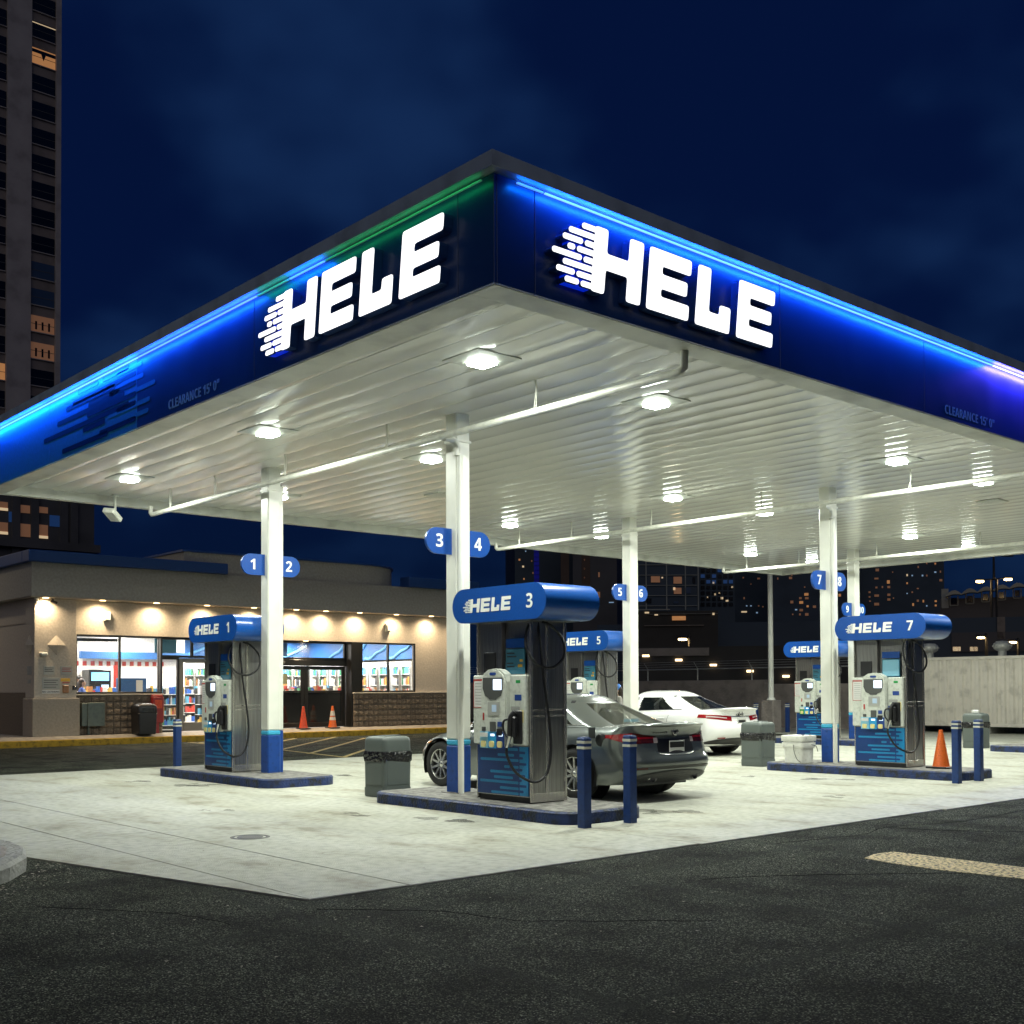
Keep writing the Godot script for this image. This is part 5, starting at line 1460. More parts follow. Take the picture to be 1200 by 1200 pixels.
func shop_inside():
	# the sales room behind the glass
	structure("shop_floor", MB.new().span(P(11.47, 32.9, WALK - 0.02), P(26.18, 45.7, WALK + 0.004)), M.room_floor)
	structure("shop_back_wall", MB.new().span(P(11.47, 42.6, WALK), P(26.18, 42.8, 3.88)), M.room_white)
	structure("shop_side_wall", MB.new().span(P(11.47, 33.05, WALK), P(11.60, 42.59, 3.88)), M.room_white)
	structure("shop_ceiling", MB.new().span(P(11.61, 33.0, 3.40), P(26.18, 42.58, 3.5)), M.room_white)
	# lit ceiling panels
	var cl: Node3D
	var n := 0
	for u in [13.2, 16.0, 18.8, 21.6, 24.0]:
		for v in [34.6, 37.2, 40.0]:
			var lab := "lit shop ceiling panel, %s row behind the glass, %s" % [["first", "second", "third"][int((v - 34.0) / 2.5)], {13.2: "above the counter", 16.0: "above the left door", 18.8: "beside the paper sign", 21.6: "above the black doors", 24.0: "along the coolers"}[u]]
			var at := P(u, v, 3.398)
			if cl == null:
				cl = thing("ceiling_panel_light", lab, "ceiling light", at, 0.0, "lit panels in the shop ceiling")
				part("diffuser", MB.new().span(Vector3(-0.58, -0.012, -0.28), Vector3(0.58, 0.0, 0.28)), M.room_light, cl)
				var fr := MB.new()
				fr.span(Vector3(-0.62, -0.02, -0.32), Vector3(0.62, 0, -0.285)); fr.span(Vector3(-0.62, -0.02, 0.285), Vector3(0.62, 0, 0.32))
				part("frame", fr, M.room_white, cl)
			else: copy(cl, lab, at)
			area_light("shop_light", at + Vector3(0, -0.02, 0), Vector3.DOWN, Vector2(1.15, 0.55), Color(1.0, 0.98, 0.94), 15.0)
	# blue bulkhead round the room, with pale waves, and a white band with red squares
	var bh := thing("blue_bulkhead", "blue wavy bulkhead above the drinks coolers inside the shop", "bulkhead", Vector3.ZERO)
	part("board", MB.new().span(P(18.4, 40.9, 2.60), P(25.2, 41.0, 3.39)), M.room_blue, bh)
	part("board", MB.new().span(P(25.1, 33.2, 2.60), P(25.2, 40.89, 3.39)), M.room_blue, bh)
	part("board", MB.new().span(P(14.6, 37.9, 2.56), P(18.4, 38.05, 2.80)), M.room_blue, bh)
	for k in 4:
		var pts := []
		for j in 9: pts.append(P(25.085, 39.8 - k * 1.5 - j * 0.2, 2.68 + 0.62 * pow(j / 8.0, 2.0) - 0.05 * sin(j * 1.2)))
		part("wave", MB.new().tube(pts, 0.06, 5), M.room_sky, bh)
	for k in 3:
		var pts := []
		for j in 9: pts.append(P(18.8 + k * 2.1 + j * 0.25, 40.885, 2.68 + 0.62 * pow(j / 8.0, 2.0)))
		part("wave", MB.new().tube(pts, 0.06, 5), M.room_sky, bh)
	var wb := thing("white_band", "white wall band with a row of red squares inside the shop", "wall band", Vector3.ZERO)
	part("board", MB.new().span(P(11.62, 38.19, 1.2), P(18.39, 38.3, 3.38)), M.room_white, wb)
	for k in 22:
		part("red_square", MB.new().span(P(11.8 + k * 0.27, 38.17, 2.33), P(11.93 + k * 0.27, 38.188, 2.48)), M.room_red, wb)
	# coolers along the back: lit cases with glass doors
	var co: Node3D
	for k in 9:
		var lab := "tall lit drinks cooler, %s" % ["first from the shop window along the end wall", "second from the shop window along the end wall", "third along the end wall", "fourth along the end wall", "last along the end wall", "in the back corner of the shop", "second from the back corner", "third from the back corner", "farthest from the back corner"][k]
		var at := P(25.2, 34.0 + k * 1.41, WALK) if k < 5 else P(23.7 - (k - 5) * 1.42, 41.0, WALK)
		if co == null:
			co = thing("drinks_cooler", lab, "cooler", at, 0.0, "drinks coolers round the shop")
			part("back", MB.new().span(Vector3(0.02, 0.1, -0.75), Vector3(1.38, 2.25, -0.70)), M.shelf_white, co)
			var fr := MB.new()
			fr.span(Vector3(0.0, 0, -0.75), Vector3(0.05, 2.3, 0.0)); fr.span(Vector3(1.35, 0, -0.75), Vector3(1.40, 2.3, 0.0)); fr.span(Vector3(0.051, 2.16, -0.70), Vector3(1.349, 2.3, 0.0)); fr.span(Vector3(0.051, 0, -0.70), Vector3(1.349, 0.16, 0.0)); fr.span(Vector3(0.68, 0.161, -0.06), Vector3(0.72, 2.159, 0.0))
			part("case", fr, M.shelf_white, co)
			part("lit_strip", MB.new().span(Vector3(0.06, 2.12, -0.1), Vector3(1.34, 2.15, -0.06)), M.room_light, co)
			for j in 5:
				part("shelf", MB.new().span(Vector3(0.055, 0.2 + j * 0.4, -0.68), Vector3(1.345, 0.22 + j * 0.4, -0.10)), M.shelf_white, co)
				goods_row(co, Vector3(0.07, 0.222 + j * 0.4, -0.16), Vector3(1.33, 0.222 + j * 0.4, -0.16), 0.1, 0.20, 0.32, 18, true)
			for s in 2:
				var dr := MB.new()
				var x0 := 0.05 + s * 0.67
				dr.span(Vector3(x0, 0.15, 0.001), Vector3(x0 + 0.035, 2.17, 0.03)); dr.span(Vector3(x0 + 0.595, 0.15, 0.001), Vector3(x0 + 0.63, 2.17, 0.03)); dr.span(Vector3(x0 + 0.036, 2.10, 0.001), Vector3(x0 + 0.594, 2.17, 0.03)); dr.span(Vector3(x0 + 0.036, 0.15, 0.001), Vector3(x0 + 0.594, 0.21, 0.03))
				part("door", dr, M.frame_alu, co)
		else: copy(co, lab, at)
		if k < 5:
			(co if k == 0 else get_node("drinks_cooler_%03d" % k)).basis = Basis(Vector3(0, 0, -1), Vector3.UP, Vector3(-1, 0, 0))
			area_light("cooler_light", P(25.1, 34.7 + k * 1.41, 2.35), Vector3(1, -0.7, 0), Vector2(1.2, 0.1), Color(0.95, 0.98, 1.0), 1.6)
		else:
			get_node("drinks_cooler_%03d" % k).basis = Basis()
			area_light("cooler_light", at + Vector3(0.7, 2.1, 0.12), Vector3(0, -0.7, -1), Vector2(1.2, 0.1), Color(0.95, 0.98, 1.0), 1.6)
	# shelf units
	var sh: Node3D
	n = 0
	for q in [[19.0, 34.6, 1.6], [20.9, 34.8, 1.6], [22.6, 35.0, 1.7], [22.9, 36.4, 1.4], [15.6, 35.2, 1.3], [17.3, 35.0, 1.4], [14.0, 37.2, 2.0], [12.0, 37.4, 1.8], [21.0, 37.6, 2.0], [18.6, 38.6, 2.0]]:
		var lab := "stocked shelf unit of snacks inside the shop %s" % ["facing the black doors", "second from the black doors", "behind the right window", "second behind the right window", "beside the left door", "between the doors", "by the serving counter", "in the corner behind the left window", "in the back aisle near the doors", "in the back aisle between the doors"][n]
		var s := thing("shelf_unit", lab, "shelf unit", P(q[0], q[1], WALK), 0.0, "shelf units in the shop")
		part("back_board", MB.new().span(Vector3(0, 0, -0.2), Vector3(q[2], 1.32, -0.16)), M.shelf_dark, s)
		for j in 4:
			part("shelf", MB.new().span(Vector3(0, 0.12 + j * 0.33, -0.16), Vector3(q[2], 0.14 + j * 0.33, 0.16)), M.shelf_white, s)
			goods_row(s, Vector3(0.02, 0.141 + j * 0.33, 0.05), Vector3(q[2] - 0.02, 0.141 + j * 0.33, 0.05), 0.16, 0.12, 0.28, 24)
		n += 1
	# serving counter and machines at the left
	var ct := thing("serving_counter", "wooden serving counter with till behind the left shop window", "counter", P(12.2, 34.4, WALK))
	part("front", MB.new().span(Vector3(0, 0, -0.6), Vector3(2.2, 1.0, 0.0)), M.wood, ct)
	part("top", MB.new().span(Vector3(-0.03, 1.0005, -0.65), Vector3(2.25, 1.04, 0.05), 0.008), M.wood, ct)
	var ti := thing("till", "dark till screen on the serving counter", "till", P(13.1, 34.75, WALK + 1.04))
	part("foot", MB.new().span(Vector3(-0.12, 0, -0.1), Vector3(0.12, 0.03, 0.1)), M.black_plastic, ti)
	part("stand", MB.new().span(Vector3(-0.02, 0.0305, -0.02), Vector3(0.02, 0.2, 0.02)), M.black_plastic, ti)
	part("screen", MB.new().span(Vector3(-0.2, 0.2005, -0.02), Vector3(0.2, 0.48, 0.02), 0.01), M.black_plastic, ti)
	var fz := thing("display_fridge", "upright dark fridge with lit door behind the left shop window", "fridge", P(14.75, 37.6, WALK))
	part("case", MB.new().span(Vector3(0, 0, -0.6), Vector3(0.75, 1.95, 0.0), 0.02), M.panel_black, fz)
	part("lit_door", MB.new().span(Vector3(0.42, 0.3, 0.001), Vector3(0.66, 1.45, 0.012)), M.window_cool, fz)
	part("header_light", MB.new().span(Vector3(0.08, 1.58, 0.001), Vector3(0.67, 1.86, 0.012)), M.screen_blue, fz)
	var pc := thing("lottery_stand", "blue cardboard stand in the left shop window", "stand", P(13.75, 32.95, WALK))
	part("leg", MB.new().span(Vector3(0, 0, -0.05), Vector3(0.85, 1.16, 0.05)), M.shelf_dark, pc)
	part("board", MB.new().span(Vector3(0.0, 1.161, -0.06), Vector3(0.88, 1.62, 0.06), 0.01), M.room_blue, pc)
	part("leaflet", MB.new().span(Vector3(0.56, 1.22, 0.061), Vector3(0.76, 1.56, 0.066)), M.paper, pc)
	var tv := thing("hanging_screen", "dark screen hanging in the glass above the left shop door", "screen", P(15.7, 33.6, 2.86))
	part("panel", MB.new().span(Vector3(-0.5, -0.22, -0.03), Vector3(0.2, 0.26, 0.03), 0.01), M.poster_cyan, tv)
	part("bracket", MB.new().span(Vector3(-0.17, 0.26, -0.02), Vector3(-0.13, 0.54, 0.02)), M.frame_black, tv)
	var tv2 := thing("hanging_screen", "blue screen hanging in the glass above the black shop doors", "screen", P(19.35, 33.6, 2.84))
	part("panel", MB.new().span(Vector3(-0.55, -0.24, -0.03), Vector3(0.45, 0.26, 0.03), 0.01), M.room_blue, tv2)
	part("bracket", MB.new().span(Vector3(-0.17, 0.26, -0.02), Vector3(-0.13, 0.56, 0.02)), M.frame_black, tv2)
	var sg := thing("paper_sign", "yellowish paper sign stuck inside the black shop door", "notice", P(19.35, 33.0, 1.85))
	part("sheet", MB.new().span(Vector3(-0.11, -0.17, 0), Vector3(0.11, 0.17, 0.004)), M.button_cream, sg)
	var rs := thing("red_banner", "narrow red hanging banner inside the shop", "banner", P(15.0, 36.0, 1.95))
	part("cloth", MB.new().span(Vector3(-0.09, -0.35, 0), Vector3(0.09, 0.35, 0.006)), M.room_red, rs)

class CarShape:
	var L := 4.95
	var hw := 0.925
	var low_y := 0.21
	var sh: Array            # shoulder height along the length: [s, y] pairs
	var rear: Array          # rear outline: [k, s]
	var front: Array         # front outline set back from the nose: [k, s]
	var wid: Array           # width over height: [k, factor]
	var gb := [0.60, 3.85]   # greenhouse foot, rear and front
	var gt := [1.45, 2.85]   # greenhouse head
	var ghw := [0.80, 0.565]
	var roof_y := 1.31
	var crown := 0.115
	static func pick(a: Array, x: float) -> float:
		if x <= a[0][0]: return a[0][1]
		for j in a.size() - 1:
			if x <= a[j + 1][0]:
				var f: float = (x - a[j][0]) / (a[j + 1][0] - a[j][0])
				return lerpf(a[j][1], a[j + 1][1], f * f * (3.0 - 2.0 * f) * 0.5 + f * 0.5)
		return a[-1][1]
	static func outline(q: float, w: float, s0: float, s1: float, r: float, rf: float, bow: float) -> Vector2:
		# half outline, q: 0-1 rear, 1-2 rear corner, 2-3 side, 3-4 front corner, 4-5 front; returns (x, s)
		var p: Vector2
		if q <= 1.0: p = Vector2((w - r) * q, s0)
		elif q <= 2.0:
			var th := (q - 1.0) * PI / 2
			p = Vector2(w - r + r * sin(th), s0 + r - r * cos(th))
		elif q <= 3.0: p = Vector2(w, lerpf(s0 + r, s1 - rf, q - 2.0))
		elif q <= 4.0:
			var th := (q - 3.0) * PI / 2
			p = Vector2(w - rf + rf * cos(th), s1 - rf + rf * sin(th))
		else: p = Vector2((w - rf) * (5.0 - q), s1)
		var m := (s0 + s1) * 0.5; var t := (p.y - m) / ((s1 - s0) * 0.5)
		p.x *= 1.0 - 0.055 * t * t
		var b := bow * pow(p.x / w, 2.0)
		if p.y < m: p.y += b * pow(clampf((m - p.y) / (m - s0), 0, 1), 3.0)
		else: p.y -= b * 1.6 * pow(clampf((p.y - m) / (s1 - m), 0, 1), 3.0)
		return p
	func body(side: float, q: float, k: float, out := 0.0) -> Vector3:
		var p := outline(q, hw * pick(wid, k) + out, pick(rear, k) - out, L - pick(front, k) + out, 0.30, 0.42, 0.13)
		var top := pick(sh, p.y)
		var lo := low_y + 0.05 * pow(abs(p.y - L * 0.5) / (L * 0.5), 6.0)
		return Vector3(side * p.x, lo + (top - lo) * k, -p.y)
	func house(side: float, q: float, t: float, out := 0.0) -> Vector3:
		var e := pow(t, 1.12)
		var p := outline(q, lerpf(ghw[0], ghw[1], e) + out, lerpf(gb[0], gt[0], pow(t, 0.92)) - out, lerpf(gb[1], gt[1], pow(t, 0.95)) + out, 0.30, 0.34, 0.16)
		var base := pick(sh, p.y) - 0.01
		base = lerpf(pick(sh, lerpf(gb[0], gb[1], clampf((p.y - gb[0]) / (gb[1] - gb[0]), 0, 1))), base, 0.5) + 0.012
		return Vector3(side * p.x, lerpf(base, roof_y, t), -p.y)

func split_grid(rows: Array, sort: Callable, mbs: Array):
	# a smooth grid whose cells go to different meshes; sort(r, k) gives the mesh's number or -1
	var m: int = rows.size(); var w: int = rows[0].size()
	var nn := []
	for r in m:
		var a := PackedVector3Array(); a.resize(w); nn.append(a)
	for r in m - 1:
		for k in w - 1:
			var f: Vector3 = (rows[r + 1][k + 1] - rows[r][k]).cross(rows[r + 1][k] - rows[r][k + 1])
			nn[r][k] += f; nn[r][k + 1] += f; nn[r + 1][k] += f; nn[r + 1][k + 1] += f
	var base := []
	for b in mbs:
		base.append(b.v.size())
		for r in m:
			for k in w: b.vert(rows[r][k], nn[r][k] if nn[r][k].length() > 1e-10 else Vector3.UP, Vector2(k, r))
	for r in m - 1:
		for k in w - 1:
			var g: int = sort.call(r, k)
			if g < 0: continue
			var o: int = base[g] + r * w + k
			mbs[g].face(o, o + 1, o + w + 1); mbs[g].face(o, o + w + 1, o + w)

func qs_list(n: Array) -> Array:
	var o := []
	for seg in 5:
		for j in n[seg]: o.append(seg + float(j) / n[seg])
	o.append(5.0)
	return o

func patch(c: CarShape, side: float, q0: float, q1: float, lo: Callable, hi: Callable, out: float, nq := 10, nk := 4) -> MB:
	var rows := []
	for r in nk + 1:
		var row := PackedVector3Array()
		for j in nq + 1:
			var f := float(j) / nq
			var q := lerpf(q0, q1, f)
			row.append(c.body(side, q, lerpf(lo.call(f), hi.call(f), float(r) / nk), out))
		rows.append(row)
	return MB.new().grid(rows, false, side < 0)

func wheel(t: Node3D, x: float, y: float, s: float, r: float, spokes: int, side: float):
	var tr := MB.new()
	tr.xf = Transform3D(Basis(Vector3(0, 0, 1), -side * PI / 2), Vector3(x, y, -s))   # lathe axis y points outwards
	tr.lathe([Vector2(r * 0.66, -0.10), Vector2(r * 0.93, -0.11), Vector2(r, -0.07), Vector2(r, 0.06), Vector2(r * 0.95, 0.10), Vector2(r * 0.70, 0.105), Vector2(r * 0.68, 0.07)], 40)
	var wh := part("wheel", tr, M.tyre, t)
	var rm := MB.new(); rm.xf = tr.xf
	rm.lathe([Vector2(r * 0.69, 0.09), Vector2(r * 0.66, 0.098), Vector2(r * 0.635, 0.085), Vector2(r * 0.62, 0.03)], 36)
	for j in spokes:
		var a := TAU * j / spokes
		var d := Vector3(cos(a), 0, sin(a)); var n := Vector3(-sin(a), 0, cos(a))
		var p := [d * r * 0.10 + n * 0.022, d * r * 0.65 + n * 0.014, d * r * 0.65 - n * 0.014, d * r * 0.10 - n * 0.022]
		var hh := [0.075, 0.088, 0.088, 0.075]
		var top := []; var bot := []
		for i in 4: top.append(p[i] + Vector3(0, hh[i], 0)); bot.append(p[i] + Vector3(0, 0.03, 0))
		rm.oquad(top[0], top[1], top[2], top[3], Vector3.UP)
		for i in 4: rm.oquad(top[i], top[(i + 1) % 4], bot[(i + 1) % 4], bot[i], (p[i] + p[(i + 1) % 4]) * 0.5 - (p[0] + p[2]) * 0.5)
	rm.lathe([Vector2(r * 0.15, 0.05), Vector2(r * 0.15, 0.08), Vector2(0.001, 0.085)], 18)
	part("rim", rm, M.rim_silver, wh)
	var dk := MB.new(); dk.xf = tr.xf
	dk.lathe([Vector2(r * 0.66, 0.02), Vector2(0.001, 0.02)], 30)
	part("hub", dk, M.rim_dark, wh)

func build_car(t: Node3D, c: CarShape, paint: Material, o: Dictionary):
	var qs := qs_list([8, 8, 64, 8, 6])
	var ks := [0.0, 0.08, 0.16, 0.25, 0.34, 0.43, 0.52, 0.61, 0.70, 0.78, 0.85, 0.91, 0.96, 1.0]
	var wr: float = o.wheel_r
	var R := wr + 0.055
	var body := MB.new(); var lowp := MB.new()
	for side in [1.0, -1.0]:
		var rows := []; var inside := []
		for k in ks:
			var row := PackedVector3Array(); var ins := []
			for q in qs:
				var p := c.body(side, q, k)
				var hit := false
				if q >= 1.6 and q <= 3.7:
					for sw in o.wheels:
						var d := Vector2(-p.z - sw, p.y - wr)
						if d.length() < R:
							hit = true
							d = d.normalized() * R if d.length() > 0.001 else Vector2(0, R)
							p = Vector3(p.x, wr + d.y, -(sw + d.x))
				row.append(p); ins.append(hit)
			if side < 0: row.reverse(); ins.reverse()
			rows.append(row); inside.append(ins)
		var sort := func(r: int, k: int) -> int:
			if inside[r][k] and inside[r][k + 1] and inside[r + 1][k] and inside[r + 1][k + 1]: return -1
			return 1 if r < int(o.lower_rows) else 0
		split_grid(rows, sort, [body, lowp])
		# wheel housings
		for sw in o.wheels:
			var wh := MB.new()
			var rr := []
			for x in [c.hw * 0.985, c.hw - 0.36]:
				var ring := PackedVector3Array()
				for j in 25:
					var th := PI * 1.25 * j / 24.0 - PI * 0.125
					ring.append(Vector3(side * x, wr + R * sin(th), -(sw + R * cos(th))))
				rr.append(ring)
			wh.grid(rr)
			wh.disc(Vector3(side * (c.hw - 0.36), wr, -sw), Vector3(side, 0, 0), R, 24)
			part("wheel_housing", wh, M.car_trim, t)
	# bonnet and boot decks
	var deck := MB.new()
	var rows2 := []; var ss := []
	for q in qs:
		var e := c.body(1.0, q, 1.0)
		var row := PackedVector3Array()
		for j in 13:
			var f := 1.0 - 2.0 * j / 12.0
			row.append(Vector3(e.x * -f, e.y + 0.035 * (1.0 - f * f) * clampf(e.x / 0.5, 0, 1), e.z))
		rows2.append(row); ss.append(-e.z)
	var dsort := func(r: int, k: int) -> int:
		return -1 if ss[r] > c.gb[0] + 0.25 and ss[r + 1] < c.gb[1] - 0.25 and k > 0 and k < 11 else 0
	split_grid(rows2, dsort, [deck])
	var bo := part("body", body, paint, t)
	part("deck", deck, paint, bo)
	part("lower_trim", lowp, o.get("lower_mat", M.car_trim), t)
	# greenhouse with its glass
	var shell := MB.new(); var g_side := MB.new(); var g_back := MB.new()
	var gq := qs_list([8, 8, 40, 8, 8])
	var ts := [0.0, 0.05, 0.10, 0.2, 0.35, 0.5, 0.65, 0.8, 0.88, 0.94, 1.0]
	for side in [1.0, -1.0]:
		var rows := []
		for tt in ts:
			var row := PackedVector3Array()
			for q in gq: row.append(c.house(side, q, tt))
			if side < 0: row.reverse()
			rows.append(row)
		var gs := func(r: int, k: int) -> int:
			var kk: int = k if side > 0 else gq.size() - 2 - k
			var q: float = (gq[kk] + gq[kk + 1]) * 0.5
			var tt: float = (ts[r] + ts[r + 1]) * 0.5
			var pm: Vector3 = (rows[r][k] + rows[r + 1][k + 1]) * 0.5
			var s := -pm.z
			if q < 1.13 and tt > 0.05 and tt < 0.94: return 2
			if q > 3.5 and tt > 0.05 and tt < 0.94: return 2
			if q > 1.75 and q < 3.35 and tt > 0.10 and tt < 0.88:
				var lo: float = lerpf(o.dlo[0], o.dlo[1], tt); var hi: float = lerpf(o.dlo[2], o.dlo[3], tt)
				if s > lo and s < hi and abs(s - o.pillar) > 0.055: return 1
			return 0
		split_grid(rows, gs, [shell, g_side, g_back])
	var roof := []
	for q in gq:
		var e := c.house(1.0, q, 1.0)
		var row := PackedVector3Array()
		var m: float = (c.gt[0] + c.gt[1]) * 0.5; var hl: float = (c.gt[1] - c.gt[0]) * 0.5
		for j in 13:
			var f := 1.0 - 2.0 * j / 12.0
			row.append(Vector3(e.x * -f, e.y + c.crown * (1.0 - pow(abs(f), 2.4)) * (1.0 - pow(clampf(abs(-e.z - m) / hl, 0, 1), 4.0)), e.z))
		roof.append(row)
	split_grid(roof, func(_r, _k): return 0, [shell])
	var sh := part("roof", shell, paint, t)
	part("side_glass", g_side, M.car_glass, sh)
	part("screen_glass", g_back, M.car_glass, sh)
	# cabin: dark tub, seats
	part("cabin_tub", MB.new().span(Vector3(-c.hw * 0.84, 0.55, -(c.gb[0] + 0.2)), Vector3(c.hw * 0.84, 0.86, -(c.gb[1] - 0.1))), M.seat_cloth, t)
	part("parcel_shelf", MB.new().span(Vector3(-0.6, 0.861, -(c.gb[0] + 0.25)), Vector3(0.6, 0.97, -(c.gb[0] + 0.75)), 0.02), M.seat_cloth, t)
	for x in [-0.36, 0.36]:
		for sq in [1.62, 2.55]:
			var st := MB.new()
			st.box(Vector3(x, 1.0, -sq), Vector3(0.48, 0.42, 0.14), 0.05)
			st.box(Vector3(x, 1.25, -sq + 0.02), Vector3(0.26, 0.16, 0.10), 0.04)
			part("seat", st, M.seat_cloth, t)
	part("dashboard", MB.new().span(Vector3(-0.68, 0.861, -(c.gb[1] - 0.75)), Vector3(0.68, 0.96, -(c.gb[1] - 0.2)), 0.04), M.car_trim, t)
	part("underbody", MB.new().span(Vector3(-c.hw * 0.55, 0.20, -0.35), Vector3(c.hw * 0.55, 0.5, -(c.L - 0.35))), M.car_trim, t)
	for sw in o.wheels:
		for side in [-1.0, 1.0]: wheel(t, side * (c.hw - 0.115), wr, sw, wr, o.spokes, side)
	# door lines, handles, mirrors
	for side in [-1.0, 1.0]:
		for q in o.door_lines:
			var pts := []
			for j in 9: pts.append(c.body(side, q, lerpf(0.14, 0.985, j / 8.0), 0.0005))
			part("door_line", MB.new().tube(pts, 0.0045, 5), M.car_trim, t)
		for q in o.handles:
			var p := c.body(side, q, 0.80, 0.012)
			part("door_handle", MB.new().box(p, Vector3(0.03, 0.03, 0.19), 0.012), paint, t)
		var mp := c.body(side, 2.72, 1.0) + Vector3(side * 0.09, 0.08, 0)
		part("mirror", MB.new().box(mp, Vector3(0.20, 0.13, 0.10), 0.04), paint, t)
		var bp := []
		for j in 25: bp.append(c.house(side, lerpf(1.95, 3.3, j / 24.0), 0.10, 0.004))
		part("window_trim", MB.new().tube(bp, 0.008, 6), M.chrome if o.chrome else M.car_trim, t)

func lit(t: Node3D, called: String, c: CarShape, m: Material, q0: float, q1: float, lo: Callable, hi: Callable, out := 0.006, sides := [-1.0, 1.0]):
	for s in sides: part(called, patch(c, s, q0, q1, lo, hi, out), m, t)

func cars():
	# dark grey sedan at pump 4
	var c := CarShape.new()
	c.sh = [[0.0, 1.01], [0.12, 1.015], [0.55, 0.985], [1.4, 0.955], [3.0, 0.905], [3.75, 0.855], [4.5, 0.755], [4.95, 0.64]]
	c.rear = [[0.0, 0.20], [0.10, 0.09], [0.22, 0.03], [0.38, 0.0], [0.48, 0.045], [0.52, 0.075], [0.80, 0.13], [0.93, 0.10], [1.0, 0.045]]
	c.front = [[0.0, 0.16], [0.3, 0.0], [0.6, 0.03], [0.85, 0.14], [1.0, 0.30]]
	c.wid = [[0.0, 0.93], [0.12, 0.965], [0.40, 0.99], [0.62, 1.0], [0.78, 0.985], [0.92, 0.94], [1.0, 0.885]]
	var t := thing("sedan_car", "dark grey sedan seen from behind, fuel flap open, beside pump 3", "car", P(11.90, 10.05, 0.0), 0.0)
	build_car(t, c, M.car_grey, {"wheels": [1.13, 4.06], "wheel_r": 0.345, "lower_rows": 2, "lower_mat": M.car_grey, "dlo": [1.25, 1.85, 3.62, 2.85], "pillar": 2.38, "spokes": 10, "door_lines": [2.255, 2.50, 2.735], "handles": [2.30, 2.53], "chrome": true})
	var c0 := func(v: float) -> Callable: return func(_f: float) -> float: return v
	lit(t, "tail_lamp", c, M.tail_smoke, 0.60, 1.35, func(f): return lerpf(0.69, 0.685, f), func(f): return lerpf(0.80, 0.875, f), 0.006)
	lit(t, "tail_lamp", c, M.tail_red, 1.35, 2.045, func(f): return lerpf(0.685, 0.82, f), func(f): return lerpf(0.875, 0.865, f), 0.006)
	lit(t, "tail_lamp_inner", c, M.tail_red, 0.68, 1.15, func(_f): return 0.765, func(f): return lerpf(0.79, 0.80, f), 0.009)
	lit(t, "reversing_lamp", c, M.tail_clear, 0.56, 0.68, c0.call(0.69), c0.call(0.78), 0.007)
	lit(t, "boot_recess", c, M.car_trim, 0.0, 0.60, func(f): return 0.50 + 0.04 * f, func(f): return 0.74 + 0.02 * f, 0.004)
	lit(t, "boot_crease", c, M.chrome, 0.0, 0.66, func(f): return 0.475 + 0.06 * pow(f, 4.0), func(f): return 0.485 + 0.06 * pow(f, 4.0), 0.006)
	lit(t, "valance", c, M.car_lower, 0.0, 1.6, func(f): return 0.0 + 0.05 * f, func(f): return 0.20 - 0.10 * pow(f, 2.0), 0.008)
	lit(t, "bumper_slot", c, M.car_trim, 0.0, 1.75, c0.call(0.235), c0.call(0.285), 0.004)
	lit(t, "rear_reflector", c, M.tail_smoke, 1.0, 1.5, c0.call(0.245), c0.call(0.275), 0.007)
	lit(t, "boot_lip", c, M.car_grey, 0.0, 1.25, c0.call(0.965), c0.call(1.0), 0.012)
	for s in [-1.0, 1.0]:
		var p := c.body(s, 0.78, 0.075, 0.0)
		part("exhaust", MB.new().lathe_at(p + Vector3(0, 0.02, 0.012), Vector3(0, 0, 1), [Vector2(0.065, -0.10), Vector2(0.065, 0.01), Vector2(0.058, 0.012), Vector2(0.052, -0.02), Vector2(0.001, -0.08)]), M.chrome, t)
	var bd := c.body(1.0, 0.0, 0.875, 0.008)
	part("badge", MB.new().lathe_at(bd, Vector3(0, 0.12, 1), [Vector2(0.055, -0.01), Vector2(0.055, 0.004), Vector2(0.044, 0.008), Vector2(0.040, 0.002)]), M.chrome, t)
	part("badge_bar", MB.new().box(bd + Vector3(0, 0, 0.006), Vector3(0.13, 0.018, 0.008), 0.003), M.chrome, t)
	label_text("model_lettering", "ALTIMA", 0.05, M.chrome, t, c.body(-1.0, 0.72, 0.885, 0.012) + Vector3(0.12, 0, -0.004), Basis(Vector3.UP, -0.10), 0.004)
	var np := part("licence_plate", MB.new().box(Vector3.ZERO, Vector3(0.31, 0.155, 0.008), 0.003), M.plate_white, t)
	np.position = c.body(1.0, 0.0, 0.62, 0.016)
	part("plate_print", MB.new().box(Vector3(0, 0.022, 0.0046), Vector3(0.29, 0.075, 0.001)), M.car_trim, np)
	lit(t, "head_lamp", c, M.head_clear, 2.97, 3.75, func(f): return lerpf(0.80, 0.66, f), func(f): return lerpf(0.93, 0.94, f), 0.006)
	lit(t, "indicator", c, M.amber, 2.99, 3.2, func(f): return lerpf(0.83, 0.78, f), func(f): return lerpf(0.87, 0.84, f), 0.009)
	lit(t, "grille", c, M.car_trim, 4.1, 5.0, c0.call(0.28), c0.call(0.82), 0.005)
	# open fuel flap on the left rear wing
	var fp := c.body(-1.0, 2.035, 0.78, 0.004)
	part("fuel_recess", MB.new().lathe_at(fp, Vector3(-1, 0.05, 0.25), [Vector2(0.085, -0.02), Vector2(0.085, 0.004), Vector2(0.001, 0.004)]), M.car_trim, t)
	part("fuel_flap", MB.new().span(fp + Vector3(-0.13, 0.02, -0.11), fp + Vector3(0.0, 0.17, -0.10), 0.004), M.car_grey, t)
	# white sedan farther in
	var w := CarShape.new()
	w.L = 4.95; w.hw = 0.95
	w.sh = [[0.0, 1.03], [0.12, 1.035], [0.55, 1.01], [1.4, 0.975], [3.0, 0.92], [3.75, 0.865], [4.5, 0.765], [4.95, 0.65]]
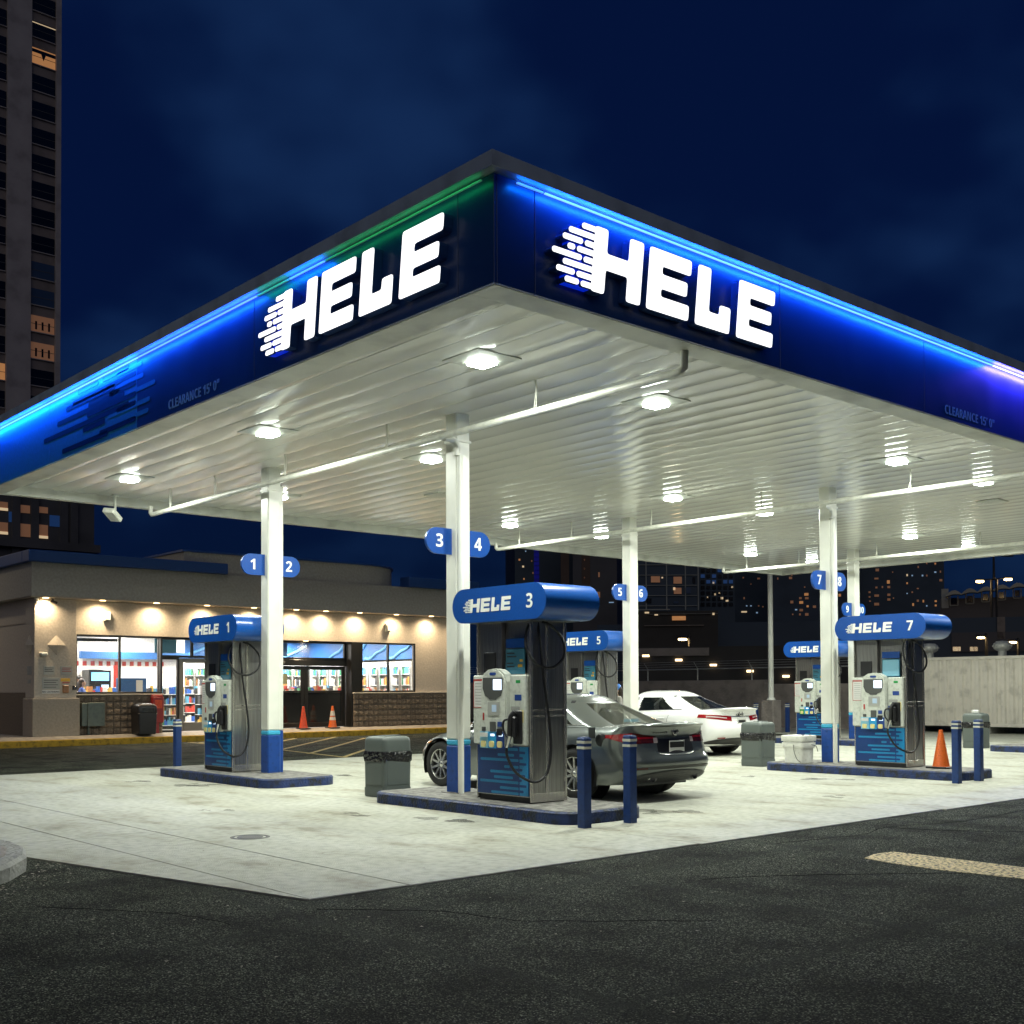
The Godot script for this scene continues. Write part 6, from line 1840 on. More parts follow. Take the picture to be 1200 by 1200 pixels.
	w.rear = [[0.0, 0.22], [0.12, 0.08], [0.24, 0.02], [0.42, 0.0], [0.52, 0.03], [0.58, 0.06], [0.80, 0.10], [0.93, 0.09], [1.0, 0.03]]
	w.front = c.front
	w.wid = c.wid
	w.gb = [0.66, 3.85]; w.gt = [1.52, 2.92]; w.ghw = [0.82, 0.60]; w.roof_y = 1.33
	var t2 := thing("sedan_car", "white sedan with red and clear tail lamps parked beyond the dark grey sedan", "car", P(20.72, 15.70, 0.0), 0.0)
	build_car(t2, w, M.car_white, {"wheels": [1.12, 4.02], "wheel_r": 0.345, "lower_rows": 2, "lower_mat": M.car_white, "dlo": [1.30, 1.90, 3.62, 2.95], "pillar": 2.45, "spokes": 10, "door_lines": [2.255, 2.50, 2.735], "handles": [2.30, 2.53], "chrome": false})
	lit(t2, "tail_lamp", w, M.tail_red, 0.52, 2.03, func(f): return lerpf(0.66, 0.79, f), func(f): return lerpf(0.80, 0.885, f), 0.006)
	lit(t2, "tail_lamp_inner", w, M.tail_clear, 0.75, 1.75, func(f): return lerpf(0.735, 0.80, f), func(f): return lerpf(0.765, 0.84, f), 0.010)
	lit(t2, "boot_bar", w, M.chrome, 0.0, 0.52, c0.call(0.775), c0.call(0.80), 0.006)
	lit(t2, "rear_trim", w, M.car_trim, 0.0, 1.95, func(f): return 0.0 + 0.06 * f, func(f): return lerpf(0.19, 0.20, f) - 0.09 * pow(f, 3.0), 0.008)
	lit(t2, "rear_reflector", w, M.tail_red, 0.95, 1.35, c0.call(0.185), c0.call(0.215), 0.010)
	lit(t2, "boot_lip", w, M.car_white, 0.0, 1.2, c0.call(0.96), c0.call(1.0), 0.02)
	var wb := w.body(1.0, 0.0, 0.875, 0.008)
	part("badge", MB.new().lathe_at(wb, Vector3(0, 0.12, 1), [Vector2(0.065, -0.01), Vector2(0.065, 0.004), Vector2(0.05, 0.008), Vector2(0.045, 0.002)]), M.chrome, t2)
	label_text("model_lettering", "CAMRY", 0.055, M.car_trim, t2, w.body(-1.0, 0.18, 0.83, 0.012) + Vector3(0.08, 0, 0), Basis(), 0.004)
	var np2 := part("licence_plate", MB.new().box(Vector3.ZERO, Vector3(0.31, 0.155, 0.008), 0.003), M.plate_white, t2)
	np2.position = w.body(1.0, 0.0, 0.65, 0.012)
	part("plate_print", MB.new().box(Vector3(0, 0.0, 0.0046), Vector3(0.25, 0.06, 0.001)), M.car_trim, np2)

const R_ := Vector3(0.748782, -0.004385, 0.662802)
const U_ := Vector3(-0.011058, 0.999756, 0.019107)
const F_ := Vector3(0.662725, 0.021636, -0.748551)

func ray(x: float, y: float) -> Vector3:
	# the direction in which a photograph pixel looks; distances come from what the thing stands on
	return F_ + R_ * (x - 600.0) / 1355.3 + U_ * (777.7 - y) / 1355.3

func boundary():
	# corrugated storage container
	var t := thing("storage_container", "cream corrugated steel storage container with two roof vents behind the far islands", "container", Vector3.ZERO)
	var u := 35.7; var v0 := 9.6; var v1 := 20.9; var h0 := 0.22; var h1 := 2.47
	var side := MB.new()
	var pitch := 0.278
	var n := int((v1 - v0 - 0.3) / pitch)
	var prof := []
	for k in n:
		var a := v0 + 0.15 + k * pitch
		for q in [[0.0, 0.0], [0.10, 0.0], [0.138, 0.058], [0.238, 0.058]]: prof.append([a + q[0], u + q[1]])
	prof.append([v0 + 0.15 + n * pitch, u])
	for k in prof.size() - 1:
		var a: Array = prof[k]; var b: Array = prof[k + 1]
		side.quad(P(b[1], b[0], h0 + 0.12), P(a[1], a[0], h0 + 0.12), P(a[1], a[0], h1 - 0.10), P(b[1], b[0], h1 - 0.10))
	part("corrugated_side", side, M.container_paint, t)
	part("inner_skin", MB.new().span(P(u + 0.075, v0 + 0.05, h0), P(u + 2.38, v1 - 0.05, h1 - 0.02)), M.container_paint, t)
	part("top_rail", MB.new().span(P(u - 0.012, v0, h1 - 0.10), P(u + 0.055, v1, h1), 0.01), M.container_paint, t)
	part("bottom_rail", MB.new().span(P(u - 0.012, v0, h0), P(u + 0.055, v1, h0 + 0.12), 0.01), M.container_paint, t)
	for q in [v0, v1 - 0.15]: part("corner_post", MB.new().span(P(u - 0.015, q, h0 + 0.121), P(u + 0.055, q + 0.15, h1 - 0.101), 0.01), M.container_paint, t)
	for q in [10.2, 14.0, 17.5, 20.3]: part("support_block", MB.new().span(P(u + 0.1, q, 0.0), P(u + 2.2, q + 0.4, h0 - 0.001)), M.kerb_concrete, t)
	for q in [17.31, 19.8]:
		var b := MB.new()
		b.xf = Transform3D(Basis(), P(36.3, q, h1))
		b.lathe([Vector2(0.13, -0.03), Vector2(0.13, 0.17), Vector2(0.16, 0.18), Vector2(0.26, 0.24), Vector2(0.29, 0.33), Vector2(0.26, 0.42), Vector2(0.15, 0.48), Vector2(0.001, 0.50)], 20)
		var o := part("roof_vent", b, M.galvanised, t)
		for k in 14:
			var th := TAU * k / 14
			var d := Vector3(cos(th), 0, sin(th)); var d2 := Vector3(cos(th + 0.25), 0, sin(th + 0.25))
			var pc := P(36.3, q, h1)
			part("fin", MB.new().tube([pc + d * 0.18 + Vector3(0, 0.19, 0), pc + d2 * 0.30 + Vector3(0, 0.33, 0), pc + d2 * 0.17 + Vector3(0, 0.475, 0)], 0.012, 4), M.galvanised, o)
	# boundary wall and fence
	var w := thing("boundary_wall", "low brown-grey concrete boundary wall behind the white sedan", "wall", Vector3.ZERO)
	part("low_run", MB.new().span(P(36.5, 21.0, -0.02), P(36.75, 26.68, 1.64), 0.01), M.wall_concrete, w)
	part("high_run", MB.new().span(P(36.5, 26.681, -0.02), P(36.75, 62.0, 1.80), 0.01), M.wall_concrete, w)
	var fe := thing("wire_fence", "metal post fence with barbed wire arms on the boundary wall", "fence", Vector3.ZERO)
	for k in 13:
		var v := 22.0 + k * 2.68
		var top := 1.64 if v < 26.68 else 1.80
		part("post", MB.new().cyl(P(36.62, v, top - 0.002), P(36.62, v, 2.30), 0.028, 0.028, 8), M.galvanised, fe)
		part("arm", MB.new().cyl(P(36.62, v, 2.27), P(36.40, v + 0.02, 2.55), 0.014, 0.014, 6), M.galvanised, fe)
	part("top_rail", MB.new().cyl(P(36.62, 21.5, 2.26), P(36.62, 55.0, 2.26), 0.024, 0.024, 8), M.galvanised, fe)
	for q in [[36.54, 2.37], [36.47, 2.46], [36.40, 2.55]]: part("wire", MB.new().cyl(P(q[0], 21.5, q[1]), P(q[0], 55.0, q[1]), 0.008, 0.008, 5), M.galvanised, fe)
	# pale lamp pole on a plinth
	var lp := thing("lamp_pole", "tall pale round lamp pole on a brown plinth between two bollards", "pole", P(32.3, 23.35, 0))
	part("plinth", MB.new().span(Vector3(-0.24, 0, -0.24), Vector3(0.24, 1.08, 0.24), 0.02), M.wall_concrete, lp)
	part("pole", MB.new().cyl(Vector3(0, 1.08, 0), Vector3(0, 7.2, 0), 0.095, 0.075, 14), M.column_white, lp)
	part("collar", MB.new().cyl(Vector3(0, 1.081, 0), Vector3(0, 1.16, 0), 0.15, 0.12, 14), M.column_white, lp)
	part("head", MB.new().span(Vector3(-0.5, 7.15, -0.14), Vector3(0.1, 7.28, 0.14), 0.03), M.pole_dark, lp)

class Facade:
	var at: Vector3; var x: Vector3; var n: Vector3
	func hit(o: Vector3, d: Vector3) -> Vector2:
		# where a sight line meets the front: (along, height)
		var p := o + d * ((at - o).dot(n) / d.dot(n))
		return Vector2((p - at).dot(x), p.y - at.y)

func block(called: String, label: String, x0: float, x1: float, ytop: float, z: float, depth: float, turn: float, wall: Material) -> Array:
	# a distant building: its width and height follow from the picture and its distance
	var o := Vector3(0, 1.5, 0)
	var mid := o + ray((x0 + x1) * 0.5, 806.0) * z
	mid.y = -0.03
	var f := Facade.new()
	var d := Vector3(mid.x, 0, mid.z).normalized().rotated(Vector3.UP, turn)
	f.at = mid; f.n = -d; f.x = Vector3.UP.cross(-d).normalized()
	var a := f.hit(o, ray(x0, 806.0)).x; var b := f.hit(o, ray(x1, 806.0)).x
	var h := f.hit(o, ray((x0 + x1) * 0.5, ytop)).y
	var t := thing(called, label, "building", mid)
	t.basis = Basis(f.x, Vector3.UP, f.n)
	part("wall", MB.new().span(Vector3(a, 0, -depth), Vector3(b, h, 0)), wall, t)
	return [t, f, a, b, h]

func pane(bl: Array, x: float, y: float, w: float, h: float, m: Material, called := "window"):
	var f: Facade = bl[1]
	if called == "window": w *= 0.8; h *= 0.8
	var o := Vector3(0, 1.5, 0)
	var p := f.hit(o, ray(x - w * 0.5, y + h * 0.5)); var q := f.hit(o, ray(x + w * 0.5, y - h * 0.5))
	if p.x > q.x: var s := p.x; p.x = q.x; q.x = s
	part(called, MB.new().span(Vector3(p.x, p.y, 0.02), Vector3(q.x, q.y, 0.10)), m, bl[0])

func grid_panes(bl: Array, nx: int, ny: int, y0: float, y1: float, wf: float, hf: float, dark: Material, lit_share: float, mats: Array):
	# windows in regular rows; most of them dark
	var a: float = bl[2]; var b: float = bl[3]
	for j in ny:
		for k in nx:
			var cx := lerpf(a, b, (k + 0.5) / nx); var cy := lerpf(y0, y1, (j + 0.5) / ny)
			var w := (b - a) / nx * wf * 0.5; var h := (y1 - y0) / ny * hf * 0.5
			var m: Material = mats[rng.randi() % mats.size()] if rng.randf() < lit_share else dark
			part("window", MB.new().span(Vector3(cx - w, cy - h, 0.01), Vector3(cx + w, cy + h, 0.06)), m, bl[0])

func street_lamp(label: String, x: float, y: float, z: float, e: float, m: Material, twin := false):
	var p := Vector3(0, 1.5, 0) + ray(x, y) * z
	var t := thing("street_lamp", label, "street lamp", Vector3(p.x, -0.02, p.z))
	part("pole", MB.new().cyl(Vector3(0.4, 0, 0.1), Vector3(0.4, p.y + 0.3, 0.1), 0.10, 0.07, 10), M.pole_dark, t)
	part("arm", MB.new().cyl(Vector3(0.4, p.y + 0.22, 0.1), Vector3(0, p.y + 0.16, 0), 0.04, 0.04, 8), M.pole_dark, t)
	part("head", MB.new().span(Vector3(-0.28, p.y + 0.101, -0.16), Vector3(0.28, p.y + 0.22, 0.16), 0.03), M.pole_dark, t)
	part("lamp_glow", MB.new().span(Vector3(-0.22, p.y, -0.13), Vector3(0.22, p.y + 0.10, 0.13), 0.03), m, t)
	var l := OmniLight3D.new()
	l.name = numbered("street_light")
	add_child(l)
	l.position = Vector3(p.x, p.y - 0.06, p.z)
	l.light_color = Color(1.0, 0.84, 0.60)
	l.light_energy = e
	l.light_size = 0.12
	l.omni_range = 60.0
	l.shadow_enabled = true

func skyline():
	# tall apartment tower behind the shop, its front running along the street
	var V := 129.2
	var o := Vector3(0, 1.5, 0)
	var on := func(x: float, y: float) -> Vector2:
		var d := ray(x, y); var p := o + d * (-V / d.z); return Vector2(p.x, p.y)
	var edge: float = on.call(71.0, 300.0).x
	var t := thing("apartment_tower", "tall grey-brown apartment tower with stacked dark windows behind the shop", "building", P(edge, V, 0))
	part("core", MB.new().span(Vector3(-30, 9.0, -22), Vector3(-0.0, 112, -0.35)), M.tower_spandrel, t)
	var w0: float = on.call(36.5, 300.0).x - edge; var w1: float = on.call(65.5, 300.0).x - edge
	var l1: float = on.call(8.0, 300.0).x - edge
	part("pier", MB.new().span(Vector3(w1, 9.0, -0.349), Vector3(0.02, 112, 0.0)), M.tower_wall, t)
	part("pier", MB.new().span(Vector3(l1, 9.0, -0.349), Vector3(w0, 112, 0.0)), M.tower_wall, t)
	part("pier", MB.new().span(Vector3(l1 - 6.0, 9.0, -0.349), Vector3(l1 - 2.6, 112, 0.0)), M.tower_wall, t)
	var fl := 2.98
	var y0: float = on.call(50.0, 98.0).y      # the middle of one known storey
	var st := int((y0 - 12.0) / fl)
	for k in range(-st, 12):
		var h := y0 + k * fl
		for q in [[w0 + 0.04, w1 - 0.04, 0], [l1 - 2.5, l1 - 0.04, 1]]:
			var m: Material = M.tower_glass
			if q[2] == 0:
				if k == -9: m = M.window_dim
				elif k == -10: m = M.window_dim
				elif k in [-7, -8]: m = M.tower_blind
				elif k == 1: m = M.window_warm
			elif k == -11: m = M.window_warm
			var wn := part("window", MB.new().span(Vector3(q[0], h - 0.88, -0.345), Vector3(q[1], h + 0.92, -0.30)), m, t)
			part("sill_band", MB.new().span(Vector3(q[0], h - 0.98, -0.345), Vector3(q[1], h - 0.885, -0.18)), M.tower_wall, wn)
			part("window_rail", MB.new().span(Vector3(q[0], h - 0.03, -0.299), Vector3(q[1], h + 0.02, -0.28)), M.night_wall, wn)
			if k == 1 and q[2] == 0:
				part("curtain", MB.new().prism_at(V2([q[0] + 0.9, h + 0.78, q[0] + 1.7, h + 0.78, q[0] + 1.3, h - 0.3]), -0.298, -0.28), M.tower_glass, wn)
				part("curtain", MB.new().span(Vector3(q[0] + 0.0, h + 0.40, -0.298), Vector3(q[1], h + 0.78, -0.281)), M.tower_glass, wn)
			if k == 2 and q[2] == 0: part("lit_edge", MB.new().span(Vector3(q[0], h + 0.70, -0.298), Vector3(q[1], h + 0.78, -0.26)), M.window_pale, wn)
			if k in [-9, -10] and q[2] == 0:
				for j in 3: part("mullion", MB.new().span(Vector3(lerpf(q[0], q[1], 0.2 + j * 0.27), h - 0.62, -0.298), Vector3(lerpf(q[0], q[1], 0.28 + j * 0.27), h + 0.30, -0.28)), M.tower_glass, wn)
	# podium of the tower: parking decks with lit bays
	var pd := thing("parking_podium", "dark parking podium with lit bays below the apartment tower", "building", P(on.call(92.0, 620.0).x, V - 6.0, 0))
	part("block", MB.new().span(Vector3(-40, 0, -26), Vector3(0, 8.9, -3.0)), M.night_wall, pd)
	var V2p := V - 6.0
	var onp := func(x: float, y: float) -> Vector2:
		var d := ray(x, y); var p := o + d * (-V2p / d.z); return Vector2(p.x - pd.position.x, p.y)
	part("roof_slab", MB.new().span(Vector3(-40, onp.call(50, 640).y - 0.3, -26), Vector3(0, onp.call(50, 634.0).y, 0.3)), M.night_wall, pd)
	for q in [[-2, 11, 588, 597, 1], [25, 37, 592, 600, 0], [46, 58, 594, 600, 0], [-2, 11, 612, 625, 1], [25, 38, 614, 628, 0], [46, 58, 615, 630, 1], [12, 24, 600, 611, 2], [60, 72, 604, 616, 2]]:
		var a: Vector2 = onp.call(q[0], q[3]); var b: Vector2 = onp.call(q[1], q[2])
		part("bay", MB.new().span(Vector3(a.x, a.y, -0.499), Vector3(b.x, b.y, -0.44)), M.window_blue_dim if q[4] == 2 else M.window_dim, pd)
		if q[4] == 1: part("bay_light", MB.new().span(Vector3(a.x, a.y, -0.439), Vector3(b.x, a.y + 0.28, -0.40)), M.window_pale, pd)
	for x in [20.0, 42.0, 76.0, 88.0]:
		var a: Vector2 = onp.call(x, 640.0)
		part("pier", MB.new().span(Vector3(a.x - 0.4, 0, -2.99), Vector3(a.x + 0.4, 22.0, -0.2)), M.night_wall, pd)
	part("upper_block", MB.new().span(Vector3(-40, 8.901, -26), Vector3(-0.4, 24.0, -0.5)), M.night_wall, pd)
	part("amber_soffit", MB.new().span(Vector3(onp.call(-2.0, 655).x, onp.call(5, 656).y, -2.5), Vector3(onp.call(17.0, 655).x, onp.call(5, 651).y, -2.4)), M.window_warm, pd)
	# small blue-lit crane lamp beside it
	var far := block("far_tower", "slim far building with a blue lit crown beyond the podium", 92, 100, 650, 180, 8, 0.1, M.night_slate)
	pane(far, 96, 653, 6, 4, M.window_cool); pane(far, 96, 646, 5, 7, M.window_blue_dim, "crown")

	# right-hand skyline, left to right
	var b1 := block("office_tower", "dark tower with a blue vertical light strip beyond the pumps", 604, 672, 500, 150, 14, 0.12, M.night_slate)
	pane(b1, 628.7, 660, 5.6, 66, M.window_blue_strip, "blue_strip")
	for k in 12: pane(b1, 628.7, 632 + k * 5.2, 5.8, 0.9, M.night_slate, "strip_bar")
	for q in [[608.7, 656, 2.4, 2.6, 0], [613, 664, 2.6, 2.6, 1], [614, 678.5, 1.8, 2.4, 0], [616, 646, 1.6, 1.6, 2], [623, 657.5, 1.6, 2.2, 3], [624.5, 671.5, 1.6, 2.6, 3]]: pane(b1, q[0], q[1], q[2], q[3], [M.window_warm, M.window_pale, M.window_cool, M.window_dim][q[4]])
	var b2 := block("brown_tower", "dark tower with brown pilasters beyond pump 3", 672, 747, 500, 140, 14, -0.1, M.night_wall)
	for q in [[681, 692], [661, 663]]: pane(b2, (q[0] + q[1]) * 0.5, 640, 9, 140, M.night_wall_brown, "pilaster")
	for q in [[685, 656, 1.6, 2.4, 3], [685, 666.5, 1.6, 2.4, 3], [685, 677, 1.6, 2.4, 3], [702, 673.5, 2.2, 7, 3], [701.6, 697, 4.2, 8.5, 0], [716.5, 706, 7, 1.5, 4]]: pane(b2, q[0], q[1], q[2], q[3], [M.window_dim, M.window_pale, M.window_cool, M.window_dim, M.window_cool][q[4]])
	var b3 := block("apartment_block", "apartment block with lit living rooms and pale balcony edges beyond pump 5", 746, 819, 600, 105, 16, 0.15, M.night_slate)
	for k in 9: pane(b3, 783, 662 + k * 12.0 - 24, 68, 0.9, M.pale_render, "balcony_edge")
	for q in [[768, 679, 13, 9, 0], [794, 680, 12, 10, 1], [794, 692.5, 11, 9, 2], [790, 690, 3, 4, 3], [792, 706, 7, 3, 4], [776, 677, 2, 2, 3], [806, 692, 8, 9, 4], [753, 690, 4, 9, 5], [813, 680, 4, 9, 5], [760, 704, 8, 7, 5]]: pane(b3, q[0], q[1], q[2], q[3], [M.window_dim, M.window_dim, M.window_dim, M.window_pale, M.tower_blind, M.tower_glass][q[4]])
	for x in [757, 781, 803, 818]: pane(b3, x, 680, 0.8, 70, M.pale_render, "balcony_divider")
	var b4 := block("glass_block", "glass-fronted block with bluish reflections beyond pump 5", 819, 862, 600, 125, 16, 0.0, M.night_slate)
	for j in 8:
		for k in 6:
			var lit: bool = j < 4 and (k + j) % 3 != 0
			pane(b4, 823.5 + k * 6.6, 662.0 + j * 6.6, 5.9, 5.2, M.window_blue_dim if lit and rng.randf() < 0.7 else M.tower_glass)
	for q in [[836, 683, 2, 2], [846, 701, 3, 2.5], [852, 704, 3, 2], [838, 696.5, 2, 2], [858, 688, 2, 2], [843, 695, 1.6, 1.6], [829, 700, 1.5, 1.5]]: pane(b4, q[0], q[1], q[2], q[3], M.window_pale, "lit_room")
	var b5 := block("far_tower", "far dark bluish tower with few lit windows behind the pale pole", 862, 912, 560, 230, 18, 0.1, M.night_slate)
	for q in [[871, 677, 2, 2, 3], [889, 678, 4, 2.4, 1], [880, 684.5, 1.4, 1.4, 3], [872, 701, 2, 3.2, 1], [875, 710, 2, 1.6, 2], [880, 710, 2.2, 1.6, 2], [872, 717, 8, 2.2, 4], [887, 718, 2.5, 2, 2], [894, 711, 1.8, 2, 1], [889, 710, 2, 2, 1]]: pane(b5, q[0], q[1], q[2], q[3], [M.window_warm, M.window_dim, M.window_cool, M.window_dim, M.window_pale][q[4]])
	var b6 := block("far_tower", "far tower dotted with orange windows behind the pump 7 column", 906, 1000, 560, 200, 18, -0.12, M.night_slate)
	for q in [[911.5, 678, 1.6, 3, 3], [926.5, 677.3, 4.5, 3.5, 3], [928, 674, 2, 2, 1], [943, 688, 1.8, 1.8, 1], [945, 696.5, 6, 4, 0], [938, 701, 3.6, 3, 1], [945.5, 701, 5, 3.4, 1], [939, 706, 5.5, 4, 0], [928, 705.5, 4.2, 4, 1], [946.5, 710.5, 3, 3, 0], [954.5, 711, 4.5, 3.6, 1], [939, 715, 5, 3.6, 3], [933, 714.5, 3, 2, 2], [945.5, 720, 5, 4, 1], [937.5, 720, 2.6, 3, 1], [929, 720, 2, 2, 3], [984, 697.5, 3.4, 4, 0], [988, 676, 4, 6, 1], [988.5, 688, 3, 3, 3]]: pane(b6, q[0], q[1], q[2], q[3], [M.window_warm, M.window_dim, M.window_cool, M.window_dim][q[4]])
	var b7 := block("far_tower", "broad far tower with scattered warm windows above pump 7", 1008, 1108, 560, 215, 18, 0.1, M.night_slate)
	for q in [[1028, 668, 5, 4, 1], [1027, 678, 6, 2.6, 1], [1027, 688.5, 3, 2.6, 1], [1034, 688, 2, 3, 1], [1041, 682, 4, 5, 0], [1041.5, 688, 4, 3.4, 1], [1046, 670.5, 1.6, 1.6, 3], [1019, 694, 3, 2.6, 1], [1019, 699.5, 2.6, 2.2, 1], [1019.5, 704.5, 2.4, 2, 3], [1027.3, 698, 6.6, 3.4, 1], [1041.6, 697, 4.4, 3.4, 1], [1041.6, 702.5, 4.4, 3.4, 1], [1047, 701, 1.6, 2, 3], [1027.3, 708, 7, 4, 1], [1063, 674, 2, 3, 4], [1063, 683.5, 2.2, 2.6, 0], [1069, 674.5, 2, 2, 2], [1063, 695.5, 1.6, 1.6, 2], [1069, 694, 2, 2.4, 1], [1076, 664.5, 1.8, 3, 1], [1081, 674.5, 2.2, 2.4, 2], [1086, 674.5, 2, 2.6, 3], [1086, 660, 1.8, 3, 1], [1096, 660.5, 2.2, 2.6, 0], [1096, 670.5, 3, 2, 2], [1102.5, 680, 4, 3.4, 1], [1075.5, 689.7, 3, 1.8, 1], [1075.5, 704, 3, 3.2, 1], [1082, 704.5, 2, 3.6, 0], [1096.5, 704.5, 3, 2.6, 0], [1096.5, 709.5, 2.6, 2.6, 0], [1070, 708.5, 2.4, 4, 0], [1086, 710, 1.8, 2, 2], [1102, 670, 1.8, 3, 1]]: pane(b7, q[0], q[1], q[2], q[3], [M.window_warm, M.window_dim, M.window_cool, M.window_dim, M.window_pale][q[4]])
	# dark deck building with a row of gabled windows on top
	var b8 := block("scalloped_building", "pale building with scalloped roof edge and framed dark windows above the container", 1103, 1226, 700, 88, 14, 0.0, M.night_wall)
	pane(b8, 1107.5, 701.5, 8, 23, M.pale_render, "end_wall")
	for k in 6:
		var x := 1118.0 + k * 18.5; var y := 704.0 - k * 2.2
		pane(b8, x, y, 7.5, 9, M.tower_glass, "window")
		for s in [-4.6, 4.6]: pane(b8, x + s, y, 1.3, 11, M.pale_render, "window_frame")
		pane(b8, x, y + 5.8, 9, 1.2, M.pale_render, "window_sill")
		var f: Facade = b8[1]
		var pts := PackedVector2Array()
		var low := PackedVector2Array()
		for j in 9:
			var xx := x - 9.3 + 18.6 * j / 8.0; var yy := y - 6.0 - 5.0 * sin(PI * j / 8.0) - 2.2 * (j / 8.0 - 0.5)
			var q := f.hit(o, ray(xx, yy)); pts.append(q)
			low.append(f.hit(o, ray(xx, y - 4.8 - 2.2 * (j / 8.0 - 0.5) - 1.5 * sin(PI * j / 8.0))))
		low.reverse(); pts.append_array(low)
		part("roof_scallop", MB.new().prism(pts, 0.05, 1.1), M.pale_render, b8[0])
	var b9 := block("deck_building", "long dark deck building behind the boundary wall", 700, 1260, 727, 70, 20, 0.0, M.night_slate)
	pane(b9, 1160, 752, 90, 24, M.night_wall, "pale_wall")
	pane(b9, 1173, 736, 9, 26, M.wall_concrete, "stair_tower")
	for q in [[1121, 760.5], [1141, 760.5]]: pane(b9, q[0], q[1], 9, 5, M.window_pale, "lit_patch")
	var b10 := block("low_annexe", "low annexe with pale roof line and lit lounge beyond pump 5", 742, 842, 716, 66, 6, 0.05, M.wall_dark)
	pane(b10, 795.5, 724.5, 16, 5, M.window_warm, "lit_lounge")
	pane(b10, 800, 719.5, 82, 1.2, M.pale_render, "roof_edge")
	pane(b10, 765, 714.5, 40, 1.5, M.pale_render, "roof_edge"); pane(b10, 790, 733, 70, 1.5, M.wall_concrete, "roof_edge")
	for q in [[758, 718, 5, 1.8], [769, 720.5, 4, 1.6], [836, 719.5, 2.4, 2.4]]: pane(b10, q[0], q[1], q[2], q[3], M.window_pale, "lamp")
	# covered walk with soffit lights behind the fence
	var b11 := block("covered_walk", "dark covered walkway with small soffit lights behind the fence", 742, 1000, 757, 52, 5, 0.0, M.wall_dark)
	pane(b11, 787, 764, 88, 10, M.wall_concrete, "soffit_face")
	for q in [[757, 768.5], [795.5, 773.5], [836, 779.5], [879, 786.5], [921, 792.5]]:
		pane(b11, q[0], q[1], 8, 2.6, M.wall_light_glow, "soffit_light")
	# lamps
	street_lamp("street lamp with warm glow before the deck building, beyond pump 5", 800, 750, 58, 1.2, M.street_lamp_glow)
	street_lamp("small lamp above the container near the shorter vent", 1149.5, 748, 62, 0.4, M.street_lamp_glow)
	street_lamp("pair-mate small lamp above the container near the far vent", 1187, 753.5, 62, 0.4, M.street_lamp_glow)
	# twin-headed street lamp behind the container
	var base := ray(1166.5, 806) * 78.0
	var tp := thing("street_lamp", "tall twin-headed street lamp rising before the scalloped building", "street lamp", Vector3(base.x, -0.02, base.z))
	tp.basis = Basis(R_.normalized(), Vector3.UP, R_.normalized().cross(Vector3.UP))
	part("pole", MB.new().cyl(Vector3(-0.17, 0, 0), Vector3(-0.17, 8.75, 0), 0.10, 0.08, 10), M.pole_dark, tp)
	part("pole", MB.new().cyl(Vector3(0.17, 0, 0), Vector3(0.17, 8.75, 0), 0.10, 0.08, 10), M.pole_dark, tp)
	part("cross_arm", MB.new().cyl(Vector3(-0.95, 8.72, 0), Vector3(0.95, 8.85, 0), 0.04, 0.04, 8), M.pole_dark, tp)
	for q in [[-0.95, 8.62, 2.5], [0.95, 8.76, 3.5]]:
		part("head", MB.new().span(Vector3(q[0] - 0.30, q[1] + 0.07, -0.16), Vector3(q[0] + 0.30, q[1] + 0.17, 0.16), 0.03), M.pole_dark, tp)
		part("lamp_glow", MB.new().span(Vector3(q[0] - 0.24, q[1] - 0.07, -0.13), Vector3(q[0] + 0.24, q[1] + 0.069, 0.13), 0.03), M.street_lamp_glow, tp)
		var l := OmniLight3D.new()
		l.name = numbered("street_light")
		add_child(l)
		l.position = tp.transform * Vector3(q[0], q[1] - 0.10, 0)
		l.light_color = Color(1.0, 0.84, 0.60)
		l.light_energy = q[2]
		l.light_size = 0.12
		l.omni_range = 60.0
		l.shadow_enabled = true
	for sx in [-1.0, 1.0]: part("floodlight", MB.new().span(Vector3(sx * 0.95 - 0.35, 10.3, -0.15), Vector3(sx * 0.95 + 0.35, 10.55, 0.15), 0.03), M.pole_dark, tp)
	part("mast", MB.new().cyl(Vector3(0, 8.7, 0), Vector3(0, 10.75, 0), 0.09, 0.06, 10), M.pole_dark, tp)
	part("cross_arm", MB.new().cyl(Vector3(-1.1, 10.6, 0), Vector3(1.1, 10.6, 0), 0.04, 0.04, 8), M.pole_dark, tp)
	# street lamp by the drive, out of view to the left, which lights the shop's side wall
	var sl := thing("street_lamp", "street lamp on the drive beside the shop's side wall", "street lamp", P(7.5, 40.5, 0))
	part("pole", MB.new().cyl(Vector3.ZERO, Vector3(0, 8.0, 0), 0.09, 0.06, 12), M.pole_dark, sl)
	part("arm", MB.new().cyl(Vector3(0, 7.9, 0), Vector3(1.0, 8.2, 0), 0.04, 0.04, 8), M.pole_dark, sl)
	part("head", MB.new().span(Vector3(0.8, 8.16, -0.16), Vector3(1.5, 8.28, 0.16), 0.03), M.pole_dark, sl)
	part("lamp_glow", MB.new().span(Vector3(0.9, 8.10, -0.12), Vector3(1.4, 8.159, 0.12), 0.01), M.street_lamp_glow, sl)
	area_light("street_glow", P(8.65, 40.5, 8.08), Vector3(0.25, -1, 0.2), Vector2(0.5, 0.24), Color(1.0, 0.93, 0.80), 16.0)

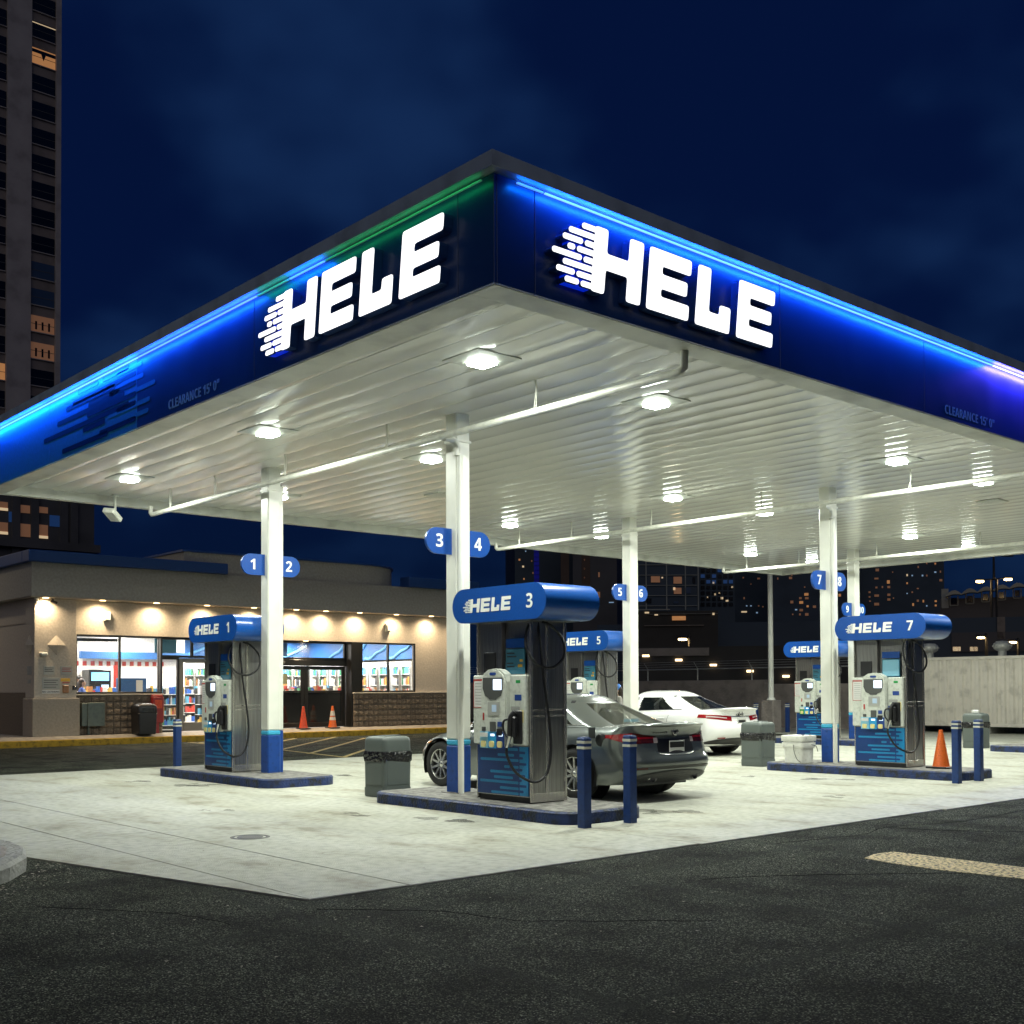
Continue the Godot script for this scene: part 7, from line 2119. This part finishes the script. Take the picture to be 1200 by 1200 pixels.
# ------------------------------------------------------------------ people: one continuous skin meshed from a joined field
func figure(bones: Array, cell: float) -> MB:
	# bones: [a, b, radius a, radius b, colour]
	var lo := Vector3.ONE * 1e9; var hi := -lo
	for b in bones:
		for k in 2:
			var r: float = b[2 + k]
			lo = lo.min(b[k] - Vector3.ONE * r); hi = hi.max(b[k] + Vector3.ONE * r)
	lo -= Vector3.ONE * cell * 2; hi += Vector3.ONE * cell * 2
	var nx := int((hi.x - lo.x) / cell) + 2; var ny := int((hi.y - lo.y) / cell) + 2; var nz := int((hi.z - lo.z) / cell) + 2
	var f := PackedFloat32Array(); f.resize(nx * ny * nz); f.fill(1.0)
	for b in bones:
		var a: Vector3 = b[0]; var d: Vector3 = b[1] - a; var dd := maxf(d.length_squared(), 1e-6)
		var rm: float = maxf(b[2], b[3]) + 0.10
		var l: Vector3 = (a.min(b[1]) - Vector3.ONE * rm - lo) / cell; var h: Vector3 = (a.max(b[1]) + Vector3.ONE * rm - lo) / cell
		for z in range(maxi(0, int(l.z)), mini(nz, int(h.z) + 1)):
			for y in range(maxi(0, int(l.y)), mini(ny, int(h.y) + 1)):
				for x in range(maxi(0, int(l.x)), mini(nx, int(h.x) + 1)):
					var p := lo + Vector3(x, y, z) * cell
					var s := clampf((p - a).dot(d) / dd, 0, 1)
					var v := p.distance_to(a + d * s) - lerpf(b[2], b[3], s)
					var i := x + nx * (y + ny * z)
					var q := f[i]
					var k := 0.035
					var hh := clampf(0.5 + 0.5 * (q - v) / k, 0, 1)
					f[i] = lerpf(q, v, hh) - k * hh * (1 - hh)
	var m := MB.new()
	var id := PackedInt32Array(); id.resize(nx * ny * nz); id.fill(-1)
	for z in nz - 1:
		for y in ny - 1:
			for x in nx - 1:
				var sum := Vector3.ZERO; var n := 0
				var g := Vector3.ZERO
				var vals := []
				for c in 8: vals.append(f[(x + (c & 1)) + nx * ((y + ((c >> 1) & 1)) + ny * (z + (c >> 2)))])
				var neg := 0
				for c in 8: neg += 1 if vals[c] < 0 else 0
				if neg == 0 or neg == 8: continue
				for e in [[0, 1], [2, 3], [4, 5], [6, 7], [0, 2], [1, 3], [4, 6], [5, 7], [0, 4], [1, 5], [2, 6], [3, 7]]:
					var va: float = vals[e[0]]; var vb: float = vals[e[1]]
					if (va < 0) == (vb < 0): continue
					var t := va / (va - vb)
					var pa := Vector3(e[0] & 1, (e[0] >> 1) & 1, e[0] >> 2); var pb := Vector3(e[1] & 1, (e[1] >> 1) & 1, e[1] >> 2)
					sum += pa.lerp(pb, t); n += 1
				for c in 8: g += (Vector3(c & 1, (c >> 1) & 1, c >> 2) - Vector3.ONE * 0.5) * vals[c]
				var p := lo + (Vector3(x, y, z) + sum / n) * cell
				var best := 1e9
				for b in bones:
					var d: Vector3 = b[1] - b[0]
					var s := clampf((p - b[0]).dot(d) / maxf(d.length_squared(), 1e-6), 0, 1)
					var v := p.distance_to(b[0] + d * s) - lerpf(b[2], b[3], s)
					if v < best: best = v; m.col = b[4]
				id[x + nx * (y + ny * z)] = m.vert(p, g)
	for z in range(1, nz - 1):
		for y in range(1, ny - 1):
			for x in range(1, nx - 1):
				var i := x + nx * (y + ny * z)
				var a := f[i]
				for ax in 3:
					var st: int = [1, nx, nx * ny][ax]
					var b := f[i + st]
					if (a < 0) == (b < 0): continue
					var s1: int = [nx, nx * ny, 1][ax]; var s2: int = [nx * ny, 1, nx][ax]
					var q := [id[i - s1 - s2], id[i - s2], id[i], id[i - s1]]
					if q.min() < 0: continue
					if a < 0: m.face(q[0], q[1], q[2]); m.face(q[0], q[2], q[3])
					else: m.face(q[0], q[2], q[1]); m.face(q[0], q[3], q[2])
	return m

func person(label: String, at: Vector3, turn: float, h: float, top: Color, legs: Color, skin: Color, hair: Color, arms := "down", cap := Color(0, 0, 0, 0), long_hair := false, lean := 0.0):
	var t := thing("person", label, "person", at, turn)
	var k := h / 1.7
	var hd := Vector3(lean, 1.56, 0.02) * k
	var b := []
	for s in [-1.0, 1.0]:
		b.append([Vector3(s * 0.10, 0.90, 0) * k, Vector3(s * 0.11, 0.50, 0.015) * k, 0.088 * k, 0.062 * k, legs])
		b.append([Vector3(s * 0.11, 0.50, 0.015) * k, Vector3(s * 0.115, 0.10, -0.01) * k, 0.06 * k, 0.042 * k, legs])
		b.append([Vector3(s * 0.115, 0.05, -0.02) * k, Vector3(s * 0.125, 0.035, 0.14) * k, 0.042 * k, 0.034 * k, Color(0.03, 0.03, 0.03)])
		var sh := Vector3(s * 0.185 + lean * 0.8, 1.37, 0) * k
		var el: Vector3; var wr: Vector3
		if arms == "up":
			el = Vector3(s * 0.36, 1.52, 0.06) * k; wr = Vector3(s * 0.12, 1.63, -0.05) * k
		elif arms == "front":
			el = Vector3(s * 0.25 + lean * 0.5, 1.12, 0.05) * k; wr = Vector3(s * 0.15 + lean, 1.08, 0.28) * k
		else:
			el = Vector3(s * 0.25 + lean * 0.4, 1.10, -0.02) * k; wr = Vector3(s * 0.26, 0.86, 0.06) * k
		b.append([sh, el, 0.055 * k, 0.042 * k, top])
		b.append([el, wr, 0.040 * k, 0.028 * k, skin])
		var hand := (wr - el).normalized()
		b.append([wr + hand * 0.02, wr + hand * 0.085 * k, 0.030 * k, 0.026 * k, skin])
		for j in 4: b.append([wr + hand * 0.09 * k + Vector3(0, 0, 0.016 * (j - 1.5)) * k, wr + hand * (0.165 - 0.012 * abs(j - 1)) * k + Vector3(0, -0.01, 0.018 * (j - 1.5)) * k, 0.009, 0.008, skin])
		b.append([wr + hand * 0.05 * k, wr + hand * 0.10 * k + Vector3(0, 0, 0.05) * k, 0.011, 0.009, skin])
		b.append([hd + Vector3(s * 0.075, -0.005, -0.005) * k, hd + Vector3(s * 0.08, -0.03, -0.005) * k, 0.014 * k, 0.012 * k, skin])
	b.append([Vector3(-0.06, 0.95, 0) * k, Vector3(0.06, 0.95, 0) * k, 0.115 * k, 0.115 * k, legs])
	b.append([Vector3(0, 1.02, 0) * k, Vector3(lean * 0.5, 1.22, 0.01) * k, 0.125 * k, 0.135 * k, top])
	b.append([Vector3(-0.10 + lean * 0.8, 1.32, 0) * k, Vector3(0.10 + lean * 0.8, 1.32, 0) * k, 0.095 * k, 0.095 * k, top])
	b.append([Vector3(lean * 0.85, 1.38, 0) * k, hd - Vector3(0, 0.07, 0.02) * k, 0.055 * k, 0.048 * k, skin])
	b.append([hd + Vector3(0, 0.03, -0.01) * k, hd + Vector3(0, -0.05, 0.025) * k, 0.088 * k, 0.062 * k, skin])
	b.append([hd + Vector3(0, 0.0, 0.08) * k, hd + Vector3(0, -0.025, 0.10) * k, 0.012 * k, 0.015 * k, skin])
	part("body", figure(b, 0.022), M.goods, t)
	var hb := [[hd + Vector3(0, 0.045, -0.025) * k, hd + Vector3(0, 0.0, -0.045) * k, 0.096 * k, 0.085 * k, hair]]
	if long_hair: hb.append([hd + Vector3(0, 0.0, -0.06) * k, hd + Vector3(0, -0.30, -0.09) * k, 0.085 * k, 0.05 * k, hair])
	part("hair", figure(hb, 0.02), M.goods, t)
	if cap.a > 0:
		var cb := [[hd + Vector3(0, 0.065, -0.005) * k, hd + Vector3(0, 0.055, 0.0) * k, 0.10 * k, 0.10 * k, cap], [hd + Vector3(-0.03, 0.055, 0.13) * k, hd + Vector3(0.03, 0.055, 0.13) * k, 0.02, 0.02, cap], [hd + Vector3(0, 0.06, 0.05) * k, hd + Vector3(0, 0.055, 0.15) * k, 0.03, 0.014, cap]]
		part("cap", figure(cb, 0.016), M.goods, t)

func people():
	var skin := Color(0.40, 0.22, 0.14); var dark := Color(0.16, 0.08, 0.05)
	person("person in blue cap and dark top standing beyond pump 5", P(19.35, 18.2, 0.0), -2.2, 1.58, Color(0.35, 0.33, 0.30), Color(0.03, 0.03, 0.05), skin, Color(0.02, 0.015, 0.01), "down", Color(0.03, 0.16, 0.50), true)
	person("person with long dark hair in blue top at the counter behind the left shop window", P(13.15, 34.05, WALK), 1.2, 1.62, Color(0.04, 0.12, 0.50), Color(0.03, 0.03, 0.05), skin, Color(0.03, 0.012, 0.008), "front", Color(0, 0, 0, 0), true)
	person("person in white top serving behind the counter in the left shop window", P(13.55, 35.35, WALK), -1.9, 1.74, Color(0.55, 0.55, 0.54), Color(0.03, 0.03, 0.04), dark, Color(0.01, 0.01, 0.01), "front")
	person("person with hands raised to the head behind the right shop window", P(22.1, 33.6, WALK), 0.4, 1.72, Color(0.30, 0.26, 0.22), Color(0.05, 0.05, 0.06), dark, Color(0.012, 0.01, 0.01), "up")
